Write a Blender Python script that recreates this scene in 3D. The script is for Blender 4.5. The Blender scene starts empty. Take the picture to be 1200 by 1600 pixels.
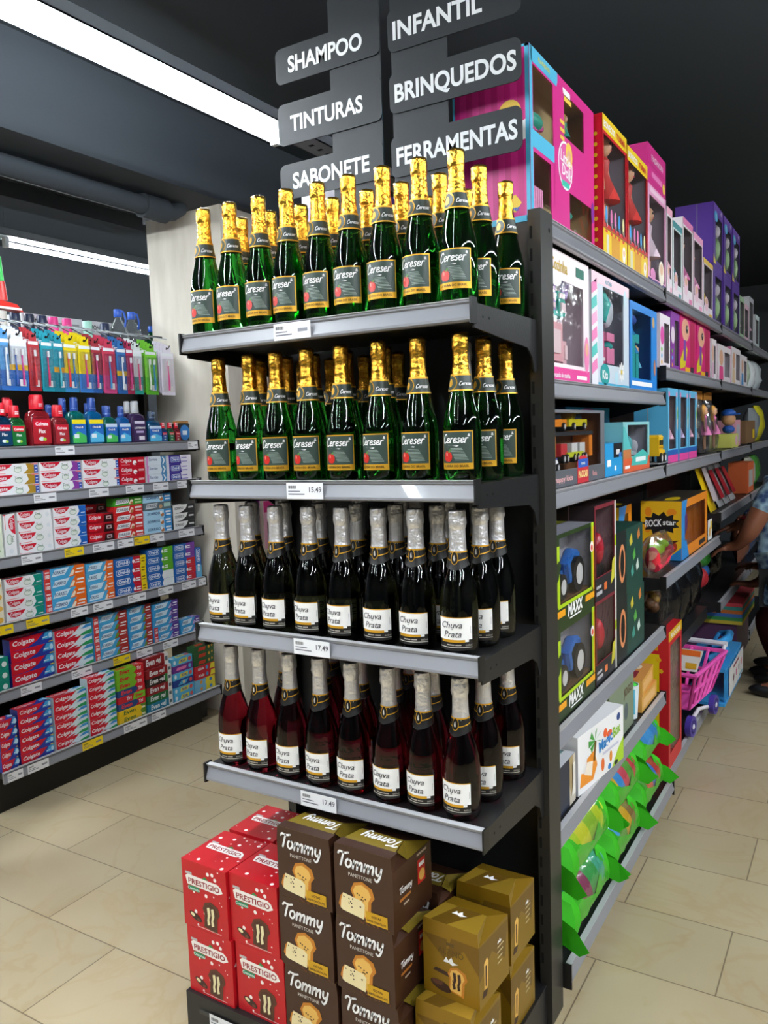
import bpy, math, random
from mathutils import Matrix, Vector
from mathutils.geometry import tessellate_polygon
R = random.Random(7)
PI = math.pi
sc = bpy.context.scene
COL = sc.collection

# ---------------------------------------------------------------- camera, world, exposure, lamps
yaw, pitch, roll = -0.5464, -0.0963, -0.0347
CAMLOC = (0.662, -1.427, 1.479)
def cam_axes():
    cy, sy, cp, sp = math.cos(yaw), math.sin(yaw), math.cos(pitch), math.sin(pitch)
    f = Vector((sy*cp, cy*cp, sp)); r = Vector((cy, -sy, 0)); u = r.cross(f)
    c, s = math.cos(roll), math.sin(roll)
    return c*r+s*u, -s*r+c*u, f
cd = bpy.data.cameras.new('camera'); co = bpy.data.objects.new('camera', cd); COL.objects.link(co)
r_, u_, f_ = cam_axes()
M = Matrix((r_, u_, -f_)).transposed().to_4x4(); M.translation = CAMLOC
co.matrix_world = M
cd.sensor_fit = 'VERTICAL'; cd.sensor_height = 36; cd.lens = 1255.2/1600*36; cd.clip_start = .05
sc.camera = co
w = bpy.data.worlds.new('world'); sc.world = w; w.use_nodes = True
w.node_tree.nodes['Background'].inputs[0].default_value = (.55, .6, .65, 1)
w.node_tree.nodes['Background'].inputs[1].default_value = .15
sc.view_settings.view_transform = 'Standard'; sc.view_settings.look = 'None'
sc.view_settings.exposure = 0.95; sc.view_settings.gamma = 1
sc.view_settings.use_curve_mapping = False
sc.cycles.max_bounces = 10; sc.cycles.transparent_max_bounces = 16; sc.cycles.transmission_bounces = 8
sc.cycles.glossy_bounces = 4; sc.cycles.diffuse_bounces = 4
sc.cycles.caustics_reflective = False; sc.cycles.caustics_refractive = False
sc.cycles.sample_clamp_indirect = 4.0
TUBE = 60.0          # emission strength of the fluorescent tubes

# ---------------------------------------------------------------- materials
def lin(h):
    h = h.lstrip('#'); o = []
    for i in (0, 2, 4):
        c = int(h[i:i+2], 16)/255; o.append(c/12.92 if c <= .04045 else ((c+.055)/1.055)**2.4)
    return o+[1]
MC = {}
def mat(name, hx, rough=.45, metal=0, trans=0, ior=1.45, emit=0, bump=0, bscale=40, spec=.5, coat=0):
    if name in MC: return MC[name]
    m = bpy.data.materials.new(name); m.use_nodes = True; MC[name] = m
    nt = m.node_tree; b = nt.nodes['Principled BSDF']
    b.inputs['Base Color'].default_value = lin(hx); b.inputs['Roughness'].default_value = rough
    b.inputs['Metallic'].default_value = metal; b.inputs['Transmission Weight'].default_value = trans
    b.inputs['IOR'].default_value = ior; b.inputs['Specular IOR Level'].default_value = spec
    b.inputs['Coat Weight'].default_value = coat
    if emit:
        b.inputs['Emission Color'].default_value = lin(hx); b.inputs['Emission Strength'].default_value = emit
    if bump:
        tc = nt.nodes.new('ShaderNodeTexCoord'); n = nt.nodes.new('ShaderNodeTexNoise'); n.inputs['Scale'].default_value = bscale
        n.inputs['Detail'].default_value = 4
        bp = nt.nodes.new('ShaderNodeBump'); bp.inputs['Strength'].default_value = bump; bp.inputs['Distance'].default_value = .01
        nt.links.new(tc.outputs['Object'], n.inputs['Vector'])
        nt.links.new(n.outputs['Fac'], bp.inputs['Height']); nt.links.new(bp.outputs['Normal'], b.inputs['Normal'])
    return m
def C(hx, rough=.42):                                 # a plain printed or plastic colour
    return mat('color_%s_%d' % (hx.lstrip('#'), int(rough*100)), hx, rough)
def film_mat(name='clear_film', gain=.40, base=.09, rough=.14):
    m = bpy.data.materials.new(name); m.use_nodes = True; nt = m.node_tree; nt.nodes.clear()
    o = nt.nodes.new('ShaderNodeOutputMaterial'); mx = nt.nodes.new('ShaderNodeMixShader')
    t = nt.nodes.new('ShaderNodeBsdfTransparent'); g = nt.nodes.new('ShaderNodeBsdfGlossy'); g.inputs['Roughness'].default_value = rough
    fr = nt.nodes.new('ShaderNodeLayerWeight'); fr.inputs['Blend'].default_value = .25
    ma = nt.nodes.new('ShaderNodeMath'); ma.operation = 'MULTIPLY_ADD'; ma.inputs[1].default_value = gain; ma.inputs[2].default_value = base
    tc = nt.nodes.new('ShaderNodeTexCoord'); n = nt.nodes.new('ShaderNodeTexNoise'); n.inputs['Scale'].default_value = 9; n.inputs['Detail'].default_value = 3
    bp = nt.nodes.new('ShaderNodeBump'); bp.inputs['Strength'].default_value = .5; bp.inputs['Distance'].default_value = .02
    L = nt.links.new
    L(tc.outputs['Object'], n.inputs['Vector']); L(n.outputs['Fac'], bp.inputs['Height'])
    L(bp.outputs['Normal'], g.inputs['Normal']); L(bp.outputs['Normal'], fr.inputs['Normal'])
    L(fr.outputs['Facing'], ma.inputs[0]); L(ma.outputs[0], mx.inputs[0]); L(t.outputs[0], mx.inputs[1]); L(g.outputs[0], mx.inputs[2])
    L(mx.outputs[0], o.inputs['Surface'])
    return m
FILM = film_mat(); BAGFILM = film_mat('bag_film', .5, .28, .2)
BLACK = mat('black_paint', '#1c1c1d', .38, bump=.05, bscale=200)
DKGREY = mat('dark_grey_paint', '#2b2a27', .4)
HOLE = mat('slot_dark', '#050505', .9)
RAIL = mat('price_rail_grey', '#86878d', .34, .0, coat=.25)
RAILHI = mat('rail_lip', '#b4b5b8', .3)
WHITE = C('#f2f2f2', .5); INK = C('#222428', .6); PAPER = C('#e9eaee', .55)
GOLD = mat('gold_foil', '#ecb240', .2, 1, bump=.32, bscale=90)
SILVER = mat('silver_foil', '#e2e0e1', .28, .75, bump=.38, bscale=100)
GOLDINK = mat('gold_ink', '#d9a32a', .35, .4)
GREEN_GLASS = mat('green_glass', '#22a32c', .02, 0, 1, 1.4)
DARK_GLASS = mat('dark_glass', '#38401c', .02, 0, 1, 1.45)
WINE_GLASS = mat('wine_filled_glass', '#8c1230', .02, 0, 1, 1.4)
GREEN_GLASS.node_tree.nodes['Principled BSDF'].inputs['Base Color'].default_value = (.025, .33, .03, 1)
DARK_GLASS.node_tree.nodes['Principled BSDF'].inputs['Base Color'].default_value = (.07, .08, .035, 1)
WINE_GLASS.node_tree.nodes['Principled BSDF'].inputs['Base Color'].default_value = (.26, .012, .028, 1)

# ---------------------------------------------------------------- mesh builder
TG = {}
def text_geo(s, bold=0, shear=0):
    k = (s, bold, shear)
    if k in TG: return TG[k]
    cu = bpy.data.curves.new('lettering', 'FONT'); cu.body = s; cu.size = 1; cu.offset = bold; cu.shear = shear; cu.resolution_u = 4 if bold == .028 else 2
    ob = bpy.data.objects.new('lettering', cu); me = ob.to_mesh()
    v = [(a.co.x, a.co.y) for a in me.vertices]; f = [tuple(p.vertices) for p in me.polygons]
    ob.to_mesh_clear(); bpy.data.objects.remove(ob); bpy.data.curves.remove(cu)
    x0 = min(a[0] for a in v); x1 = max(a[0] for a in v)
    TG[k] = ([(a-x0, b) for a, b in v], f, x1-x0)
    return TG[k]
GL = {  # brush-script glyphs: (advance, strokes)
 'C': (1.05, [[(.95, 1.35), (.75, 1.72), (.42, 1.5), (.15, .8), (.2, .1), (.5, -.08), (.95, .2)]]),
 'e': (.8, [[(.1, .42), (.6, .6), (.55, .92), (.25, .85), (.1, .4), (.3, .03), (.75, .2)]]),
 'r': (.72, [[(.18, .95), (.1, 0)], [(.12, .45), (.32, .9), (.62, .92)]]),
 's': (.68, [[(.58, .85), (.3, .95), (.2, .68), (.5, .4), (.42, .05), (.08, .08)]]),
 'T': (1.0, [[(-.1, 1.35), (.1, 1.62), (.7, 1.55), (1.25, 1.7)], [(.62, 1.6), (.42, 0)]]),
 'o': (1.0, [[(.45, .98), (.15, .75), (.10, .3), (.4, .0), (.74, .25), (.76, .72), (.45, .98)]]),
 'm': (1.5, [[(.15, .95), (.1, 0)], [(.14, .5), (.45, .92), (.66, .8), (.64, 0)], [(.68, .5), (1.0, .92), (1.22, .8), (1.22, 0)]]),
 'y': (.9, [[(.12, .95), (.15, .35), (.4, .1), (.68, .4)], [(.78, .98), (.68, -.1), (.4, -.62), (.1, -.45)]]),
}
def crom(p, n=5):
    if len(p) < 3: return list(p)
    q = [p[0]]+list(p)+[p[-1]]; o = []
    for i in range(1, len(q)-2):
        a, b, c, d = q[i-1:i+3]
        for k in range(n):
            t = k/n
            o.append(tuple(.5*(2*b[j]+(c[j]-a[j])*t+(2*a[j]-5*b[j]+4*c[j]-d[j])*t*t+(3*b[j]-a[j]-3*c[j]+d[j])*t**3) for j in range(len(b))))
    o.append(tuple(p[-1])); return o
class MB:
    def __init__(s): s.v = []; s.f = []; s.m = []; s.s = []; s.ms = []
    def mi(s, m):
        if m not in s.ms: s.ms.append(m)
        return s.ms.index(m)
    def add(s, vs, fs, m, smooth=False):
        o = len(s.v); s.v += [tuple(a) for a in vs]; k = s.mi(m)
        for f in fs: s.f.append([i+o for i in f]); s.m.append(k); s.s.append(smooth)
        return s
    def hexa(s, p, m): return s.add(p, [(0, 3, 2, 1), (4, 5, 6, 7), (0, 1, 5, 4), (1, 2, 6, 5), (2, 3, 7, 6), (3, 0, 4, 7)], m)
    def box(s, x0, x1, y0, y1, z0, z1, m):
        return s.hexa([(x0, y0, z0), (x1, y0, z0), (x1, y1, z0), (x0, y1, z0), (x0, y0, z1), (x1, y0, z1), (x1, y1, z1), (x0, y1, z1)], m)
    def lathe(s, prof, m, seg=24, c=(0, 0, 0), wob=0, jit=None):
        vs = []; fs = []; n = len(prof)
        for i, (r, z) in enumerate(prof):
            for k in range(seg):
                a = 2*PI*k/seg; rr = r
                if jit and jit(z): rr = r*(1+R.uniform(-1, 1)*jit(z))
                vs.append((c[0]+rr*math.cos(a), c[1]+rr*math.sin(a), c[2]+z+(R.uniform(-1, 1)*jit(z)*.02 if jit and jit(z) else 0)))
        for i in range(n-1):
            for k in range(seg):
                k2 = (k+1) % seg; fs.append((i*seg+k, i*seg+k2, (i+1)*seg+k2, (i+1)*seg+k))
        fs.append(tuple(reversed(range(seg)))); fs.append(tuple((n-1)*seg+k for k in range(seg)))
        return s.add(vs, fs, m, True)
    def tube(s, pts, r, m, seg=8, closed=False):
        pts = [Vector(p) for p in pts]; vs = []; fs = []; n = len(pts)
        rs = r if isinstance(r, (list, tuple)) else [r]*n
        up = None
        for i, p in enumerate(pts):
            d = (pts[min(i+1, n-1)]-pts[max(i-1, 0)]).normalized()
            if up is None: up = Vector((0, 0, 1)) if abs(d.z) < .9 else Vector((1, 0, 0))
            a = d.cross(up).normalized(); b = a.cross(d).normalized(); up = b
            for k in range(seg):
                t = 2*PI*k/seg; vs.append(p+(a*math.cos(t)+b*math.sin(t))*rs[i])
        for i in range(n-1):
            for k in range(seg):
                k2 = (k+1) % seg; fs.append((i*seg+k, i*seg+k2, (i+1)*seg+k2, (i+1)*seg+k))
        fs.append(tuple(reversed(range(seg)))); fs.append(tuple((n-1)*seg+k for k in range(seg)))
        return s.add(vs, fs, m, True)
    def ell(s, c, r, m, seg=12, rings=8):
        if not isinstance(r, (tuple, list)): r = (r, r, r)
        vs = []; fs = []
        for i in range(rings+1):
            t = -PI/2+PI*i/rings
            for k in range(seg):
                a = 2*PI*k/seg; vs.append((c[0]+r[0]*math.cos(t)*math.cos(a), c[1]+r[1]*math.cos(t)*math.sin(a), c[2]+r[2]*math.sin(t)))
        for i in range(rings):
            for k in range(seg):
                k2 = (k+1) % seg; fs.append((i*seg+k, i*seg+k2, (i+1)*seg+k2, (i+1)*seg+k))
        return s.add(vs, fs, m, True)
    def flat(s, mp, pts, m, h=.0004):
        vs = [mp(u, v, h) for u, v in pts]
        tr = tessellate_polygon([[Vector((u, v, 0)) for u, v in pts]])
        return s.add(vs, [tuple(t) for t in tr], m)
    def rect(s, mp, u0, v0, u1, v1, m, h=.0004, nu=1):
        vs = []; fs = []
        for i in range(nu+1):
            u = u0+(u1-u0)*i/nu; vs += [mp(u, v0, h), mp(u, v1, h)]
        for i in range(nu): fs.append((2*i, 2*i+2, 2*i+3, 2*i+1))
        return s.add(vs, fs, m, nu > 1)
    def disc(s, mp, u, v, ru, rv, m, h=.0006, n=14, rot=0):
        c, q = math.cos(rot), math.sin(rot)
        vs = [mp(u+ru*math.cos(2*PI*k/n)*c-rv*math.sin(2*PI*k/n)*q, v+ru*math.cos(2*PI*k/n)*q+rv*math.sin(2*PI*k/n)*c, h) for k in range(n)]
        return s.add(vs, [tuple(range(n))], m)
    def text(s, mp, t, u, v, size, m, h=.0008, al='l', bold=0, shear=0, width=None, rot=0):
        vs, fs, wd = text_geo(t, bold, shear); sx = size
        if width: sx = width/wd
        o = {'l': 0, 'c': -wd/2, 'r': -wd}[al]; c, q = math.cos(rot), math.sin(rot)
        P = [((a+o)*sx, b*size) for a, b in vs]
        return s.add([mp(u+a*c-b*q, v+a*q+b*c, h) for a, b in P], fs, m)
    def script(s, mp, wd, u, v, size, m, h=.0008, th=.17, shear=.18, slope=0):
        x = 0
        for ch in wd:
            adv, sts = GL[ch]
            for st in sts:
                p = crom([(x+a+shear*b, b+slope*x) for a, b in st]); L = []; N = len(p)
                for i in range(N):
                    a = p[max(i-1, 0)]; b = p[min(i+1, N-1)]; dx, dy = b[0]-a[0], b[1]-a[1]; l = math.hypot(dx, dy) or 1
                    L.append((p[i][0]-dy/l*th/2, p[i][1]+dx/l*th/2)); L.append((p[i][0]+dy/l*th/2, p[i][1]-dx/l*th/2))
                s.add([mp(u+a*size, v+b*size, h) for a, b in L], [(2*i, 2*i+1, 2*i+3, 2*i+2) for i in range(N-1)], m)
                for e in (p[0], p[-1]): s.disc(mp, u+e[0]*size, v+e[1]*size, th/2*size, th/2*size, m, h, 8)
            x += adv
        return s
    def build(s, name, parent=None, loc=(0, 0, 0), rz=0, bevel=0, sharp=40):
        me = bpy.data.meshes.new(name); me.from_pydata(s.v, [], s.f)
        for m in s.ms: me.materials.append(m)
        me.polygons.foreach_set('material_index', s.m); me.polygons.foreach_set('use_smooth', s.s); me.update()
        if any(s.s): me.set_sharp_from_angle(angle=math.radians(sharp))
        o = bpy.data.objects.new(name, me); COL.objects.link(o); o.location = loc; o.rotation_euler = (0, 0, rz)
        if parent: o.parent = parent
        if bevel:
            b = o.modifiers.new('bevel', 'BEVEL'); b.width = bevel; b.segments = 2; b.limit_method = 'ANGLE'
        return o
def Fr(x0=0, y=0, z0=0): return lambda u, v, h: (x0+u, y-h, z0+v)          # face looking to -y
def Rt(x=0, y0=0, z0=0): return lambda u, v, h: (x+h, y0+u, z0+v)          # face looking to +x
def Lf(x=0, y1=0, z0=0): return lambda u, v, h: (x-h, y1-u, z0+v)          # face looking to -x
def Tp(x0=0, y0=0, z=0): return lambda u, v, h: (x0+u, y0+v, z+h)          # face looking up
def Cy(rad, z0=0, a0=0): return lambda u, v, h: ((rad+h)*math.sin(u/rad+a0), -(rad+h)*math.cos(u/rad+a0), z0+v)
def tag(o, label, cat, group=None):
    o['label'] = label; o['category'] = cat
    if group: o['group'] = group
    return o
def thing(name, label, cat, loc=(0, 0, 0), rz=0, group=None):
    o = bpy.data.objects.new(name, None); COL.objects.link(o); o.location = loc; o.rotation_euler = (0, 0, rz); o.empty_display_size = .05
    return tag(o, label, cat, group)
def struct(o): o['kind'] = 'structure'; return o
KIDS = {}
def dup(root, loc, rz, label, group=None):
    if root not in KIDS:
        KIDS[root] = [(c, [g for g in bpy.data.objects if g.parent == c]) for c in bpy.data.objects if c.parent == root]
    r = root.copy(); COL.objects.link(r); r.location = loc; r.rotation_euler = (0, 0, rz); r['label'] = label
    if group: r['group'] = group
    for c, gs in KIDS[root]:
        n = c.copy(); COL.objects.link(n); n.parent = r
        for g in gs:
            k = g.copy(); COL.objects.link(k); k.parent = n
    return r
ORD = ['first', 'second', 'third', 'fourth', 'fifth', 'sixth', 'seventh', 'eighth', 'ninth', 'tenth', 'eleventh', 'twelfth', 'thirteenth', 'fourteenth']
def nth(i, n, side='left'):
    return 'leftmost' if i == 0 else 'rightmost' if i == n-1 else ORD[i]+' from the left'
def price_tag(par, mp, u, v, wd, ht, price='', yellow=False, h=.003):
    m = MB(); m.rect(mp, u, v, u+wd, v+ht, C('#f2d21c') if yellow else PAPER, h)
    for k in range(8): m.rect(mp, u+wd*(.06+.028*k), v+ht*.62, u+wd*(.075+.028*k), v+ht*.82, INK, h+.0004)
    m.rect(mp, u+wd*.05, v+ht*.44, u+wd*.38, v+ht*.5, C('#6a6c78'), h+.0004); m.rect(mp, u+wd*.05, v+ht*.26, u+wd*.5, v+ht*.33, C('#6a6c78'), h+.0004)
    if price: m.text(mp, price, u+wd*.96, v+ht*.42, ht*.46, C('#40424c'), h+.0005, 'r', bold=.01)
    else: m.rect(mp, u+wd*.66, v+ht*.4, u+wd*.92, v+ht*.6, C('#8a8c96'), h+.0004)
    return m.build('price_tag', par)
def rail_x(par, x0, x1, y, z0, ht=.042):      # grey price rail along x whose face looks to -y
    m = MB()
    pr = [(.0, 0), (-.004, .003), (-.004, .008), (.006, ht-.008), (.002, ht-.005), (.002, ht), (.014, ht), (.014, 0)]
    n = len(pr); vs = [(x, y+a, z0+b) for x in (x0, x1) for a, b in pr]
    fs = [(i, (i+1) % n, n+(i+1) % n, n+i) for i in range(n)]+[tuple(range(n-1, -1, -1)), tuple(range(n, 2*n))]
    m.add(vs, fs, RAIL)
    m.box(x0, x1, y-.0006, y+.0145, z0+ht, z0+ht+.0015, RAILHI)
    return m.build('price_rail', par)
def rail_y(par, y0, y1, x, z0, ht=.045):      # price rail along y whose face looks to +x
    m = MB()
    pr = [(.0, 0), (.004, .003), (.004, .008), (-.006, ht-.008), (-.002, ht-.005), (-.002, ht), (-.014, ht), (-.014, 0)]
    n = len(pr); vs = [(x+a, y, z0+b) for y in (y0, y1) for a, b in pr]
    fs = [(i, n+i, n+(i+1) % n, (i+1) % n) for i in range(n)]+[tuple(range(n)), tuple(range(2*n-1, n-1, -1))]
    m.add(vs, fs, RAIL)
    m.box(x-.0145, x+.0006, y0, y1, z0+ht, z0+ht+.0015, RAILHI)
    return m.build('price_rail', par)

# ---------------------------------------------------------------- room shell
def floor_mat():
    m = bpy.data.materials.new('cream_floor_tile'); m.use_nodes = True; nt = m.node_tree; L = nt.links.new; N = nt.nodes.new
    b = nt.nodes['Principled BSDF']; b.inputs['Roughness'].default_value = .32
    tc = N('ShaderNodeTexCoord'); mp = N('ShaderNodeMapping'); mp.inputs['Location'].default_value = (-.033, -.051, 0)
    br = N('ShaderNodeTexBrick'); br.inputs['Scale'].default_value = 1; br.inputs['Brick Width'].default_value = .624; br.inputs['Row Height'].default_value = .306
    br.inputs['Mortar Size'].default_value = .0022; br.inputs['Mortar Smooth'].default_value = .3; br.offset = .5; br.offset_frequency = 2
    br.inputs['Color1'].default_value = lin('#bbad8e'); br.inputs['Color2'].default_value = lin('#b3a689'); br.inputs['Mortar'].default_value = lin('#776a54')
    n1 = N('ShaderNodeTexNoise'); n1.inputs['Scale'].default_value = 2.6; n1.inputs['Detail'].default_value = 6; n1.inputs['Distortion'].default_value = 1.2
    cr = N('ShaderNodeValToRGB'); e = cr.color_ramp.elements; e[0].position = .47; e[0].color = (1, 1, 1, 1); e[1].position = .53; e[1].color = (1, 1, 1, 1)
    k = cr.color_ramp.elements.new(.5); k.color = lin('#fbf6ee')
    n2 = N('ShaderNodeTexNoise'); n2.inputs['Scale'].default_value = 2.2; n2.inputs['Detail'].default_value = 3
    c2 = N('ShaderNodeValToRGB'); c2.color_ramp.elements[0].color = lin('#eee9e2'); c2.color_ramp.elements[0].position = .3; c2.color_ramp.elements[1].color = (1, 1, 1, 1); c2.color_ramp.elements[1].position = .7
    mx = N('ShaderNodeMix'); mx.data_type = 'RGBA'; mx.blend_type = 'MULTIPLY'; mx.inputs[0].default_value = 1
    my = N('ShaderNodeMix'); my.data_type = 'RGBA'; my.blend_type = 'MULTIPLY'; my.inputs[0].default_value = 1
    L(tc.outputs['Object'], mp.inputs['Vector']); L(mp.outputs[0], br.inputs['Vector']); L(tc.outputs['Object'], n1.inputs['Vector']); L(tc.outputs['Object'], n2.inputs['Vector'])
    L(n1.outputs['Fac'], cr.inputs[0]); L(n2.outputs['Fac'], c2.inputs[0])
    L(br.outputs['Color'], mx.inputs[6]); L(cr.outputs[0], mx.inputs[7]); L(mx.outputs[2], my.inputs[6]); L(c2.outputs[0], my.inputs[7])
    L(my.outputs[2], b.inputs['Base Color'])
    return m
def plaster_mat():
    m = bpy.data.materials.new('beige_plaster'); m.use_nodes = True; nt = m.node_tree; L = nt.links.new; N = nt.nodes.new
    b = nt.nodes['Principled BSDF']; b.inputs['Roughness'].default_value = .75
    tc = N('ShaderNodeTexCoord'); mp = N('ShaderNodeMapping'); mp.inputs['Scale'].default_value = (6, 6, 1.2)
    n = N('ShaderNodeTexNoise'); n.inputs['Scale'].default_value = 3; n.inputs['Detail'].default_value = 6
    cr = N('ShaderNodeValToRGB'); cr.color_ramp.elements[0].position = .3; cr.color_ramp.elements[0].color = lin('#cfc9ba'); cr.color_ramp.elements[1].position = .7; cr.color_ramp.elements[1].color = lin('#dfd9cc')
    L(tc.outputs['Object'], mp.inputs['Vector']); L(mp.outputs[0], n.inputs['Vector']); L(n.outputs['Fac'], cr.inputs[0]); L(cr.outputs[0], b.inputs['Base Color'])
    return m
CEIL = mat('charcoal_ceiling_paint', '#343b41', .75, bump=.15, bscale=6)
WALL = mat('charcoal_wall_paint', '#42474c', .8)
XL, XR, YB, YF, ZC = -5.2, 5.0, -5.0, 9.0, 3.05
struct(MB().box(XL, XR, YB, YF, -.1, 0, floor_mat()).build('floor'))
struct(MB().box(XL, XR, YB, YF, ZC, ZC+.1, CEIL).build('ceiling'))
struct(MB().box(XL-.1, XL, YB, YF, 0, ZC, WALL).build('wall_left'))
struct(MB().box(XR, XR+.1, YB, YF, 0, ZC, WALL).build('wall_right'))
struct(MB().box(XL, XR, YF, YF+.1, 0, ZC, WALL).build('wall_far'))
struct(MB().box(XL, XR, YB-.1, YB, 0, ZC, WALL).build('wall_back'))
PLAS = plaster_mat()
struct(MB().box(-2.72, -2.19, 1.76, 2.22, 0, 2.67, PLAS).build('column'))
b = MB(); b.box(-2.78, -2.14, YB, YF, 2.67, ZC, CEIL)
b.box(-2.84, -2.68, YB, 1.7, 2.60, 2.67, CEIL)
struct(b.build('ceiling_beam'))
b = MB(); b.tube([(-2.36, YB+.02, 2.615), (-2.36, 1.55, 2.615)], .045, CEIL, 12); b.tube([(-2.36, 1.40, 2.615), (-2.36, 1.55, 2.615)], .058, CEIL, 12)
b.tube([(-2.36, 1.5, 2.615), (-2.36, 1.60, 2.62), (-2.36, 1.66, 2.66)], .04, CEIL, 10)
struct(b.build('ceiling_pipe'))

# ---------------------------------------------------------------- fluorescent lamps
TUBEM = mat('lit_tube', '#f4faff', .5, emit=TUBE)
CHAN = mat('galvanised_channel', '#8f979b', .45, .5)
def lamp(label, x, z, ys, y0, y1, twin=True):
    t = thing('tube_light', label, 'light fixture', (x, y0, z))
    b = MB(); wd = .055
    b.box(-wd, wd, 0, y1-y0, .045, .05, CHAN); b.box(-wd, -wd+.004, 0, y1-y0, .045, .085, CHAN); b.box(wd-.004, wd, 0, y1-y0, .045, .085, CHAN)
    k = .03
    while k < y1-y0: b.rect(lambda u, v, h, k=k: (u, k+v, .0446), -.012, 0, .012, .018, HOLE, 0); k += .06
    b.build('channel', t)
    for a in ys:
        for dx in ((-.019, .019) if twin else (0,)):
            MB().tube([(dx, a-y0+.012, 0.01), (dx, a-y0+1.188, 0.01)], .0125, TUBEM, 12).build('lamp_tube', t)
            for e in (a-y0, a-y0+1.2): MB().box(dx-.015, dx+.015, e-.012, e+.012, -.008, .045, C('#e6e8e8')).build('lamp_holder', t)
    for a in (.1, (y1-y0)/2, y1-y0-.1): MB().tube([(0, a, .05), (0, a, ZC-z)], .002, CHAN, 6).build('hanger_wire', t)
    return t
lamp('bright twin tube light in grey channel running across the top left', -1.29, 2.6, [-3.72, -2.51, -1.30, -.09], -4.0, 2.6)
lamp('farther tube light hanging behind the beige column at left', -3.5, 2.6, [1.45, 2.66, 3.87], 1.35, 5.2, False)
lamp('tube light above the left shelving behind the camera', -3.5, 2.6, [-3.5, -2.3, -1.1, .1], -3.6, 1.32)
lamp('tube light above the toy aisle', 1.75, 2.65, [-1.6, -.3, 1.0], -1.8, 2.4)
lamp('added tube light out of view at far right', 3.5, 2.65, [-1.6, -.3, 1.0, 2.3], -1.8, 3.7)  # unseen row added to throw low light into the toy shelves
lamp('tube light over the right side behind the camera', 2.6, 2.75, [-4.2, -3.0], -4.4, -1.6)
lamp('added fill tube light behind the camera', -.15, 2.75, [-4.4, -3.1, -1.9], -4.6, -.5, False)  # unseen row added to brighten the room and streak the bottles
lamp('tube light far along the toy aisle', 1.75, 2.65, [4.6], 4.4, 6.4, False)

# ---------------------------------------------------------------- end rack of the gondola
S_Z = [1.689, 1.34, .986, .626]                 # undersides of the four price rails
SURF = [1.727, 1.374, 1.016, .662]              # what the bottles stand on
rk = thing('end_rack', 'black end rack of the gondola with four bottle shelves and grey price rails', 'display rack', (0, 0, 0))
b = MB(); b.box(-.762, -.018, .408, .42, .10, 1.95, BLACK); b.build('back_panel', rk)
for x0, x1, zt in ((-.016, .014, 1.975), (-.79, -.762, 1.975)):
    b = MB(); b.box(x0, x1, .36, .44, 0, zt, DKGREY)
    z = .16
    while z < zt-.03: b.rect(Fr(x0, .36, z), .004, 0, .010, .028, HOLE, .0005); z += .05
    b.disc(Rt(x1, .36, zt-.04), .055, 0, .006, .006, HOLE, .0006); b.build('post', rk)
TAGS = [('', -.47, .0), ('15.49', -.455, 0), ('17.49', -.455, 0), ('17.49', -.455, 0)]
for i, (zl, zs) in enumerate(zip(S_Z, SURF)):
    b = MB(); b.box(-.758, -.003, .012, .356, zs-.022, zs, BLACK); sh = b.build('shelf', rk)
    rail_x(sh, -.755, .003, 0, zl, .042)
    for x0, x1 in ((.0032, .0075), (-.7605, -.7555)): MB().box(x0, x1, -.006, .02, zl-.004, zl+.046, C('#151515')).build('end_cap', sh)
    for x0, x1 in ((-.003, .001), (-.762, -.758)):
        b = MB(); zz = zs-.0
        pr = [(.02, zz), (.36, zz), (.36, zz-.115), (.345, zz-.12), (.33, zz-.085), (.30, zz-.066), (.02, zz-.048)]
        n = len(pr); vs = [(x, y, z) for x in (x0, x1) for y, z in pr]
        b.add(vs, [tuple(range(n)), tuple(range(2*n-1, n-1, -1))]+[(k, n+k, n+(k+1) % n, (k+1) % n) for k in range(n)], BLACK)
        for yy in (.06, .09): b.disc(Rt(x1, yy, zz-.024), 0, 0, .003, .003, HOLE, .0006)
        b.build('bracket', sh)
    if i == 1:   # clear reinforcing strip at the right end of the rail
        pass
    tx = [-.47, -.455, -.455, -.455][i]
    price_tag(sh, Fr(tx, -.004, zl+.003), 0, 0, .10, .036, TAGS[i][0], h=.0025)
b = MB(); b.box(-.785, -.0, -.085, .40, .085, .105, BLACK); b.box(-.785, -.0, -.085, -.07, 0, .085, BLACK); b.box(-.785, -.765, -.07, .36, 0, .085, BLACK); b.box(-.02, -.0, -.07, .36, 0, .085, BLACK)
bs = b.build('base_deck', rk)
MB().box(-.74, -.05, -.0885, -.0852, .062, .071, C('#3c3d3a')).build('tag_strip', bs)
price_tag(bs, Fr(-.705, -.0885, .035), 0, 0, .105, .04, '29.90', h=.001)

# ---------------------------------------------------------------- hanging aisle signs on the end rack
SIGN = mat('sign_board', '#1d2226', .55)
def sign(label, x0, x1, sx0, sx1, rows, al, tx, y):
    t = thing('aisle_sign', label, 'sign', (0, y, 0))
    MB().box(sx0, sx1, 0, .004, 1.951, 3.0, SIGN).build('spine', t)
    for z0, z1, word, size, wd in rows:
        b = MB(); r = .018; pts = []
        for cx, cz, a0 in ((x1-r, z1-r, 0), (x0+r, z1-r, 90), (x0+r, z0+r, 180), (x1-r, z0+r, 270)):
            for k in range(6): a = math.radians(a0+18*k); pts.append((cx+r*math.cos(a), cz+r*math.sin(a)))
        n = len(pts); vs = [(x, yy, z) for yy in (-.004, -.0003) for x, z in pts]
        b.add(vs, [tuple(range(n)), tuple(range(2*n-1, n-1, -1))]+[(k, n+k, n+(k+1) % n, (k+1) % n) for k in range(n)], SIGN)
        f = b.build('sign_plate', t)
        MB().text(Fr(0, -.004, 0), word, tx, z0+(z1-z0)*.5-size*.36, size, C('#e6e8ea'), .0006, 'l', bold=.028, width=wd).build('lettering', f)
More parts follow.
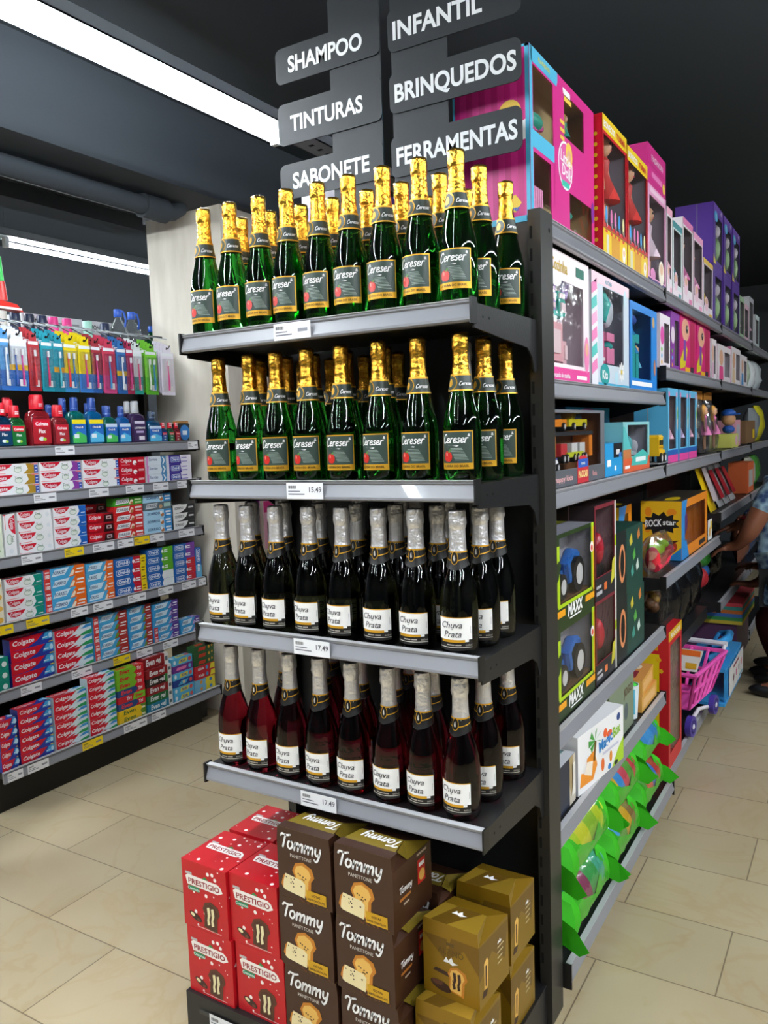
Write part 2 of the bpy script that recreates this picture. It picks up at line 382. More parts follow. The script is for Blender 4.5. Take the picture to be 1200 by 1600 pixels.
sign('grey hanging sign reading SHAMPOO, TINTURAS and SABONETE', -.742, -.412, -.568, -.414,
     [(2.43, 2.522, 'SHAMPOO', .057, .236), (2.27, 2.378, 'TINTURAS', .057, .232), (2.128, 2.22, 'SABONETE', .057, .246)], 'l', -.70, .40)
sign('grey hanging sign reading INFANTIL, BRINQUEDOS and FERRAMENTAS', -.386, -.038, -.38, -.226,
     [(2.42, 2.52, 'INFANTIL', .06, .24), (2.274, 2.37, 'BRINQUEDOS', .06, .322), (2.12, 2.22, 'FERRAMENTAS', .06, .322)], 'l', -.371, .396)

# ---------------------------------------------------------------- bottles
def bottle_prof(kind):
    if kind == 'cider':
        return [(.0, .004), (.030, .0), (.0365, .003), (.039, .012), (.039, .108), (.0375, .122), (.034, .140), (.029, .160), (.0245, .180), (.021, .198), (.0185, .212), (.0165, .230), (.0155, .250), (.0150, .290), (.0, .291)]
    return [(.0, .004), (.030, .0), (.0365, .004), (.0395, .014), (.0405, .05), (.0405, .096), (.040, .115), (.0375, .135), (.032, .158), (.026, .176), (.0205, .194), (.0175, .212), (.016, .235), (.0155, .260), (.0150, .292), (.0, .293)]
def prof_r(pr, z):
    for (r0, z0), (r1, z1) in zip(pr[1:], pr[2:]):
        if z0 <= z <= z1: return r0+(r1-r0)*(z-z0)/(z1-z0)
    return pr[-2][0]
APPLE = C('#c22a22', .3)
def make_bottle(kind, label, cat='bottle'):
    pr = bottle_prof('cider' if kind == 'cider' else 'spark')
    t = thing({'cider': 'cider_bottle', 'spark': 'sparkling_wine_bottle', 'rose': 'rose_wine_bottle'}[kind], label, cat)
    g = {'cider': GREEN_GLASS, 'spark': DARK_GLASS, 'rose': WINE_GLASS}[kind]
    MB().lathe(pr, g, 32).build('glass_body', t, sharp=70)
    if kind == 'cider':
        fz = [.216, .224, .235, .25, .262, .268, .272, .277, .283, .289, .295, .300, .303]
        fr = [prof_r(pr, .216)+.0012, prof_r(pr, .224)+.001, .0170, .0164, .0160, .0162, .0172, .0178, .0170, .0174, .0172, .0165, .011]
        MB().lathe(list(zip(fr, fz)), GOLD, 26, jit=lambda z: .045 if z > .264 else .012).build('foil_capsule', t, sharp=60)
        nl = MB(); n = 24; vs = []
        zr = [(.188, prof_r(pr, .188)+.0008), (.200, prof_r(pr, .2)+.0008), (.212, prof_r(pr, .212)+.0009), (.218, prof_r(pr, .218)+.002)]
        def band(z0, z1, m, h):
            fs = []; vv = []
            zz = [z0+(z1-z0)*k/3 for k in range(4)]
            for z in zz:
                r = prof_r(pr, z)+h
                for k in range(n): vv.append((r*math.cos(2*PI*k/n), r*math.sin(2*PI*k/n), z))
            for i in range(3):
                for k in range(n): fs.append((i*n+k, i*n+(k+1) % n, (i+1)*n+(k+1) % n, (i+1)*n+k))
            nl.add(vv, fs, m, True)
        band(.186, .220, C('#23302a'), .0022); band(.186, .1885, GOLDINK, .0026); band(.2165, .220, GOLDINK, .0026)
        def cone(u, v, h):
            r = prof_r(pr, .186+v)+.0026+h; return (r*math.sin(u/.021-.5), -r*math.cos(u/.021-.5), .186+v)
        nl.disc(cone, 0, .016, .0145, .0165, GOLDINK, .0003); nl.disc(cone, 0, .016, .0125, .0142, C('#2a3a32'), .0006); nl.disc(cone, 0, .016, .005, .008, GOLDINK, .0008)
        nl.script(cone, 'Cereser', .0175, .011, .0046, WHITE, .0006, .2)
        nl.build('neck_label', t, sharp=60)
        W2 = .039; mp = Cy(.039, .030, .12); lb = MB(); N = 10
        lb.rect(mp, -.0375, 0, .0375, .077, GOLDINK, .0005, N); lb.rect(mp, -.0350, .0125, .0350, .0745, C('#36463f', .35), .0008, N)
        lb.script(mp, 'Cereser', -.0300, .053, .0100, WHITE, .0014, .2)
        lb.flat(mp, [(-.016, .0475), (.002, .0485), (.008, .0468), (.004, .0455), (-.004, .0470)], WHITE, .0014)
        for k in range(9): lb.rect(mp, -.010+.0012*k*(k > 3), .0415-.0029*k, .014+.0016*k, .0423-.0029*k, C('#9fb0a6'), .0011, 4)
        lb.disc(mp, -.0185, .026, .0085, .0105, APPLE, .0014); lb.disc(mp, -.0140, .0255, .0075, .0105, APPLE, .0015)
        lb.disc(mp, -.019, .030, .002, .004, C('#e8867a'), .0018); lb.flat(mp, [(-.0165, .034), (-.012, .040), (-.008, .039), (-.012, .034)], C('#4f8a3a'), .0016)
        lb.text(mp, 'A SIDRA DO BRASIL', 0, .0045, .0062, C('#3a2a0a'), .0012, 'c', bold=.02)
        for k in range(3): lb.disc(mp, .028, .066+.002*k, .003-.0005*k, .0008, WHITE, .0013, 8)
        lb.build('front_label', t, sharp=80)
    else:
        fz = [.214, .222, .24, .255, .262, .268, .275, .283, .290, .297, .302, .304]
        fr = [.0192, .0182, .0172, .0168, .0166, .0178, .0190, .0186, .0180, .0178, .0172, .012]
        MB().lathe(list(zip(fr, fz)), SILVER, 26, jit=lambda z: .06 if z > .262 else .01).build('foil_capsule', t, sharp=60)
        nl = MB(); n = 24
        def band2(zf0, zf1, m, h):
            vv = []; fs = []
            for i in range(4):
                for k in range(n):
                    a = 2*PI*k/n; z = zf0(a)+(zf1(a)-zf0(a))*i/3; r = prof_r(pr, z)+h
                    vv.append((r*math.sin(a), -r*math.cos(a), z))
            for i in range(3):
                for k in range(n): fs.append((i*n+k, i*n+(k+1) % n, (i+1)*n+(k+1) % n, (i+1)*n+k))
            nl.add(vv, fs, m, True)
        tilt = lambda z, s: (lambda a: z+s*abs(((a+PI) % (2*PI))-PI)/PI)
        band2(tilt(.180, .02), tilt(.219, 0), C('#0d0b09', .45), .0018)
        band2(tilt(.2165, 0), tilt(.2195, 0), GOLDINK, .0026)
        band2(tilt(.1985, .012), tilt(.2005, .012), GOLDINK, .0024)
        ne = lambda u, v, h: ((prof_r(pr, .19+v)+.0026+h)*math.sin(u/.02), -(prof_r(pr, .19+v)+.0026+h)*math.cos(u/.02), .19+v)
        nl.disc(ne, 0, .016, .0075, .0135, GOLDINK, .0003); nl.disc(ne, 0, .016, .0062, .0122, C('#141210', .3), .0006); nl.disc(ne, 0, .016, .0022, .006, C('#b8b4ae'), .0008)
        nl.build('neck_label', t, sharp=60)
        mp = Cy(.0405, .018, .06); lb = MB(); N = 10
        lb.rect(mp, -.038, 0, .038, .0685, C('#1a1715', .35), .0006, N); lb.rect(mp, -.038, .0665, .038, .0685, GOLDINK, .0008, N)
        lb.rect(mp, -.038, .0055, .038, .0068, C('#cfc9be'), .0009, N); lb.rect(mp, -.038, .022, .038, .0665, C('#efeeec', .5), .0008, N)
        lb.rect(mp, -.030, .0165, .022, .022, GOLDINK, .0010, 6); lb.rect(mp, .022, .0175, .030, .022, C('#efeeec', .5), .0009, 2)
        lb.text(mp, 'Chuva', -.006, .0465, .0185, C('#48484c'), .0014, 'c', shear=.28, bold=.008)
        lb.text(mp, 'de', -.004, .0425, .0045, C('#48484c'), .0014, 'c', shear=.28, bold=.008)
        lb.text(mp, 'Prata', -.004, .0275, .0185, C('#48484c'), .0014, 'c', shear=.28, bold=.008)
        lb.rect(mp, -.016, .010, .0, .0125, C('#a9a39a'), .0011, 3); lb.rect(mp, .002, .010, .014, .0125, C('#a9a39a'), .0011, 3)
        lb.text(mp, '660ml', .037, .009, .006, C('#b5b0a6'), .0012, 'r')
        lb.rect(mp, .0345, .035, .0352, .05, C('#8a8a8c'), .0011)
        lb.build('front_label', t, sharp=80)
    return t
BOT = {}
def bottle(kind, x, y, s, desc, grp):
    rz = R.uniform(-.16, .12)
    if kind not in BOT:
        o = make_bottle(kind, desc); o.location = (x, y, SURF[s]+.0004); o.rotation_euler.z = rz; o['group'] = grp; BOT[kind] = o
    else: o = dup(BOT[kind], (x, y, SURF[s]+.0004), rz, desc, grp)
    return o
SHN = ['top rack shelf', 'second rack shelf', 'third rack shelf', 'lowest rack shelf']
def rowfill(kind, s, rows, desc, grp):
    for rn, y, xs in rows:
        for i, x in enumerate(xs):
            bottle(kind, x+R.uniform(-.002, .002), y+R.uniform(-.003, .003), s, '%s, %s, %s, %s' % (desc, nth(i, len(xs)), rn, SHN[s]), grp)
sp = lambda a, b_, n: [a+(b_-a)*k/(n-1) for k in range(n)]
rowfill('cider', 0, [('front row', .058, [-.717, -.634, -.552, -.468, -.386, -.301, -.216, -.132, -.047]),
                     ('second row', .172, sp(-.70, -.05, 8)), ('back row', .312, sp(-.69, -.05, 8))], 'green cider bottle with gold foil', 'green cider bottles on the top rack shelf')
rowfill('cider', 1, [('front row', .058, [-.695, -.602, -.520, -.430, -.336, -.241, -.146, -.051]),
                     ('second row', .168, [-.66, -.575, -.49, -.40, -.29, -.05]), ('back row', .295, [-.62, -.53, -.43, -.33, -.05])], 'green cider bottle with gold foil', 'green cider bottles on the second rack shelf')
rowfill('spark', 2, [('front row', .059, [-.715, -.632, -.543, -.448, -.357, -.260, -.165, -.063]),
                     ('second row', .148, sp(-.69, -.055, 7)), ('third row', .232, sp(-.66, -.052, 6)), ('back row', .312, [-.60, -.46, -.3, -.135])], 'dark sparkling wine bottle with silver foil', 'dark sparkling wine bottles on the third rack shelf')
rowfill('rose', 3, [('front row', .059, [-.708, -.617, -.526, -.432, -.345, -.248, -.161, -.071]),
                    ('second row', .165, [-.62, -.50, -.39, -.295, -.19, -.062]), ('back row', .29, [-.56, -.32, -.06])], 'red sparkling wine bottle with silver foil', 'red sparkling wine bottles on the lowest rack shelf')
o = dup(BOT['spark'], (-.128, .24, SURF[1]+.0004), .3, 'single silver-capped dark bottle among the gold-capped ones on second rack shelf')

# ---------------------------------------------------------------- panettone boxes on the base of the end rack
def slice_pic(b, mp, u, v, s, crumb, crust, chip, fill=None, h=.0006):
    P = [(0, 0), (.75, -.12), (.80, .55), (.95, .75), (.85, 1.05), (.45, 1.22), (.1, 1.1), (-.05, .8), (.05, .6)]
    b.flat(mp, [(u+a*s, v+c*s) for a, c in P], crust, h)
    Q = [(.05, .06), (.62, -.04), (.68, .55), (.80, .76), (.70, .98), (.42, 1.10), (.15, 1.0), (.05, .8), (.13, .6)]
    b.flat(mp, [(u+a*s, v+c*s) for a, c in Q], crumb, h+.0002)
    if fill:
        for du in (.2, .43): b.flat(mp, [(u+(du+a)*s, v+c*s) for a, c in ((.02, .12), (.16, .18), (.12, .4), (.2, .62), (.16, .95), (.02, .9), (.05, .55), (0, .35))], fill, h+.0004)
    if chip:
        for k in range(11): b.disc(mp, u+(.15+.5*R.random())*s, v+(.1+.85*R.random())*s, .035*s, .03*s, chip, h+.0004, 8, R.random()*3)
def carton(b, w_, d, ht, m, top=None, tap=.0, chz=0, chx=0):
    """box with its front on y=0; the upper part of the sides leans in by chx above height chz"""
    t = top or m; z = chz or ht
    P = lambda x0, x1, z_: [(x0, 0, z_), (x1, 0, z_), (x1, d, z_), (x0, d, z_)]
    b.add(P(0, w_, 0)+P(0, w_, z), [(0, 3, 2, 1), (0, 1, 5, 4), (1, 2, 6, 5), (2, 3, 7, 6), (3, 0, 4, 7)], m)
    if chz:
        b.add(P(0, w_, z)+[(chx*.15, 0, ht), (w_-chx*.15, 0, ht), (w_-chx, d*.5, ht), (chx, d*.5, ht)], [(0, 1, 5, 4), (1, 2, 6, 5), (3, 0, 4, 7), (2, 3, 7, 6)], m)
        b.add([(chx*.15, 0, ht), (w_-chx*.15, 0, ht), (w_-chx, d*.5, ht), (chx, d*.5, ht)], [(0, 1, 2, 3)], t)
    else: b.add(P(0, w_, ht), [(0, 1, 2, 3)], t)
CREAM = C('#e9d9a8'); CRUST = C('#c07a28'); CHOC = C('#3a211a'); CRUMB = C('#e2b25a')
def prestigio():
    b = MB(); w_, d, ht = .148, .155, .172; RED = C('#bd1622', .35); carton(b, w_, d, ht, RED)
    f = Fr(); rr = random.Random(3)
    for mp, W2, H2 in ((f, w_, ht), (Tp(0, 0, ht), w_, d), (Rt(w_), d, ht), (Lf(0, d), d, ht)):
        for k in range(20):
            u, v = rr.uniform(.006, W2-.006), rr.uniform(.006, H2-.006); q = rr.choice([.0015, .0022, .003, .005]); b.disc(mp, u, v, q, q, C('#f3e9e6'), .0003, 10)
    for mp, v in ((f, .118), (Tp(0, 0, ht), .075)):
        b.flat(mp, [(.012, v+.012), (.018, v-.008), (.12, v-.010), (.136, v-.002), (.130, v+.010), (.12, v+.016), (.02, v+.018)], C('#f1ece6'), .0006)
        b.text(mp, 'PRESTIGIO', .074, v-.004, .0195, C('#8f1420'), .001, 'c', bold=.02, width=.104)
        b.rect(mp, .012, v+.018, .034, v+.025, C('#b8b2b0'), .0006); b.flat(mp, [(.07, v+.017), (.078, v+.025), (.09, v+.018)], C('#2f8a48'), .0008)
    b.rect(f, .02, .096, .058, .108, C('#178a5c'), .0006); b.text(f, 'Cremoso', .039, .0985, .0105, WHITE, .001, 'c', bold=.01)
    slice_pic(b, f, .068, .012, .058, C('#4a2a1e'), C('#5a3322'), None, C('#e6dcae'))
    b.disc(f, .04, .03, .022, .009, CHOC, .0006, 14, -.35); b.disc(f, .031, .034, .008, .0045, C('#e6dcae'), .001, 10, -.35); b.disc(f, .05, .024, .006, .004, C('#6b4030'), .001, 10)
    b.rect(f, .045, .006, .125, .008, C('#e8b8b4'), .0006)
    return b
def tommy():
    b = MB(); w_, d, ht = .150, .16, .166; BR = C('#3d2418', .35); OL = C('#7d6a22', .32)
    carton(b, w_, d, ht, BR, OL, chz=.135, chx=.020)
    f = Fr(); t = Tp(0, 0, ht)
    b.rect(t, .004, .0, w_-.004, .028, BR, .0004); b.add([(w_-.018, .078, ht+.0006), (w_+.0004, .155, .137), (w_+.0004, .06, .137), (w_-.006, .03, ht+.0006)], [(0, 1, 2, 3)], OL)
    b.script(f, 'Tommy', .010, .120, .0192, WHITE, .001, .26, slope=-.01)
    b.text(f, 'PANETTONE', .068, .101, .0115, C('#d9d2c8'), .001, 'c', width=.06)
    b.script(lambda u, v, h: t(.135-u, .07-v, h), 'Tommy', 0, 0, .0165, WHITE, .001, .28)
    slice_pic(b, f, .045, .02, .062, CRUMB, CRUST, CHOC)
    b.flat(f, [(.014, .022), (.02, .018), (.075, .012), (.078, .045), (.07, .052), (.022, .058), (.016, .04)], CREAM, .0012)
    b.flat(f, [(.009, .03), (.014, .022), (.016, .04), (.022, .058), (.015, .05)], CRUST, .0012)
    for k in range(9): b.disc(f, R.uniform(.022, .072), R.uniform(.018, .052), .0022, .0015, CHOC, .0016, 8, R.random()*3)
    b.rect(f, .080, .008, .135, .034, C('#c99a1c'), .0014); b.text(f, 'GOTAS', .107, .0225, .0075, C('#3d2418'), .0018, 'c', bold=.02); b.text(f, 'SABOR CHOCOLATE', .107, .0125, .0068, C('#3d2418'), .0018, 'c', width=.048, bold=.02)
    for k in range(14): b.disc(f, R.uniform(.05, .14), R.uniform(.002, .009), .002, .002, C('#6b4026'), .0008, 6)
    s = Rt(w_)
    b.script(s, 'Tommy', .025, .075, .0085, WHITE, .0008, .26); b.rect(s, .025, .058, .07, .064, C('#a86a30'), .0006); b.rect(s, .04, .045, .062, .049, C('#b9aa9a'), .0006)
    b.rect(s, .10, .06, .132, .115, C('#c2201e'), .0006); b.disc(s, .117, .078, .012, .013, CRUMB, .001); b.rect(s, .105, .098, .128, .107, WHITE, .001); b.rect(s, .098, .125, .14, .130, C('#b9aa9a'), .0006)
    return b
def alpino():
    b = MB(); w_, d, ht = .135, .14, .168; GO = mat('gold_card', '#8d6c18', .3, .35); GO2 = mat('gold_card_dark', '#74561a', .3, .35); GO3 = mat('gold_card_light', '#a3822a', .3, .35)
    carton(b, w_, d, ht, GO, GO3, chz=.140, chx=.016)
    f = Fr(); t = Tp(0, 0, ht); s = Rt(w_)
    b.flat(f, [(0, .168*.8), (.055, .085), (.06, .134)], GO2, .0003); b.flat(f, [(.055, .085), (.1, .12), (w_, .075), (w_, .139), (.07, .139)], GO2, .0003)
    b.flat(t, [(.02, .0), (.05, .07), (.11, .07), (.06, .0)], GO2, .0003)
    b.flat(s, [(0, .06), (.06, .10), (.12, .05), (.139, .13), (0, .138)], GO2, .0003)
    def peaks(mp, u, v, k): b.flat(mp, [(u, v), (u+.2*k, v+.35*k), (u+.35*k, v+.15*k), (u+.55*k, v+.42*k), (u+.7*k, v+.12*k), (u+k, v+.1*k), (u+.6*k, v-.08*k), (u+.4*k, v+.02*k)], WHITE, .0008)
    peaks(f, .05, .082, .036); peaks(t, .05, .04, .036); peaks(s, .085, .10, .022)
    b.text(f, 'ALPINO', .068, .100, .02, C('#54400f'), .0006, 'c', width=.062); b.rect(f, .058, .121, .077, .128, C('#5d4518'), .0006)
    slice_pic(b, f, .062, .02, .048, CRUMB, CRUST, CHOC, CHOC); b.disc(f, .042, .024, .026, .011, CHOC, .0006, 14, -.2); b.disc(f, .034, .03, .014, .006, C('#5d382a'), .0008, 12)
    b.flat(f, [(.024, .055), (.03, .063), (.072, .058), (.066, .05)], CHOC, .0005)
    b.flat(s, [(.02, .035), (.035, .032), (.042, .09), (.035, .10), (.022, .092)], CRUMB, .0006); b.flat(s, [(.026, .04), (.031, .04), (.034, .085), (.027, .085)], CHOC, .001); b.flat(s, [(.01, .02), (.03, .018), (.038, .03), (.018, .034)], CHOC, .0006)
    for k in range(4): b.rect(s, .085, .09-.012*k, .115-.003*k, .093-.012*k, C('#cdbf90'), .0006)
    return b
BZ = .1055
PB = {}
def sbox(kind, fn, x, y, z, rz, label, grp, cat='panettone box'):
    if kind not in PB: PB[kind] = fn().build(kind); o = PB[kind]
    else: o = PB[kind].copy(); COL.objects.link(o)
    o.location = (x, y, z); o.rotation_euler = (0, 0, rz); return tag(o, label, cat, grp)
g1, g2, g3 = 'red panettone boxes', 'brown panettone boxes', 'gold panettone boxes'
pz = [BZ, BZ+.1725]
for nm, x, y, rz in (('left', -.785, -.075, -.02), ('right', -.634, -.07, -.02)):
    for k, dx in ((0, .006 if nm == 'left' else .01), (1, 0)):
        sbox('prestigio_panettone_box', prestigio, x+dx, y, pz[k], rz, 'red snow-dotted panettone box, %s of the front %s red stack' % (('bottom', 'top')[k], nm), g1)
for nm, x, y in (('left', -.777, .092), ('right', -.622, .095)):
    for k in (0, 1): sbox('prestigio_panettone_box', prestigio, x, y, pz[k], 0, 'red snow-dotted panettone box, %s of the %s red stack behind' % (('bottom', 'top')[k], nm), g1)
for nm, x, y, rz in (('left', -.478, -.072, -.02), ('right', -.318, -.075, -.03)):
    for k in range(3): sbox('chocolate_panettone_box', tommy, x+(.004, -.003, 0)[k], y, BZ+.1665*k, rz, 'brown panettone box with white script, %s of the %s brown stack' % (('bottom', 'middle', 'top')[k], nm), g2)
    for k in range(2): sbox('chocolate_panettone_box', tommy, x+.01, y+.175, BZ+.1665*k, 0, 'brown panettone box, %s of the stack behind the %s brown stack' % (('bottom', 'top')[k], nm), g2)
sbox('gold_panettone_box', alpino, -.152, -.03, BZ, -.03, 'gold panettone box lowest at the front beside brown boxes', g3)
sbox('gold_panettone_box', alpino, -.147, .004, BZ+.1685, -.05, 'gold panettone box topmost at the front beside brown boxes', g3)
for k in range(2): sbox('gold_panettone_box', alpino, -.144, .158+.006*k, BZ+.1685*k, -.02, 'gold panettone box, %s of the gold stack at the back by the post' % ('bottom', 'top')[k], g3)

# ---------------------------------------------------------------- left shelving unit with oral care goods
YA, YE, XF = .42, 1.68, -2.35
LZ = [1.435, 1.238, .987, .716, .441, .132]
lu = thing('wall_shelving_unit', 'black shelving unit at left full of toothpaste, mouthwash and hanging toothbrushes', 'shelving unit', (0, 0, 0))
b = MB(); b.box(-2.76, -2.74, YA, YE, .0, 1.88, BLACK); b.build('back_panel', lu)
for y in (YA, YE-.03): MB().box(-2.74, -2.70, y, y+.03, 0, 1.90, DKGREY).build('post', lu)
LT = {0: [(.81, .91, 0), (1.60, 1.67, 0)], 1: [(.69, .80, 0), (.97, 1.08, 0), (1.18, 1.29, 0), (1.35, 1.45, 0), (1.51, 1.60, 0)],
      2: [(.61, .71, 0), (.82, .92, 1), (.97, 1.09, 0), (1.11, 1.205, 0), (1.21, 1.305, 1), (1.31, 1.40, 0), (1.50, 1.61, 0)],
      3: [(.44, .55, 1), (.61, .72, 1), (.83, .92, 0), (.95, 1.06, 0), (1.15, 1.26, 0), (1.34, 1.44, 0), (1.50, 1.60, 0), (1.62, 1.675, 0)],
      4: [(.56, .66, 0), (.81, .92, 0), (1.04, 1.14, 1), (1.18, 1.28, 0), (1.35, 1.45, 0)],
      5: [(.43, .50, 0), (.52, .62, 0), (.79, .90, 1), (1.02, 1.16, 0), (1.19, 1.28, 0)]}
for i, z in enumerate(LZ):
    xf = XF+(.065 if i == 5 else 0)
    sh = MB().box(-2.74, xf-.014, YA, YE-.003, z+.018, z+.040, BLACK).build('shelf', lu)
    rail_y(sh, YA, YE-.004, xf, z)
    MB().box(xf-.022, xf+.007, YE-.004, YE+.002, z-.004, z+.049, C('#151515')).build('end_cap', sh)
    b = MB(); b.box(-2.74, xf-.016, YE-.003, YE+.0, z-.01, z+.040, BLACK)
    if i == 5: b.box(-2.74, xf-.09, YE-.06, YE-.02, 0, z+.018, BLACK); b.box(-2.74, xf-.05, YA, YE-.10, 0, z+.018, C('#0e0e0e'))
    b.build('bracket', sh)
    for a, c, yl in LT[i]: price_tag(sh, Rt(xf+.0035, a, z+.004), 0, 0, c-a, .037, '', bool(yl), h=.002)
XG = XF-.020                                    # front plane of the goods
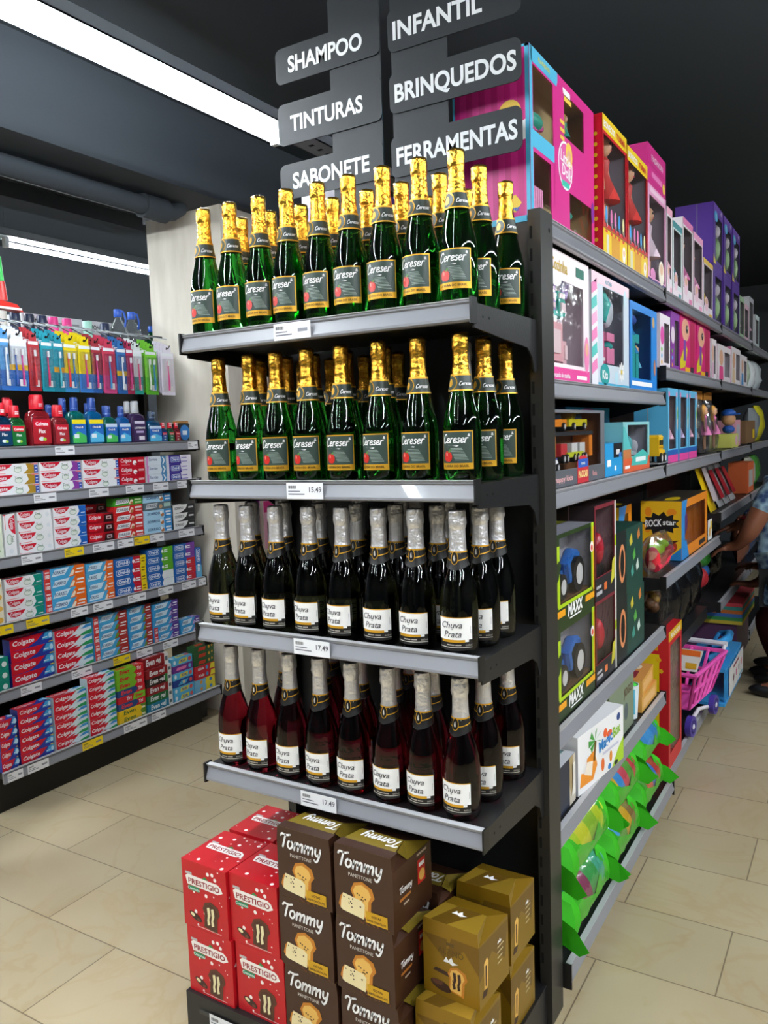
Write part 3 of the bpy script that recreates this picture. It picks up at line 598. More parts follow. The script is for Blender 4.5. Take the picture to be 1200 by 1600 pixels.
def design(kind):
    """face design: base colour, side colour, list of shapes in (u by length, v by height)"""
    RD, W_ = '#c8102e', '#eceef0'
    def total(endc, blk=True):
        o = [('poly', '#c8142e', [(.02, .97), (.50, .97), (.44, .68), (.34, .46), (.22, .38), (.10, .5)]), ('txt', 'Colgate', W_, .09, .56, .34, .28, .015),
             ('poly', '#e8505a', [(.02, .10), (.36, .10), (.36, .14), (.02, .14)]), ('ell', '#9fb8a4', .60, .42, .42, .28), ('ell', '#e4ebe4', .60, .42, .36, .22), ('txt', 'Total', '#3f6a4c', .52, .52, .30, .15, 0)]
        if endc: o.append(('poly', endc, [(.70, .02), (.80, .45), (.76, .98), (.92 if blk else 1, .98), (.92 if blk else 1, .02)]))
        if endc and not blk: o.append(('poly', '#ececec', [(.84, .25), (.97, .25), (.97, .33), (.84, .33)]))
        if blk: o += [('poly', '#2448a0', [(.92, .04), (.995, .04), (.995, .8), (.92, .8)]), ('poly', '#e0707a', [(.86, .86), (.995, .86), (.995, .97), (.86, .97)]), ('poly', '#c8d2ea', [(.935, .2), (.98, .2), (.98, .32), (.935, .32)]), ('poly', '#c8d2ea', [(.935, .5), (.98, .5), (.98, .62), (.935, .62)])]
        return o
    def sorriso(bg, endc, strip=None, e2=None):
        o = []
        if strip: o += [('poly', strip, [(0, 0), (.15, 0), (.15, 1), (0, 1)]), ('txt', '180', W_, .025, .18, .36, .11, .03), ('poly', '#f0d0d0', [(.03, .66), (.13, .66), (.13, .8), (.03, .8)])]
        x = .16 if strip else .02
        o += [('poly', '#d4e8f4', [(x+.02, .25), (x+.1, .86), (.62, .94), (.5, .3)]), ('txt', 'SORRISO', '#1c3a72', x+.06, .42, .32, .30, .02)]
        o += [('poly', endc, [(.60, .0), (.66, .5), (.76, 1), (1, 1), (1, 0)]), ('poly', e2 or '#f2e3c8', [(.60, .05), (.64, .3), (.71, .62), (.745, .5), (.70, .1)]), ('poly', W_, [(.80, .55), (.97, .55), (.97, .70), (.80, .70)]), ('poly', W_, [(.76, .25), (.95, .25), (.95, .36), (.76, .36)])]
        return o
    def oral(mid, end=None, base='#1d62b0'):
        o = [('poly', W_, [(.03, .5), (.06, .18), (.44, .18), (.48, .5), (.44, .82), (.06, .82)]), ('poly', base, [(.04, .5), (.07, .24), (.43, .24), (.465, .5), (.43, .76), (.07, .76)]), ('txt', 'Oral-B', W_, .085, .36, .36, .34, .03),
             ('poly', mid, [(.58, 0), (.54, .4), (.60, 1), (.82 if end else 1, 1), (.82 if end else 1, 0)]), ('ell', W_, .59, .5, .18, .2), ('poly', W_, [(.66, .55), (.79, .55), (.79, .68), (.66, .68)]), ('poly', W_, [(.64, .3), (.79, .3), (.79, .43), (.64, .43)])]
        if end: o += [('poly', end, [(.82, 0), (1, 0), (1, 1), (.82, 1)]), ('poly', '#705a10', [(.85, .6), (.96, .6), (.96, .72), (.85, .72)]), ('poly', '#705a10', [(.85, .3), (.96, .3), (.96, .42), (.85, .42)])]
        return o
    D = {
     'total_gold': (W_, total('#a8842a')), 'total_purple': (W_, total('#8a3f9c')), 'total_white': (W_, total(None)), 'total_plain': (W_, total(None, False)+[('ell', '#dfe6ea', .88, .5, .2, .2), ('poly', '#c8142e', [(.0, .0), (.025, .0), (.025, .2), (0, .2)])]),
     'total_blue': (W_, total('#1f62b8', False)), 'total_teal': (W_, total('#138a78', False)),
     'red_white': ('#c4152a', [('txt', 'Colgate', W_, .05, .52, .40, .42, .015), ('ell', '#f4f4f4', .60, .42, .28, .26), ('ell', '#8a1420', .66, .30, .3, .06), ('poly', '#eab0b4', [(.74, .5), (.96, .5), (.96, .72), (.74, .72)]), ('poly', '#e8a0a6', [(.06, .2), (.40, .2), (.40, .25), (.06, .25)])]),
     'sens_white': ('#d8e2ea', [('txt', 'Sorriso', '#22427e', .14, .5, .34, .4, .01), ('poly', '#4a88b8', [(.70, 0), (.76, .5), (.70, 1), (.97, 1), (.97, 0)]), ('poly', '#e8eef2', [(.78, .1), (.86, .5), (.78, .9), (.84, .9), (.93, .5), (.85, .1)]), ('poly', '#d08ac0', [(0, 0), (.08, 0), (.12, 1), (0, 1)])]),
     'oral_purple': ('#e6e4ee', [('poly', '#3c2f8e', [(0, 0), (.56, 0), (.50, 1), (0, 1)]), ('poly', W_, [(.07, .5), (.1, .2), (.46, .2), (.49, .5), (.46, .8), (.1, .8)]), ('poly', '#2a4ea8', [(.08, .5), (.11, .25), (.45, .25), (.475, .5), (.45, .75), (.11, .75)]), ('txt', 'Oral-B', W_, .12, .36, .34, .32, .03), ('poly', '#8a7fc0', [(.56, .2), (.82, .2), (.82, .3), (.56, .3)]), ('poly', '#8a7fc0', [(.56, .6), (.8, .6), (.8, .72), (.56, .72)])]),
     'dark_red': ('#9c1420', [('poly', '#d01828', [(0, 1), (.58, 1), (.5, .45), (.3, .22), (0, .3)]), ('txt', 'Colgate', W_, .04, .5, .38, .46, .015), ('poly', '#2a1416', [(.60, .05), (.66, .85), (1, .85), (1, .05)]), ('poly', '#c8b8b8', [(.72, .35), (.92, .35), (.92, .7), (.72, .7)]), ('poly', '#5a2024', [(.76, .42), (.88, .42), (.88, .62), (.76, .62)])]),
     'sor_red': ('#d22a2c', [('poly', W_, [(.05, .2), (.1, .82), (.55, .9), (.5, .3)]), ('txt', 'SORRISO', '#26344e', .09, .38, .34, .40, .02), ('poly', '#f0d8c8', [(.50, .1), (.60, .75), (.68, .6), (.64, .1)]), ('ell', '#b87848', .62, .25, .22, .2), ('poly', W_, [(.72, .55), (.96, .55), (.96, .78), (.72, .78)]), ('poly', '#f0b8b4', [(.74, .2), (.96, .2), (.96, .38), (.74, .38)])]),
     'sor_green': ('#3f9a2c', [('poly', W_, [(.05, .2), (.1, .82), (.55, .9), (.5, .3)]), ('txt', 'SORRISO', '#26344e', .09, .38, .34, .40, .02), ('poly', '#f0d8c8', [(.50, .1), (.60, .75), (.68, .6), (.64, .1)]), ('ell', '#b87848', .62, .25, .22, .2), ('poly', '#cfeab8', [(.72, .55), (.96, .55), (.96, .78), (.72, .78)]), ('poly', '#cfeab8', [(.74, .2), (.96, .2), (.96, .38), (.74, .38)])]),
     'sor_lblue': ('#a9d4ec', [('txt', 'SORRISO', '#1c3a72', .1, .42, .34, .46, .02), ('ell', '#b87848', .64, .35, .3, .26), ('ell', W_, .60, .62, .22, .2), ('poly', '#2e88c8', [(.72, 0), (.70, 1), (1, 1), (1, 0)]), ('poly', W_, [(.76, .55), (.96, .55), (.96, .78), (.76, .78)]), ('poly', W_, [(.78, .2), (.96, .2), (.96, .38), (.78, .38)])]),
     'sor_grey': ('#5c6e76', [('poly', '#cfd6da', [(.05, .2), (.1, .82), (.5, .9), (.45, .3)]), ('txt', 'SORRISO', '#26344e', .1, .42, .32, .36, .02), ('ell', '#c09a70', .6, .4, .3, .26), ('poly', '#a8c8c0', [(.72, .3), (.97, .3), (.97, .8), (.72, .8)])]),
     'sor_bw': ('#26282a', [('poly', '#e6e6e4', [(0, 0), (0, 1), (.68, 1), (.60, .5), (.40, .12), (.1, 0)]), ('txt', 'SORRISO', '#26282a', .08, .45, .32, .40, .02), ('poly', '#c8c8c6', [(.72, .5), (.95, .5), (.95, .7), (.72, .7)])]),
     'sor_orange': ('#48a6d8', sorriso('', '#ea6a1c', '#cf3a34')), 'sor_orange_s': ('#48a6d8', sorriso('', '#ea6a1c')), 'sor_triple': ('#48a6d8', sorriso('', '#a8302a', '#cf3a34', '#5a9a3a')), 'sor_triple_s': ('#3c9cd4', sorriso('', '#a8302a', None, '#5a9a3a')),
     'sor_purple': ('#3c9cd4', sorriso('', '#5a3a94', '#cf2a34', '#c8b8e0')), 'sor_purple_s': ('#3c9cd4', sorriso('', '#5a3a94', None, '#c8b8e0')),
     'oral_red': ('#1d62b0', oral('#c81c30', '#e8cc1c')), 'oral_green': ('#1d62b0', oral('#5aa82a')), 'oral_white': ('#1d62b0', oral('#e4ecee')), 'oral_red2': ('#1d62b0', oral('#c81c30')), 'oral_violet': ('#1d62b0', oral('#7a3fa0')), 'oral_plain': ('#1d62b0', oral('#62b2dc')),
     'colg_blue': ('#24389a', [('poly', '#cc142c', [(0, 0), (0, 1), (.80, 1), (.62, .4), (.4, .06)]), ('poly', '#3a9ed6', [(.74, .35), (.84, .98), (1, .98), (1, .35)]), ('ell', '#bcdcf0', .95, .62, .18, .25), ('txt', 'Colgate', W_, .06, .42, .42, .5, .02), ('poly', '#e8c82a', [(.9, .05), (1, .05), (1, .13), (.9, .13)]), ('poly', '#cfe0f2', [(.76, .48), (.88, .48), (.88, .58), (.76, .58)])]),
     'colg_triple': ('#d8e8f0', [('poly', '#cc142c', [(0, 0), (0, 1), (.70, 1), (.5, .4), (.3, .0)]), ('txt', 'Colgate', W_, .05, .42, .42, .46, .02), ('poly', '#2a9a5a', [(.62, 0), (.8, .3), (1, .42), (1, 0)]), ('poly', '#3a8ed0', [(.7, .62), (.84, .96), (1, .96), (1, .7)]), ('poly', '#cc142c', [(.3, 0), (.5, .2), (.6, .2), (.5, 0)])]),
     'natural': ('#dfe8d4', [('ell', '#7cb04a', .3, .5, .3, .25), ('ell', '#7cb04a', .6, .3, .25, .2), ('ell', '#7cb04a', .8, .7, .2, .2)]), 'cream': ('#efe6d2', [('ell', '#e4b44a', .8, .4, .3, .25), ('poly', '#b8a890', [(.1, .5), (.5, .5), (.5, .6), (.1, .6)])]),
     'teal': ('#128a78', [('ell', '#e0ecea', .8, .4, .25, .25)]),
     'even_green': ('#7ab82c', [('txt', 'Even', '#c8202a', .1, .3, .6, .36, .04), ('poly', '#d02030', [(.62, 0), (.74, .5), (.66, 1), (1, 1), (1, 0)]), ('txt', 'Tri', W_, .74, .3, .5, .16, .04)]),
     'even_blue': ('#284a80', [('txt', 'Even', '#d8404a', .1, .3, .6, .4, .04), ('poly', '#d02030', [(.62, 0), (.74, .5), (.66, 1), (1, 1), (1, 0)]), ('txt', 'Tri', W_, .74, .3, .5, .16, .04)]),
     'even_yellow': ('#eac21a', [('txt', 'Even', '#1f6a34', .16, .28, .6, .44, .02), ('poly', '#5a8a2a', [(.78, 0), (.86, .5), (.78, 1), (1, 1), (1, 0)]), ('poly', '#e8e0c0', [(.84, .3), (.96, .3), (.96, .6), (.84, .6)])]),
     'even_open': ('#c8202e', [('txt', 'Tri', W_, .3, .3, .5, .18, .04), ('poly', '#7ac02c', [(.52, 0), (.58, 1), (1, 1), (1, 0)]), ('txt', 'Even', '#c8202a', .62, .3, .5, .28, .04)]),
     'gel_red': ('#8e1c22', [('txt', 'Even gel', W_, .12, .3, .6, .6, .03), ('poly', '#e4e2de', [(.84, 0), (1, 0), (1, 1), (.84, 1)]), ('poly', '#5a6a70', [(.87, .3), (.97, .3), (.97, .7), (.87, .7)])]),
     'gel_dark': ('#2a1e1c', [('txt', 'Even gel', W_, .12, .3, .6, .6, .03), ('poly', '#3a8a4a', [(.76, 0), (.84, 0), (.84, 1), (.72, 1)]), ('poly', '#e4e2de', [(.84, 0), (1, 0), (1, 1), (.84, 1)]), ('poly', '#5a6a70', [(.87, .3), (.97, .3), (.97, .7), (.87, .7)])]),
     'gel_green': ('#1e6a3c', [('txt', 'Even gel', W_, .12, .3, .6, .6, .03), ('poly', '#e4e2de', [(.84, 0), (1, 0), (1, 1), (.84, 1)]), ('poly', '#5a6a70', [(.87, .3), (.97, .3), (.97, .7), (.87, .7)])]),
     'gel_blue': ('#1c7a9a', [('txt', 'Even gel', W_, .12, .3, .6, .6, .03), ('poly', '#e4e2de', [(.84, 0), (1, 0), (1, 1), (.84, 1)]), ('poly', '#5a6a70', [(.87, .3), (.97, .3), (.97, .7), (.87, .7)])]),
     'kids_blue': ('#58b4dc', [('poly', '#e8d838', [(.3, .2), (.35, .75), (.75, .8), (.7, .25)]), ('ell', '#e05a5a', .86, .5, .3, .3), ('txt', 'Kids', '#2a4a9a', .4, .35, .36, .26, .03), ('ell', '#e8f2f6', .1, .5, .22, .3)]),
     'kids_purple': ('#6a2f86', [('poly', '#e87ab0', [(.15, .3), (.2, .7), (.7, .7), (.65, .3)]), ('ell', '#58b4dc', .85, .5, .28, .3)]),
     'kids_navy': ('#24428e', [('poly', '#58b4dc', [(.2, .2), (.4, .8), (.75, .8), (.6, .2)]), ('ell', '#e05a5a', .86, .5, .28, .3), ('ell', '#f0d0a0', .5, .5, .2, .25)]),
     'kids_green': ('#2f5a34', [('poly', '#c8402e', [(.2, .25), (.25, .75), (.6, .7), (.55, .2)]), ('ell', '#d8a040', .75, .5, .2, .25), ('ell', '#d8a040', .9, .6, .16, .2)]),
     'kids_red': ('#c42836', [('txt', 'Kids', W_, .15, .35, .4, .3, .03), ('ell', '#4a9ad0', .6, .5, .26, .3), ('poly', '#e8d838', [(.74, .1), (.8, .9), (1, .9), (1, .1)])]),
     'kids_yellow': ('#7ab8d8', [('poly', '#e8d838', [(.5, 0), (.56, 1), (1, 1), (1, 0)]), ('ell', '#e89838', .3, .5, .28, .26), ('ell', '#3a7ac0', .78, .5, .3, .28)]),
    }
    return D[kind]
TP = {}
def tp_mesh(kind, L, H, D=.05):
    k = (kind, round(L, 3), round(H, 3))
    if k in TP: return TP[k]
    base, ops = design(kind); b = MB(); b.box(0, L, 0, D, 0, H, C(base, .35))
    def run(mp, W2, H2):
        h = .0003
        for op in ops:
            h += .00012
            if op[0] == 'poly': b.flat(mp, [(u*W2, v*H2) for u, v in op[2]], C(op[1], .35), h)
            elif op[0] == 'ell': b.disc(mp, op[2]*W2, op[3]*H2, op[4]*H2, op[5]*H2, C(op[1], .35), h, 12)
            elif op[0] == 'txt': b.text(mp, op[1], op[3]*W2, op[4]*H2, op[5]*H2*1.35, C(op[2], .35), h+.0002, 'l', bold=op[7], shear=.12, width=op[6]*W2)
    run(Fr(), L, H); run(Tp(0, 0, H), L, D)
    TP[k] = b.build('toothpaste_box'); return TP[k]
def tp_box(kind, y, x, z, L, H, label, grp, rz=PI/2, stand=False):
    src = tp_mesh(kind, L, H)
    o = src if 'label' not in src else src.copy()
    if o is not src: COL.objects.link(o)
    o.location = (x, y, z); o.rotation_euler = (0, 0, rz)
    if stand: o.rotation_euler = (0, PI/2, rz)      # standing on its end, print running downwards
    return tag(o, label, 'toothpaste box', grp)
POS = lambda k, n: 'bottom' if k == 0 else 'top' if k == n-1 else ORD[k]+' from bottom'
def stack(shelf, y0, y1, kinds, H, desc, where, dx=0, stag=0):
    n = len(kinds); z = LZ[shelf]+.0405
    for k, kd in enumerate(kinds):
        d = desc[k] if isinstance(desc, list) else desc
        j = R.uniform(-.002, .002)+stag*k
        tp_box(kd, y0+.002+j*.5+max(0, stag*k), XG+dx+j*.3+(.065 if shelf == 5 else 0), z+k*(H+.0006), y1-y0-.006, H, '%s, %s of %s, %s' % (d, POS(k, n), ['', 'one', 'two', 'three', 'four', 'five', 'six', 'seven', 'eight', 'nine'][n], where), 'toothpaste boxes on the left shelving')
w2, w3, w4, w5, w6 = 'shelf below the mouthwash', 'second toothpaste shelf', 'third toothpaste shelf', 'fourth toothpaste shelf', 'lowest toothpaste shelf'
for a, c, kd, d in ((.50, .742, 'total_gold', 'white and gold toothpaste box'), (.745, .96, 'total_purple', 'white and purple toothpaste box'), (.963, 1.17, 'total_white', 'white toothpaste box with blue end'), (1.173, 1.33, 'red_white', 'red toothpaste box'), (1.335, 1.475, 'sens_white', 'pale blue toothpaste box'), (1.485, 1.645, 'oral_purple', 'purple and white toothpaste box')):
    stack(1, a, c, [kd]*3, .0435, d, w2)
stack(2, .43, .555, ['natural']*4, .045, 'green dotted toothpaste box', w3)
stack(2, .622, .79, ['total_plain']*4, .045, 'plain white toothpaste box', w3)
stack(2, .793, .968, ['total_blue']*4, .045, 'white and blue toothpaste box', w3)
stack(2, .972, 1.118, ['dark_red']*3, .044, 'dark red toothpaste box', w3)
tp_box('dark_red', .975, XG-.05, LZ[2]+.0405+.0445*3, .14, .04, 'dark red toothpaste box lying deep on top of the dark red stack', 'toothpaste boxes on the left shelving')
stack(2, 1.122, 1.30, ['sor_red']*4+['sor_green'], .0385, ['red and white toothpaste box']*4+['green toothpaste box on red ones'], w3)
stack(2, 1.303, 1.488, ['sor_lblue']*3+['sor_grey', 'sor_lblue'], .0385, 'light blue toothpaste box' if 0 else ['light blue toothpaste box']*3+['dark grey toothpaste box', 'light blue toothpaste box'], w3)
stack(2, 1.492, 1.65, ['sor_bw']*3, .042, 'black and white toothpaste box', w3)
tp_box('total_plain', .56, XG, LZ[2]+.0405+.178, .175, .052, 'white toothpaste box standing on end beside plain white stack', 'toothpaste boxes on the left shelving', PI/2, True)
stack(3, .44, .535, ['cream']*4, .047, 'cream toothpaste box', w4)
stack(3, .54, .72, ['total_teal']*4, .045, 'white and teal toothpaste box', w4)
stack(3, .724, .94, ['sor_orange']*4, .047, 'blue and orange toothpaste box with red end', w4)
stack(3, .943, 1.10, ['sor_orange_s']*4, .045, 'shorter blue and orange toothpaste box', w4)
stack(3, 1.104, 1.298, ['oral_red']*4, .044, 'blue red and yellow toothpaste box', w4)
stack(3, 1.302, 1.478, ['oral_white', 'oral_white', 'oral_green', 'oral_green', 'oral_green'], .039, ['blue and white toothpaste box']*2+['blue and green toothpaste box']*3, w4)
stack(3, 1.482, 1.632, ['oral_red2']*3+['oral_violet']*2, .039, ['short blue and red toothpaste box']*3+['blue and purple toothpaste box']*2, w4)
tp_box('oral_plain', 1.632, XG, LZ[3]+.0405+.162, .16, .042, 'blue toothpaste box standing on end at the right of the third toothpaste shelf', 'toothpaste boxes on the left shelving', PI/2, True)
stack(4, .43, .535, ['teal']*3, .046, 'teal toothpaste box', w5)
stack(4, .542, .75, ['colg_blue']*4, .05, 'red and blue toothpaste box', w5)
stack(4, .754, .955, ['colg_triple']*4, .047, 'red white and green toothpaste box', w5)
stack(4, .96, 1.16, ['sor_triple']*5, .041, 'long blue and dark red toothpaste box', w5)
stack(4, 1.164, 1.312, ['sor_triple_s']*5, .041, 'short blue and dark red toothpaste box', w5)
stack(4, 1.318, 1.49, ['sor_purple']*2+['sor_purple_s']*3, .0385, ['blue and purple toothpaste box with red end']*2+['blue and purple toothpaste box']*3, w5)
stack(4, 1.50, 1.64, ['sor_purple_s']*2, .038, 'blue and purple toothpaste box at right end', w5)
stack(5, .425, .505, ['colg_blue']*5, .042, 'red and blue toothpaste box at left end', w6)
stack(5, .51, .672, ['colg_blue']*6, .0385, 'red and blue toothpaste box', w6)
stack(5, .678, .85, ['colg_triple']*6, .0385, 'red white and green toothpaste box', w6)
stack(5, .856, 1.01, ['colg_triple']*7, .0375, 'red white and green toothpaste box', w6)
stack(5, 1.018, 1.185, ['even_yellow', 'even_yellow', 'even_blue', 'even_open', 'even_blue', 'even_green', 'even_green', 'even_green'], .0315, ['yellow toothpaste box']*2+['blue and red toothpaste box', 'red and lime toothpaste box', 'blue and red toothpaste box']+['lime and red toothpaste box']*3, w6)
stack(5, 1.192, 1.36, ['gel_blue', 'gel_green', 'gel_red', 'gel_dark', 'gel_red'], .041, ['blue gel toothpaste box', 'green gel toothpaste box', 'dark red gel toothpaste box', 'black gel toothpaste box', 'dark red gel toothpaste box'], w6)
tp_box('gel_red', 1.19, XG+.05, LZ[5]+.0405+.209, .165, .055, 'large dark red toothpaste box lying on the gel toothpaste stack', 'toothpaste boxes on the left shelving')
stack(5, 1.366, 1.508, ['kids_blue', 'kids_blue', 'kids_navy', 'kids_blue', 'kids_purple', 'kids_blue'], .036, ['light blue kids toothpaste box']*2+['navy kids toothpaste box', 'light blue kids toothpaste box', 'purple kids toothpaste box', 'light blue kids toothpaste box'], w6)
stack(5, 1.514, 1.665, ['kids_yellow', 'kids_yellow', 'kids_red', 'kids_red', 'kids_green', 'kids_green', 'kids_green'], .0345, ['blue and yellow kids toothpaste box']*2+['red kids toothpaste box']*2+['green kids toothpaste box']*3, w6)

# mouthwash on the top shelf
def mouthwash(lw, dp, ht, liq, capc, lab, style):
    t = thing('mouthwash_bottle', '', 'mouthwash bottle')
    b = MB(); hb = ht*.72; liqm = mat('liquid_'+liq, liq, .08, 0, .55, 1.4); n = 20; pts = []
    rows = [(0, .94), (.006, 1), (hb*.8, 1), (hb*.9, .9), (hb*.97, .62), (hb, .38)]
    vs = []; fs = []
    for z, k in rows:
        for i in range(n):
            a = 2*PI*i/n; c, s_ = math.cos(a), math.sin(a); q = .45
            vs.append((lw/2*k*math.copysign(abs(c)**q, c), dp/2*max(k, .5)*math.copysign(abs(s_)**q, s_), z))
    for r in range(len(rows)-1):
        for i in range(n): fs.append((r*n+i, r*n+(i+1) % n, (r+1)*n+(i+1) % n, (r+1)*n+i))
    fs += [tuple(range(n-1, -1, -1)), tuple((len(rows)-1)*n+i for i in range(n))]
    b.add(vs, fs, liqm, True); b.build('bottle_body', t, sharp=50)
    cr = lw*(.30 if style == 'red' else .22); c = MB()
    c.lathe([(cr*.98, hb), (cr, hb+.003), (cr*.92, ht-.006), (cr*.8, ht), (0, ht+.0001)], C(capc, .35), 20)
    if style != 'red':
        for k in range(7): c.rect(lambda u, v, h, k=k: ((cr+.0008)*math.sin(u/cr+v*30), -(cr+.0008)*math.cos(u/cr+v*30), hb+.01+v), -.022+.007*k, 0, -.0195+.007*k, (ht-hb)*.7, C('#9db4d8'))
    else: c.rect(lambda u, v, h: ((cr+.0006)*math.sin(u/cr), -(cr+.0006)*math.cos(u/cr), hb+.008+v), -.009, .004, .007, .008, C('#f0dada'), 0, 4); c.rect(lambda u, v, h: ((cr+.0006)*math.sin(u/cr), -(cr+.0006)*math.cos(u/cr), hb+.008+v), -.009, .012, .009, .016, C('#f0dada'), 0, 4)
    c.build('cap', t)
    l = MB(); f = Fr(-lw*.44, -dp/2-.0006, ht*.06); W2, H2 = lw*.88, hb*.66
    if lab == 'plax':
        l.rect(f, 0, 0, W2, H2, C(liq, .3), .0002)
        l.flat(f, [(W2*.05, H2*.95), (W2*.95, H2*.95), (W2*.9, H2*.68), (W2*.1, H2*.68)], C('#c8142e'), .0004); l.text(f, 'Colgate', W2*.5, H2*.74, .016*lw/.08, WHITE, .0008, 'c', bold=.03, width=W2*.7)
        l.text(f, 'Plax', W2*.5, H2*.44, .018*lw/.08, WHITE, .0008, 'c', bold=.02, width=W2*.38); l.disc(f, W2*.45, H2*.2, W2*.16, W2*.1, C('#d8e0e0'), .0006); l.disc(f, W2*.62, H2*.18, W2*.1, W2*.08, C('#9cc43a'), .0008)
    elif lab == 'oral':
        l.rect(f, 0, 0, W2, H2, C('#2a6ec0'), .0002); l.rect(f, 0, H2*.82, W2, H2, C('#e8d824') if style == 'yellow' else C('#c8dcf0'), .0004)
        l.rect(f, W2*.1, H2*.6, W2*.9, H2*.78, C('#1d4ea0'), .0004); l.text(f, 'Oral-B', W2*.5, H2*.63, .013, WHITE, .0008, 'c', bold=.03, width=W2*.6)
        l.flat(f, [(0, 0), (W2, 0), (W2, H2*.3), (W2*.4, H2*.5), (0, H2*.3)], C('#48b45a') if liq in ('#0f7a78', '#0c6f66') else C('#58b8e0'), .0005); l.rect(f, W2*.1, H2*.2, W2*.45, H2*.38, C('#e6eef4'), .0008)
    else:
        l.rect(f, 0, 0, W2, H2, C('#3a2a50'), .0002); l.rect(f, W2*.1, H2*.85, W2*.9, H2*.98, C('#d8d0e4'), .0004); l.text(f, 'LISTERINE', W2*.5, H2*.6, .013, WHITE, .0008, 'c', bold=.02, width=W2*.84); l.rect(f, W2*.2, H2*.4, W2*.8, H2*.5, C('#b8a8d0'), .0006); l.rect(f, W2*.4, H2*.06, W2*.85, H2*.24, C('#e6e2ea'), .0006)
    l.build('front_label', t)
    return t
mz = LZ[0]+.0412
MW = [  # y centre, width, depth, height, liquid, cap, label design, style, setback, label
 (.60, .075, .05, .185, '#123a5c', '#c8182a', 'plax', 'red', 0, 'navy mouthwash bottle with red cap at the left end'),
 (.665, .07, .05, .175, '#1d6a34', '#c8182a', 'plax', 'red', 0, 'green mouthwash bottle with red cap'),
 (.775, .10, .055, .222, '#a8242e', '#c8182a', 'plax', 'red', 0, 'large red mouthwash bottle with red cap'),
 (.875, .078, .05, .18, '#a02c34', '#c8182a', 'plax', 'red', 0, 'smaller red mouthwash bottle right of the large red one'),
 (.965, .082, .055, .215, '#0f7a78', '#22448e', 'oral', 'yellow', 0, 'teal mouthwash bottle with yellow banner and striped blue cap'),
 (1.06, .086, .055, .215, '#1674b4', '#22448e', 'oral', 'yellow', 0, 'blue mouthwash bottle with yellow banner and striped blue cap'),
 (1.145, .074, .05, .180, '#0c6f66', '#22448e', 'oral', 'plain', 0, 'teal mouthwash bottle without banner, striped blue cap'),
 (1.225, .072, .05, .180, '#1d6cc0', '#22448e', 'oral', 'plain', 0, 'blue mouthwash bottle without banner, striped blue cap'),
 (1.315, .088, .06, .205, '#4a3566', '#aeb0b2', 'list', 'plain', 0, 'purple mouthwash bottle with grey cap'),
 (1.415, .086, .055, .155, '#155a8a', '#1c3048', 'oral', 'plain', 0, 'blue mouthwash bottle with low dark cap'),
 (1.475, .036, .03, .10, '#1d4a8e', '#c8182a', 'plax', 'red', 0, 'travel-size blue mouthwash with red cap'),
 (1.522, .038, .03, .10, '#1d6a44', '#c8182a', 'plax', 'red', 0, 'travel-size green mouthwash with red cap beside the blue one'),
 (1.565, .036, .03, .10, '#8e2430', '#c8182a', 'plax', 'red', 0, 'travel-size red mouthwash with red cap'),
 (.69, .07, .05, .205, '#8e2430', '#c8182a', 'plax', 'red', .075, 'red-capped mouthwash behind the green bottle'),
 (.735, .06, .05, .218, '#8e2430', '#c8182a', 'plax', 'red', .15, 'red-capped mouthwash deep behind the large red bottle'),
 (.89, .06, .05, .185, '#1d4a8e', '#22448e', 'oral', 'plain', .08, 'blue-capped mouthwash behind the smaller red bottle'),
 (.96, .075, .05, .216, '#1d4a8e', '#22448e', 'oral', 'plain', .075, 'blue-capped mouthwash behind the teal banner bottle'),
 (1.10, .07, .05, .195, '#1d4a8e', '#22448e', 'oral', 'plain', .08, 'blue-capped mouthwash behind between blue and teal bottles'),
 (1.20, .07, .05, .185, '#1d4a8e', '#22448e', 'oral', 'plain', .08, 'blue-capped mouthwash behind the plain blue bottle'),
 (1.335, .07, .05, .208, '#4a3566', '#aeb0b2', 'list', 'plain', .08, 'grey-capped purple mouthwash behind the other purple one'),
]
for y, lw, dp, ht, liq, capc, lab, st, sb, label in MW:
    o = mouthwash(lw, dp, ht, liq, capc, lab, st); o.location = (XG-dp/2-.004-sb, y, mz); o.rotation_euler = (0, 0, PI/2); o['label'] = label; o['group'] = 'mouthwash bottles'
t = thing('soap_bottle', 'dark squat bottle with blue oval label and tan cap at right end', 'bottle', (XG-.05, 1.632, mz), PI/2)
b = MB(); b.hexa([(-.04, -.02, 0), (.04, -.02, 0), (.04, .02, 0), (-.04, .02, 0), (-.045, -.022, .095), (.045, -.022, .095), (.045, .022, .095), (-.045, .022, .095)], C('#1c2024', .3)); b.build('bottle_body', t, bevel=.006)
MB().box(-.04, .04, -.018, .018, .0955, .108, C('#a87a44')).build('cap', t, bevel=.003)
b = MB(); b.disc(Fr(0, -.0222, .048), .004, 0, .034, .04, C('#2a78c0'), .0008, 20); b.rect(Fr(0, -.0222, .048), -.012, -.012, .02, .010, C('#dce8f2'), .0012); b.build('front_label', t)

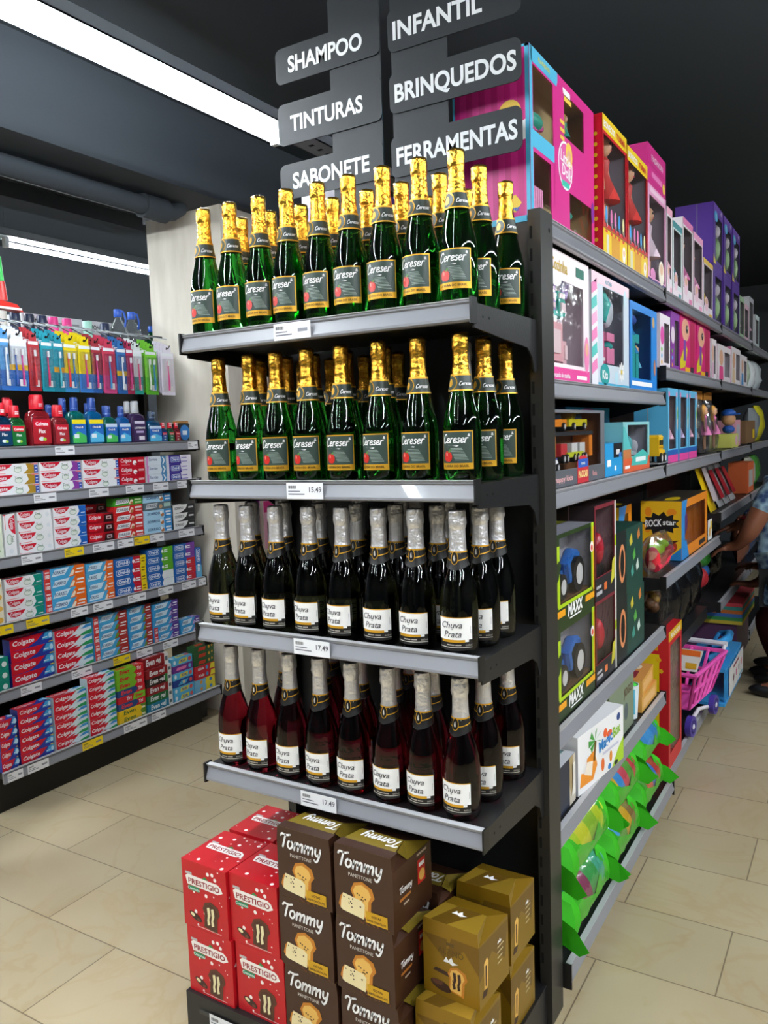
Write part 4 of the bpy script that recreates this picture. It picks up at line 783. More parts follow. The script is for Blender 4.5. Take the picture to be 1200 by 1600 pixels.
# hooks and hanging toothbrush packs
HX0, HX1, HZ = -2.60, -2.415, 2.035
b = MB(); b.tube([(HX0, YA, HZ), (HX0, YE+.03, HZ)], .005, BLACK, 8); 
for y in (YA+.01, YE-.02):
    b.tube([(HX0, y, HZ), (-2.742, y, HZ-.01), (-2.735, y, 1.86)], .005, BLACK, 8)
b.build('hook_bar', lu)
PK = {}
def brush_pack(kind, wd, ht, card, card2, blister, brushes, extra):
    t = thing('toothbrush_pack', '', 'toothbrush pack')
    b = MB(); b.box(-wd/2, wd/2, 0, .0012, -ht, -.02, C(card)); b.box(-wd*.32, wd*.32, 0, .0012, -.02, .012, C(card))
    f = Fr(-wd/2, 0, -ht)
    b.disc(f, wd/2, ht-.002, .006, .004, HOLE, .0004)
    b.rect(f, 0, 0, wd, ht*.36, C(card2), .0004)
    if extra: b.rect(f, 0, ht*.36, wd, ht*.46, C(extra), .0005)
    b.rect(f, wd*.08, ht*.84, wd*.92, ht*.9, C('#e8ecf0'), .0005); b.rect(f, wd*.5, ht*.08, wd*.85, ht*.2, C('#e9e9e9'), .0006)
    b.build('backing_card', t)
    bl = MB(); bl.box(-wd*.40, wd*.40, -.016, -.0005, -ht*.93, -ht*.22, FILM); bl.build('blister', t)
    for i, c in enumerate(brushes):
        u = (i-(len(brushes)-1)/2)*wd*.36; q = MB()
        q.tube([(u, -.007, -ht*.9), (u+.001, -.008, -ht*.7), (u-.001, -.007, -ht*.5), (u, -.006, -ht*.27)], [.0045, .005, .0028, .004], C(c, .3), 8)
        q.box(u-.004, u+.004, -.014, -.007, -ht*.37, -ht*.26, C('#eef2f4')); q.build('toothbrush', t)
    return t
HK = [ # y, width, card, card2, extra, brushes, description
 (.615, .045, '#3c82c0', '#2a5ca4', None, ['#2a5ca4'], 'blue'), (.665, .05, '#5a9ad0', '#3468b0', None, ['#dfe8f0'], 'light blue'),
 (.725, .085, '#dfe6ea', '#2468b8', '#e8b41c', ['#3a62b0', '#c23a8a'], 'white and blue twin'), (.80, .055, '#b83a40', '#a02a34', None, ['#c8343c'], 'red'),
 (.865, .06, '#2a9aac', '#1f8a9c', None, ['#d02a5a'], 'teal'), (.925, .055, '#2a94a8', '#1c7c90', '#e8a01c', ['#48b0c0'], 'teal and orange'),
 (.985, .075, '#e2cc1c', '#3a88c0', None, ['#d83a3a', '#2a70b0'], 'yellow'), (1.065, .075, '#e6d01c', '#3a78c0', None, ['#d83a8a'], 'yellow with pink brush'),
 (1.125, .06, '#a83a44', '#2a5a9c', None, ['#d84a8a'], 'red and blue'), (1.20, .075, '#c8405a', '#c84a80', None, ['#3a90c8'], 'pink and red'),
 (1.275, .06, '#3a74b4', '#2a62a4', '#d8b02c', ['#e4ecf2'], 'blue and yellow'), (1.325, .045, '#b0345a', '#a02a4c', None, ['#d84a8a'], 'crimson'),
 (1.375, .055, '#dfe8e8', '#2a9a90', None, ['#d84a7a'], 'white and teal'), (1.46, .08, '#7ac83c', '#5ab02c', None, ['#e8f2e0', '#3a8ac0'], 'lime green'),
 (1.57, .09, '#e6e2ee', '#e4e0ec', None, ['#e0308a'], 'white with large pink brush')]
for i, (y, wd, c1, c2, ex, br, ds) in enumerate(HK):
    h = MB(); h.tube([(HX0, y, HZ), (HX1, y, HZ-.085), (HX1+.012, y, HZ-.07)], .003, BLACK, 6)
    ho = h.build('hook', lu); MB().tube([(HX0, y+.012, HZ+.002), (HX1-.02, y+.012, HZ-.035)], .0022, CHAN, 6).build('tag_wire', ho)
    src = brush_pack('p', wd, .235, c1, c2, None, br, ex); nk = 4
    for k in range(nk):
        px = HX1-.012-k*.022; pz = HZ-.085*(px-HX0)/(HX1-HX0)-.0035
        lab = '%s toothbrush pack, %s on the %s hook from the left' % (ds, ('frontmost', 'second from front', 'third from front', 'rearmost')[k], ORD[i] if i < 14 else 'rightmost')
        if i == 14: lab = lab.replace(' hook from the left', ' hook')
        if k == 0: src.location = (px, y, pz); src.rotation_euler = (0, 0, PI/2); src['label'] = lab; src['group'] = 'hanging toothbrush packs'
        else: dup(src, (px, y+R.uniform(-.004, .004), pz), PI/2+R.uniform(-.05, .05), lab, 'hanging toothbrush packs')
# goods on the shelf behind the hooks
su = thing('rear_shelf', 'black top shelf behind the toothbrush hooks', 'shelf', (0, 0, 0))
MB().box(-3.25, -2.765, .3, 1.90, 1.835, 1.86, BLACK).build('board', su); MB().box(-3.25, -2.77, .5, .53, 0, 1.835, BLACK).build('post', su); MB().box(-3.25, -2.77, 1.6, 1.63, 0, 1.835, BLACK).build('post', su)
RB = [(.74, '#26304c', '#242c44', 'navy-capped bottle leftmost behind the hooks'), (.80, '#26304c', '#3c2c40', 'navy-capped bottle second from the left behind the hooks'), (.885, '#d8d4cc', '#c8c4bc', 'white-capped bottle behind the hooks'), (.955, '#26304c', '#242c44', 'navy-capped bottle third from the left behind the hooks'), (1.03, '#222a40', '#2c2840', 'navy-capped bottle fourth from the left behind the hooks'), (1.10, '#26304c', '#242c44', 'navy-capped bottle just left of the pink-capped ones'), (1.165, '#e0408c', '#c83a7c', 'pink-capped bottle behind the hooks, left one'), (1.245, '#e0408c', '#c83a7c', 'pink-capped bottle behind the hooks, right one'), (1.37, '#9ad0c0', '#b8dcd0', 'mint-capped bottle behind the hooks'), (1.48, '#26304c', '#242c44', 'navy-capped bottle right of the mint-capped one')]
for y, cc, bc, label in RB:
    t = thing('lotion_bottle', label, 'bottle', (-2.83, y+.05, 1.8605), 0, 'capped bottles behind the hooks')
    MB().lathe([(0, 0), (.026, 0), (.028, .005), (.028, .14), (.022, .155), (.0, .156)], C(bc, .3), 16).build('bottle_body', t)
    MB().lathe([(.023, .156), (.024, .16), (.024, .25), (.022, .254), (0, .2541)], C(cc, .3), 16).build('cap', t)
for k, (y, label) in enumerate(((1.18, 'white appliance carton behind the hooks, left one'), (1.58, 'white appliance carton behind the hooks, right one near the jugs'))):
    b = MB(); b.box(0, .36 if k == 0 else .16, 0, .24, 0, .285, C('#c9ccd0')); b.text(Fr(0, 0, 0), 'MONDIAL', .02 if k == 0 else .012, .24, .034, INK, .0008, bold=.02, width=.15 if k == 0 else .12); b.rect(Fr(0, 0, 0), .2, .245, .34, .255, C('#888c92'), .0006) if k == 0 else None
    o = b.build('appliance_carton', None, (-2.97, y-.04, 1.8605), PI/2); tag(o, label, 'carton', 'white appliance cartons')
JG = mat('clear_plastic', '#dfe8ea', .06, 0, .9, 1.3)
for y, x, body, label in ((1.775, -2.76, JG, 'clear water jug with blue cap, left one on top of shelving'), (1.885, -2.78, JG, 'clear water jug with blue cap, right one on top of shelving'), (2.01, -2.76, mat('green_plastic', '#0f5a30', .1, 0, .5, 1.3), 'green bottle with blue cap at the right end behind the hooks')):
    t = thing('water_jug', label, 'jug', (x-.06, y-.16, 1.8605)); k = 1 if body is not JG else 1.25
    MB().lathe([(0, 0), (.05, 0), (.055, .01), (.055, .15*k), (.045, .19*k), (.02, .225*k), (.016, .24*k), (0, .2401*k)], body, 20).build('jug_body', t)
    MB().lathe([(.02, .235*k), (.022, .24*k), (.022, .265*k), (.02, .268*k), (0, .2682*k)], C('#2a58b8', .3), 16).build('cap', t)
    h = MB(); h.tube([(.02, 0, .26*k), (.045, 0, .255*k), (.058, 0, .22*k), (.05, 0, .19*k)], .005, C('#2a58b8', .3), 8); h.build('handle', t)
# red and green plastic tool hanging above the left shelving
t = thing('hanging_tool', 'red plastic tool on a green stick hanging at the far left edge', 'cleaning tool', (-2.5, .73, 2.0))
MB().tube([(0, -.012, .28), (0, -.006, .18)], .011, C('#28b048'), 10).build('stick', t)
b = MB(); b.tube([(0, -.006, .178), (0, -.002, .10)], [.014, .017], C('#c8302a', .3), 12); b.build('grip', t)
b = MB(); b.hexa([(-.02, -.10, .07), (.03, -.10, .07), (.03, .07, .055), (-.02, .07, .055), (-.02, -.06, .10), (.03, -.06, .10), (.03, .04, .085), (-.02, .04, .085)], C('#d8342c', .3)); b.box(.0305, .033, -.09, .06, .06, .07, WHITE); b.build('head', t, bevel=.004)

# ---------------------------------------------------------------- aisle gondola with toys
YS = [.45, 1.71, 3.02, 4.24, 5.48]
def gondola(k, label, shelves, base_x):
    y0, y1 = YS[k], YS[k+1]
    t = thing('gondola_unit', label, 'shelving unit', (0, 0, 0), 0, 'gondola shelving units')
    MB().box(-.40, -.385, y0, y1-.002, .1, 1.97, BLACK).build('back_panel', t)
    MB().box(-.42, -.365, y1-.04, y1-.004, 0, 2.0, DKGREY).build('post', t)
    for zl in shelves:
        ht = .045
        sh = MB().box(-.384, -.0145, y0, y1-.004, zl+.02, zl+.043, BLACK).build('shelf', t)
        rail_y(sh, y0, y1-.006, 0, zl)
        for yy in (y0+.0, y1-.006): MB().box(-.02, .004, yy-.002, yy+.004, zl-.004, zl+.05, C('#151515')).build('end_cap', sh)
        for yy in (y0+.001, y1-.0075): MB().add([(-.384, yy, zl+.02), (-.02, yy, zl+.02), (-.02, yy, zl-.0), (-.15, yy, zl-.03), (-.384, yy, zl-.08)], [(0, 1, 2, 3, 4)], BLACK).build('bracket', sh)
    for zl in (1.93, 1.5, 1.1, .7): MB().box(-.76, -.401, y0, y1-.004, zl+.02, zl+.043, BLACK).box(-.774, -.76, y0, y1-.004, zl, zl+.045, RAIL).build('rear_shelf', t)
    d = MB().box(-.384, base_x-.0145, y0, y1-.004, .07, .098, BLACK)
    d.box(-.384, base_x-.06, y0+.01, y1-.014, 0, .07, C('#0e0e0e')); d.box(-.77, -.401, y0, y1-.004, 0, .1, BLACK)
    dk = d.build('base_deck', t)
    rail_y(dk, y0, y1-.006, base_x, .062)
    for yy in (y0, y1-.006): MB().add([(base_x-.05, yy-.001, .045), (base_x+.004, yy-.001, .045), (base_x+.004, yy-.001, .112), (base_x-.05, yy-.001, .112), (base_x-.05, yy+.004, .045), (base_x+.004, yy+.004, .045), (base_x+.004, yy+.004, .112), (base_x-.05, yy+.004, .112)], [(0, 1, 2, 3), (4, 5, 6, 7), (0, 1, 5, 4), (1, 2, 6, 5), (2, 3, 7, 6)], C('#151515')).build('end_cap', dk)
    return t
SH = {0: [1.93, 1.552, 1.28, .665, .405], 1: [1.93, 1.648, 1.28, .85], 2: [1.93, 1.648, 1.285, .965, .49], 3: [1.93, 1.648, 1.29, .965, .49]}
gondola(0, 'black gondola unit with toy shelves nearest to the end rack', SH[0], .03)
gondola(1, 'black gondola unit second along the toy aisle, with the guitar-figure boxes', SH[1], .0)
gondola(2, 'black gondola unit third along the toy aisle, beside the two people', SH[2], .0)
gondola(3, 'black gondola unit farthest along the toy aisle', SH[3], .0)
TOP = lambda z: z+.0468
GX = -.022
SKIN = C('#e0ac88'); HAIRB = C('#4a2a1a'); HAIRY = C('#e8c45a'); PK1 = '#e0489c'
def doll(b, u, d, v, h, hair, dress, skin=SKIN):
    s = h
    b.ell((u, d, v+s*.86), (s*.085, s*.08, s*.10), skin, 10, 8); b.ell((u, d+s*.03, v+s*.88), (s*.105, s*.08, s*.12), hair, 10, 8)
    for q in (-1, 1): b.ell((u+q*s*.10, d+s*.02, v+s*.74), (s*.03, s*.04, s*.12), hair, 8, 6)
    b.lathe([(s*.03, s*.76), (s*.06, s*.72), (s*.045, s*.60), (s*.15, s*.36), (s*.16, s*.33), (0, s*.33)][::-1], dress, 12, (u, d, v))
    for q in (-1, 1):
        b.tube([(u+q*s*.055, d, v+s*.72), (u+q*s*.12, d-s*.02, v+s*.55), (u+q*s*.13, d-s*.04, v+s*.42)], [s*.022, s*.018, s*.014], skin, 8)
        b.tube([(u+q*s*.045, d, v+s*.36), (u+q*s*.045, d, v+s*.16), (u+q*s*.045, d-s*.01, v+s*.02)], [s*.035, s*.026, s*.02], skin, 8)
    for q in (-1, 1): b.ell((u+q*s*.03, d-s*.076, v+s*.87), (s*.013, s*.008, s*.016), INK, 6, 4)
    b.ell((u, d-s*.077, v+s*.815), (s*.02, s*.006, s*.007), C('#c83a4a'), 6, 4)
def car(b, u, d, v, L, H, D, col, win='#2a3440'):
    c = C(col, .25); b.box(u, u+L, d, d+D, v+H*.22, v+H*.6, c)
    b.hexa([(u+L*.2, d+D*.08, v+H*.6), (u+L*.75, d+D*.08, v+H*.6), (u+L*.75, d+D*.92, v+H*.6), (u+L*.2, d+D*.92, v+H*.6), (u+L*.32, d+D*.12, v+H), (u+L*.62, d+D*.12, v+H), (u+L*.62, d+D*.88, v+H), (u+L*.32, d+D*.88, v+H)], c)
    b.flat(Fr(0, d+D*.09, 0), [(u+L*.27, v+H*.63), (u+L*.68, v+H*.63), (u+L*.6, v+H*.92), (u+L*.35, v+H*.92)], C(win, .2), .006)
    for q in (.2, .78): wheel(b, u+L*q, d-.001, v+H*.22, H*.22)
def wheel(b, u, d, v, r, hub='#c8c8cc', wd=.02):
    n = 16; p = lambda rr, dd: [(u+rr*math.cos(2*PI*k/n), d+dd, v+rr*math.sin(2*PI*k/n)) for k in range(n)]
    b.add(p(r, -.004)+p(r, wd), [tuple(range(n)), tuple(range(2*n-1, n-1, -1))]+[(k, n+k, n+(k+1) % n, (k+1) % n) for k in range(n)], C('#161616', .6))
    b.add(p(r*.6, -.0055), [tuple(range(n))], C(hub, .3))
def wbox(name, label, wd, ht, dp, y0, z, side, front, win, prints=None, content=None, x=None, group=None, cat='toy box', inner='#5a5250', rz=PI/2, top=None, cutside=False, loc=None):
    """carton with a window: win = list of (u0, v0, u1, v1); window depth is real, the goods stand inside"""
    t = thing(name, label, cat, loc or ((GX if x is None else x), y0, z), rz, group)
    b = MB(); S, F_, I = C(side, .35), C(front, .35), C(inner, .6); T = C(top, .35) if top else S; e = .003
    dp0, dp = dp, min(dp, .078)
    if dp0 > dp: b.box(0, wd, dp, dp0, 0, ht, S)
    b.box(e, e+.001, 0, dp-e, e, ht-e, I); b.box(wd-e-.001, wd-e, 0, dp-e, e, ht-e, I); b.box(e, wd-e, .002, dp-e, ht-e-.001, ht-e, I)
    b.box(0, wd, dp-e, dp, 0, ht, I); b.box(0, wd, 0, dp-e, 0, e, S); b.box(0, wd, 0, dp-e, ht-e, ht, T)
    b.box(0, e, .0, dp-e, e, ht-e, S); b.box(wd-e, wd, .0, dp-e, e, ht-e, S)
    us = sorted({0, wd}|{w_[0] for w_ in win}|{w_[2] for w_ in win}); vs = sorted({0, ht}|{w_[1] for w_ in win}|{w_[3] for w_ in win})
    for i in range(len(us)-1):
        for j in range(len(vs)-1):
            cu, cv = (us[i]+us[i+1])/2, (vs[j]+vs[j+1])/2
            if not any(w_[0] < cu < w_[2] and w_[1] < cv < w_[3] for w_ in win): b.box(us[i], us[i+1], -.0008, .001, vs[j], vs[j+1], F_)
    if prints: prints(b, Fr(0, -.0008, 0), wd, ht, dp0)
    b.build('carton', t)
    if win:
        for w_ in win: MB().rect(Fr(0, .0018, 0), w_[0], w_[1], w_[2], w_[3], FILM, 0).build('window_film', t)
    if content:
        for nm, mb in content(wd, ht, dp): mb.build(nm, t)
    return t
def one(nm, fn):
    def g(wd, ht, dp):
        b = MB(); fn(b, wd, ht, dp); return [(nm, b)]
    return g
def row_dolls(n, hairs, dresses, h=.8, base=.04):
    def g(wd, ht, dp):
        o = []
        for k in range(n):
            b = MB(); doll(b, wd*(k+.5)/n, dp*.45, ht*base, min(ht*h, 9), C(hairs[k % len(hairs)]), C(dresses[k % len(dresses)])); o.append(('doll', b))
        return o
    return g

# --- top shelf
z = TOP(1.93)
def pr_house(b, f, wd, ht, dp):
    LB = C('#55b8dc', .35); PINK = C('#d8328c', .35); W_ = WHITE
    b.rect(f, 0, 0, .018, ht, LB); b.rect(f, 0, 0, wd, .022, LB); b.rect(f, 0, ht-.035, .20, ht, LB); b.rect(f, .0, .175, .175, .215, LB, .0006)
    b.flat(f, [(.165, .06), (.185, .05), (.205, .07), (.205, .30), (.225, .36), (.245, .37), (.235, .385), (.2, .385), (.175, .34), (.17, .2)], PINK, .0008)
    b.disc(f, .255, .19, .058, .062, W_, .001, 24); b.disc(f, .255, .19, .052, .056, C('#e05aa4'), .0012, 24); b.disc(f, .285, .225, .028, .032, C('#f0c850'), .0013, 16); b.disc(f, .285, .218, .018, .02, SKIN, .0014, 14)
    b.text(f, 'Little', .215, .198, .040, W_, .0016, bold=.02, rot=-.1); b.text(f, 'Dolls', .225, .165, .040, W_, .0016, bold=.02, rot=-.1)
    b.rect(f, .225, .135, .285, .15, C('#3ac0a8'), .0014)
    b.text(f, 'PLAYHOUSE', .06, ht-.022, .015, C('#e8d84a'), .001, bold=.02); b.rect(f, .24, ht-.035, .30, ht-.020, W_, .0008); b.rect(f, .25, ht-.05, .31, ht-.038, C('#f0c850'), .0008)
    for k in range(3): b.rect(f, .215, .29-.02*k, .25, .30-.02*k, C('#f0c850'), .001)
    b.text(f, 'NOVO', .07, .008, .008, C('#e8d84a'), .0008); b.disc(f, wd-.02, .12, .014, .03, C('#7a2f9a'), .001)
    L = Lf(0, dp, 0)
    b.rect(L, 0, 0, dp, ht, C('#d8328c', .35), .0004)
    for k in range(6): b.rect(L, .004+k*.033, .015, .020+k*.033, ht, C('#c22478', .35), .0006)
    b.rect(L, 0, 0, dp, .014, LB, .0008); b.rect(L, dp-.010, 0, dp, ht, LB, .0008); b.rect(L, 0, ht-.006, dp, ht, LB, .0008); b.rect(L, 0, 0, .006, ht, LB, .0008)
    b.flat(L, [(.05, .20), (.10, .225), (.13, .22), (.19, .235), (.19, .19), (.05, .17)], W_, .0010); b.disc(L, .15, .255, .030, .032, C('#f0c850'), .0012, 16); b.disc(L, .152, .246, .020, .022, SKIN, .0014, 14)
    b.disc(L, .155, .045, .022, .022, C('#f0c83a'), .001, 5); b.text(L, 'Diver', .155, .028, .016, C('#2a58b8'), .0014, 'c', bold=.03); b.text(L, 'Toys', .155, .016, .014, C('#d8328c'), .0014, 'c', bold=.03)
def co_house(wd, ht, dp):
    o = []
    TE = C('#2aa890'); PN = C('#e05aa4'); CR = C('#e8dcc0')
    b = MB(); b.box(.025, .14, .02, .07, .03, .035, PN); b.box(.025, .14, .022, .07, .035, .10, C('#f08ac0'))
    for k in range(8): b.box(.028+.014*k, .036+.014*k, .018, .022, .036, .102, C('#f8b0d8'))
    o.append(('toy_crib', b))
    b = MB(); b.ell((.105, .04, .265), (.055, .03, .022), TE); b.tube([(.06, .04, .222), (.10, .04, .265)], .006, PN, 6); b.tube([(.04, .03, .235), (.16, .03, .262)], .008, PN, 8); o.append(('toy_stroller', b))
    b = MB(); b.ell((.34, .04, .085), (.04, .03, .014), TE); b.tube([(.34, .04, .048), (.34, .04, .085)], .006, PN, 6); b.ell((.34, .04, .045), (.03, .025, .008), PN); o.append(('toy_table', b))
    b = MB(); doll(b, .38, .04, .272, .098, C('#e8c45a'), C('#2aa890')); o.append(('doll', b))
    return o
wbox('doll_playset_box', 'large pink and light-blue doll playset box with windows on the near end of top shelf', .515, .405, .2, .46, z, '#55b8dc', '#d8328c',
     [(.022, .215, .165, .365), (.022, .03, .145, .165), (.25, .265, .42, .375), (.29, .035, .49, .13)], pr_house, co_house, x=-.045, inner='#b8a070')
def pr_yellow(b, f, wd, ht, dp):
    b.rect(f, 0, ht-.045, wd, ht, C('#ecc81a'), .0004); b.text(f, 'BONECOS', .01, ht-.034, .026, WHITE, .001, bold=.03, width=wd*.45); b.text(f, 'TURMA', wd*.55, ht-.034, .026, C('#c8202a'), .001, bold=.03, width=wd*.38)
    b.rect(f, 0, 0, wd, .085, C('#ecc81a'), .0004)
    b.rect(f, wd*.12, .01, wd*.22, .07, C('#d8d4c0'), .0008); b.rect(f, wd*.32, .01, wd*.66, .075, C('#d89a1c'), .0008); b.disc(f, wd*.85, .04, .018, .026, WHITE, .0008); b.disc(f, wd*.85, .045, .011, .011, SKIN, .001)
    b.rect(f, 0, .083, wd, .087, C('#8a6a10'), .0008)
    for u, c in ((.12, '#3a9ad8'), (.32, '#e07ab0'), (.48, '#e07ab0'), (.64, '#3a9ad8'), (.82, '#e8e0a0')):
        b.disc(f, wd*u, .125, .011, .026, C(c), .0010); b.tube([(wd*u, -.003, .09), (wd*u, -.003, .11)], .002, C('#8a8a8a'), 6); b.disc(f, wd*u, .078, .012, .005, C('#d83a2a'), .001)
    for k in range(12): b.disc(Lf(0, dp, 0), .02+.0*k, .02+.03*k, .006, .006, C('#ecc81a'), .0006, 8); b.disc(Lf(0, dp, 0), dp-.02, .02+.03*k, .006, .006, C('#ecc81a'), .0006, 8)
for k, y in enumerate((.985, 1.262)):
    wbox('doll_box', 'yellow and red window box holding a doll, %s' % ('next to the big playset box' if k == 0 else 'second one from the big playset box'), .268, .405-.012*k, .16, y, z, '#cf1f2a', '#cf1f2a', [(.012, .10, .256, .352)], pr_yellow,
         row_dolls(1, ['#5a3020'], ['#d03a34'], .78, .2), group='yellow and red doll boxes', inner='#8e8690')
def pr_pink(b, f, wd, ht, dp):
    b.rect(f, wd*.1, ht*.93, wd*.9, ht*.98, C('#f0c8dc'), .0006); b.rect(f, .0, 0, wd, ht*.07, C('#3a2a6a'), .0006); b.disc(f, wd*.72, ht*.18, wd*.16, ht*.13, C('#f4ead8'), .0008); b.disc(f, wd*.72, ht*.22, wd*.09, ht*.06, C('#e0b890'), .001); b.disc(f, wd*.25, ht*.12, wd*.14, ht*.06, C('#d884b8'), .0008)
wbox('doll_box', 'tall pale-pink window box with a doll, below the magenta carton', .285, .345, .14, 1.54, z, '#e8b8d0', '#e6a0c8', [(.02, .03, .265, .31)], pr_pink, row_dolls(1, ['#e8d0a0'], ['#e8d0e0'], .85), inner='#9a8f9a')
b = MB(); b.box(0, .285, 0, .17, 0, .135, C('#cf2f86', .35)); f = Fr(); b.text(f, 'FASHION', .145, .085, .03, C('#f4c0dc'), .0008, 'c', bold=.02, width=.18); b.rect(f, .06, .03, .22, .05, C('#e87ab8'), .0006); b.rect(f, 0, .068, .285, .0695, C('#a82068'), .0005); b.disc(f, .25, .03, .018, .02, C('#e8d040'), .0008)
L = Lf(0, .17); b.disc(L, .10, .08, .03, .03, C('#f0d8a0'), .0006); b.disc(L, .10, .06, .022, .022, WHITE, .0006)
o = b.build('toy_carton', None, (GX, 1.54, z+.346), PI/2); tag(o, 'magenta carton lying on top of the tall pale-pink doll box', 'toy box')
def pr_white(c1):
    def g(b, f, wd, ht, dp):
        b.rect(f, 0, ht*.92, wd, ht, C(c1), .0005); b.rect(f, 0, 0, wd, ht*.14, C('#f2e4ec'), .0005); b.disc(f, wd*.3, ht*.24, wd*.2, ht*.12, C('#f0c8d8'), .0008); b.disc(f, wd*.3, ht*.28, wd*.12, ht*.05, SKIN, .001); b.rect(f, wd*.6, ht*.03, wd*.9, ht*.1, C(c1), .0008)
    return g
T1 = [(1.84, .105, .33, '#e8e4e8', '#e8a8c0', '#f0e8d8', 'narrow white window box right of the pale-pink doll box'), (1.955, .18, .30, '#d8e4e4', '#3a8a90', '#2a2a30', 'white and teal window box with dark doll on top shelf'),
      (2.15, .22, .355, '#f0e8ec', '#e07ab0', '#e8c8a0', 'white window box with brown doll printed on pink, top shelf'), (2.385, .23, .34, '#f0d8e4', '#f0a0c8', '#8a4a3a', 'pink-roofed window box left of the purple cartons'),
      (2.63, .26, .27, '#e8dce8', '#e8c03a', '#d84a7a', 'lower pink window box in front of the purple cartons')]
for y, wd, ht, c1, c2, hr, label in T1:
    wbox('doll_box', label, wd-.006, ht, .14, y, z, c1, c1, [(.015, ht*.2, wd-.02, ht*.9)], pr_white(c2), row_dolls(1, [hr], [c2], .8, .05), inner='#7a7078')
def pr_purple(b, f, wd, ht, dp):
    b.rect(f, 0, ht*.88, wd, ht, C('#6a3fae'), .0005); b.text(f, '+3', wd*.8, ht*.9, .03, WHITE, .001, 'c', bold=.03); b.disc(f, wd*.25, ht*.8, wd*.18, ht*.09, C('#48b0e0'), .0008); b.text(f, 'PJ', wd*.25, ht*.77, .03, WHITE, .0012, 'c', bold=.03); b.flat(f, [(0, 0), (wd*.3, 0), (0, ht*.15)], C('#e8d040'), .0008)
PPL = [(2.90, 'left'), (3.22, 'middle'), (3.53, 'right')]
for y, nm in PPL:
    for k in (0, 1):
        wbox('toy_carton', 'purple window carton, %s of the %s pair among three' % (('bottom', 'top')[k], nm), .28, .29, .18, y, z+.2915*k, '#5a349c', '#5a349c', [(.06, .02, .265, .235)], pr_purple if k else None, one('toy_figure', lambda b, wd, ht, dp: (b.ell((wd*.55, dp*.4, ht*.3), (.05, .04, .07), C('#8aa87a')), b.ell((wd*.55, dp*.4, ht*.6), (.045, .04, .04), C('#b8b0bc')), b.box(wd*.4, wd*.75, dp*.35, dp*.5, .005, ht*.1, C('#48b0e0')))), group='purple window cartons', inner='#8a8a92')
for k, (y, ht) in enumerate(((3.84, .25), (4.05, .23), (4.28, .30), (4.6, .22))):
    wbox('doll_box', ['silver and green window box right of the purple cartons', 'silver and pink window box near unit joint, top shelf', 'grey window box beyond unit joint on top shelf', 'farthest pale box on the top shelf'][k], .2, ht, .15, y, z, '#c8c8cc', ['#a8c8a0', '#e0b8c8', '#b8b8c0', '#c8d8d8'][k], [(.015, .03, .185, ht-.03)], None, row_dolls(1, ['#e8d0a0'], ['#d8a8c0']), inner='#8a8a90')

# --- second shelf, near unit
z = TOP(1.552)
def pr_kit(b, f, wd, ht, dp):
    b.text(f, 'Cozinha', .02, ht-.05, .042, C('#c8a83a'), .001, bold=.02, width=.13); b.rect(f, .22, ht-.045, .29, ht-.02, C('#1f6a58'), .0008); b.disc(f, .06, ht-.07, .045, .02, WHITE, .0006)
    b.rect(f, 0, 0, wd, .035, C('#e04a94'), .0006); b.text(f, 'brincando de casinha', .02, .01, .017, WHITE, .001, bold=.02); b.rect(f, .22, .01, .31, .02, WHITE, .0008); b.disc(f, wd-.025, .08, .022, .05, C('#e884b4'), .001); b.disc(f, wd-.025, .095, .013, .018, SKIN, .0012)
def co_kit(wd, ht, dp):
    o = []; PN = '#f0a8c0'; TE = '#2aa898'; LV = '#b8a0d8'
    for i, (u, v, w_, h, c) in enumerate(((.03, .055, .14, .10, '#f4b4bc'), (.02, .14, .05, .035, '#f07888'), (.05, .185, .07, .02, LV), (.06, .205, .06, .025, LV), (.14, .175, .055, .04, TE), (.13, .215, .06, .02, TE), (.17, .05, .03, .06, '#f4c4cc'))):
        b = MB(); b.box(u, u+w_, .02, .055, v, v+h, C(c)); b.box(u+w_*.2, u+w_*.8, .015, .02, v+h*.2, v+h*.8, C('#fbe0e4')); o.append(('toy_kitchen_piece', b))
    for k in range(5):
        b = MB(); b.tube([(.05+.03*k, .03, .17), (.055+.03*k, .03, .205)], [.013, .003], C('#48b8b0'), 8); o.append(('toy_cone', b))
    for k, (u, c) in enumerate(((.06, '#f0a8c0'), (.09, LV), (.12, '#c08ad8'), (.19, LV), (.22, '#a884d0'))):
        b = MB(); b.tube([(u, .03, .225), (u+.02, .03, .285)], [.006, .010], C(c), 8); b.ell((u+.022, .03, .286), (.012, .006, .014), C(c)); o.append(('toy_cutlery', b))
    return o
wbox('kitchen_playset_box', 'white and pink window box with toy kitchen pieces beside the end post', .335, .325, .09, .50, z, '#f0d0dc', '#f4e6ec', [(.012, .045, .285, .255)], pr_kit, co_kit, inner='#d8ccd4')
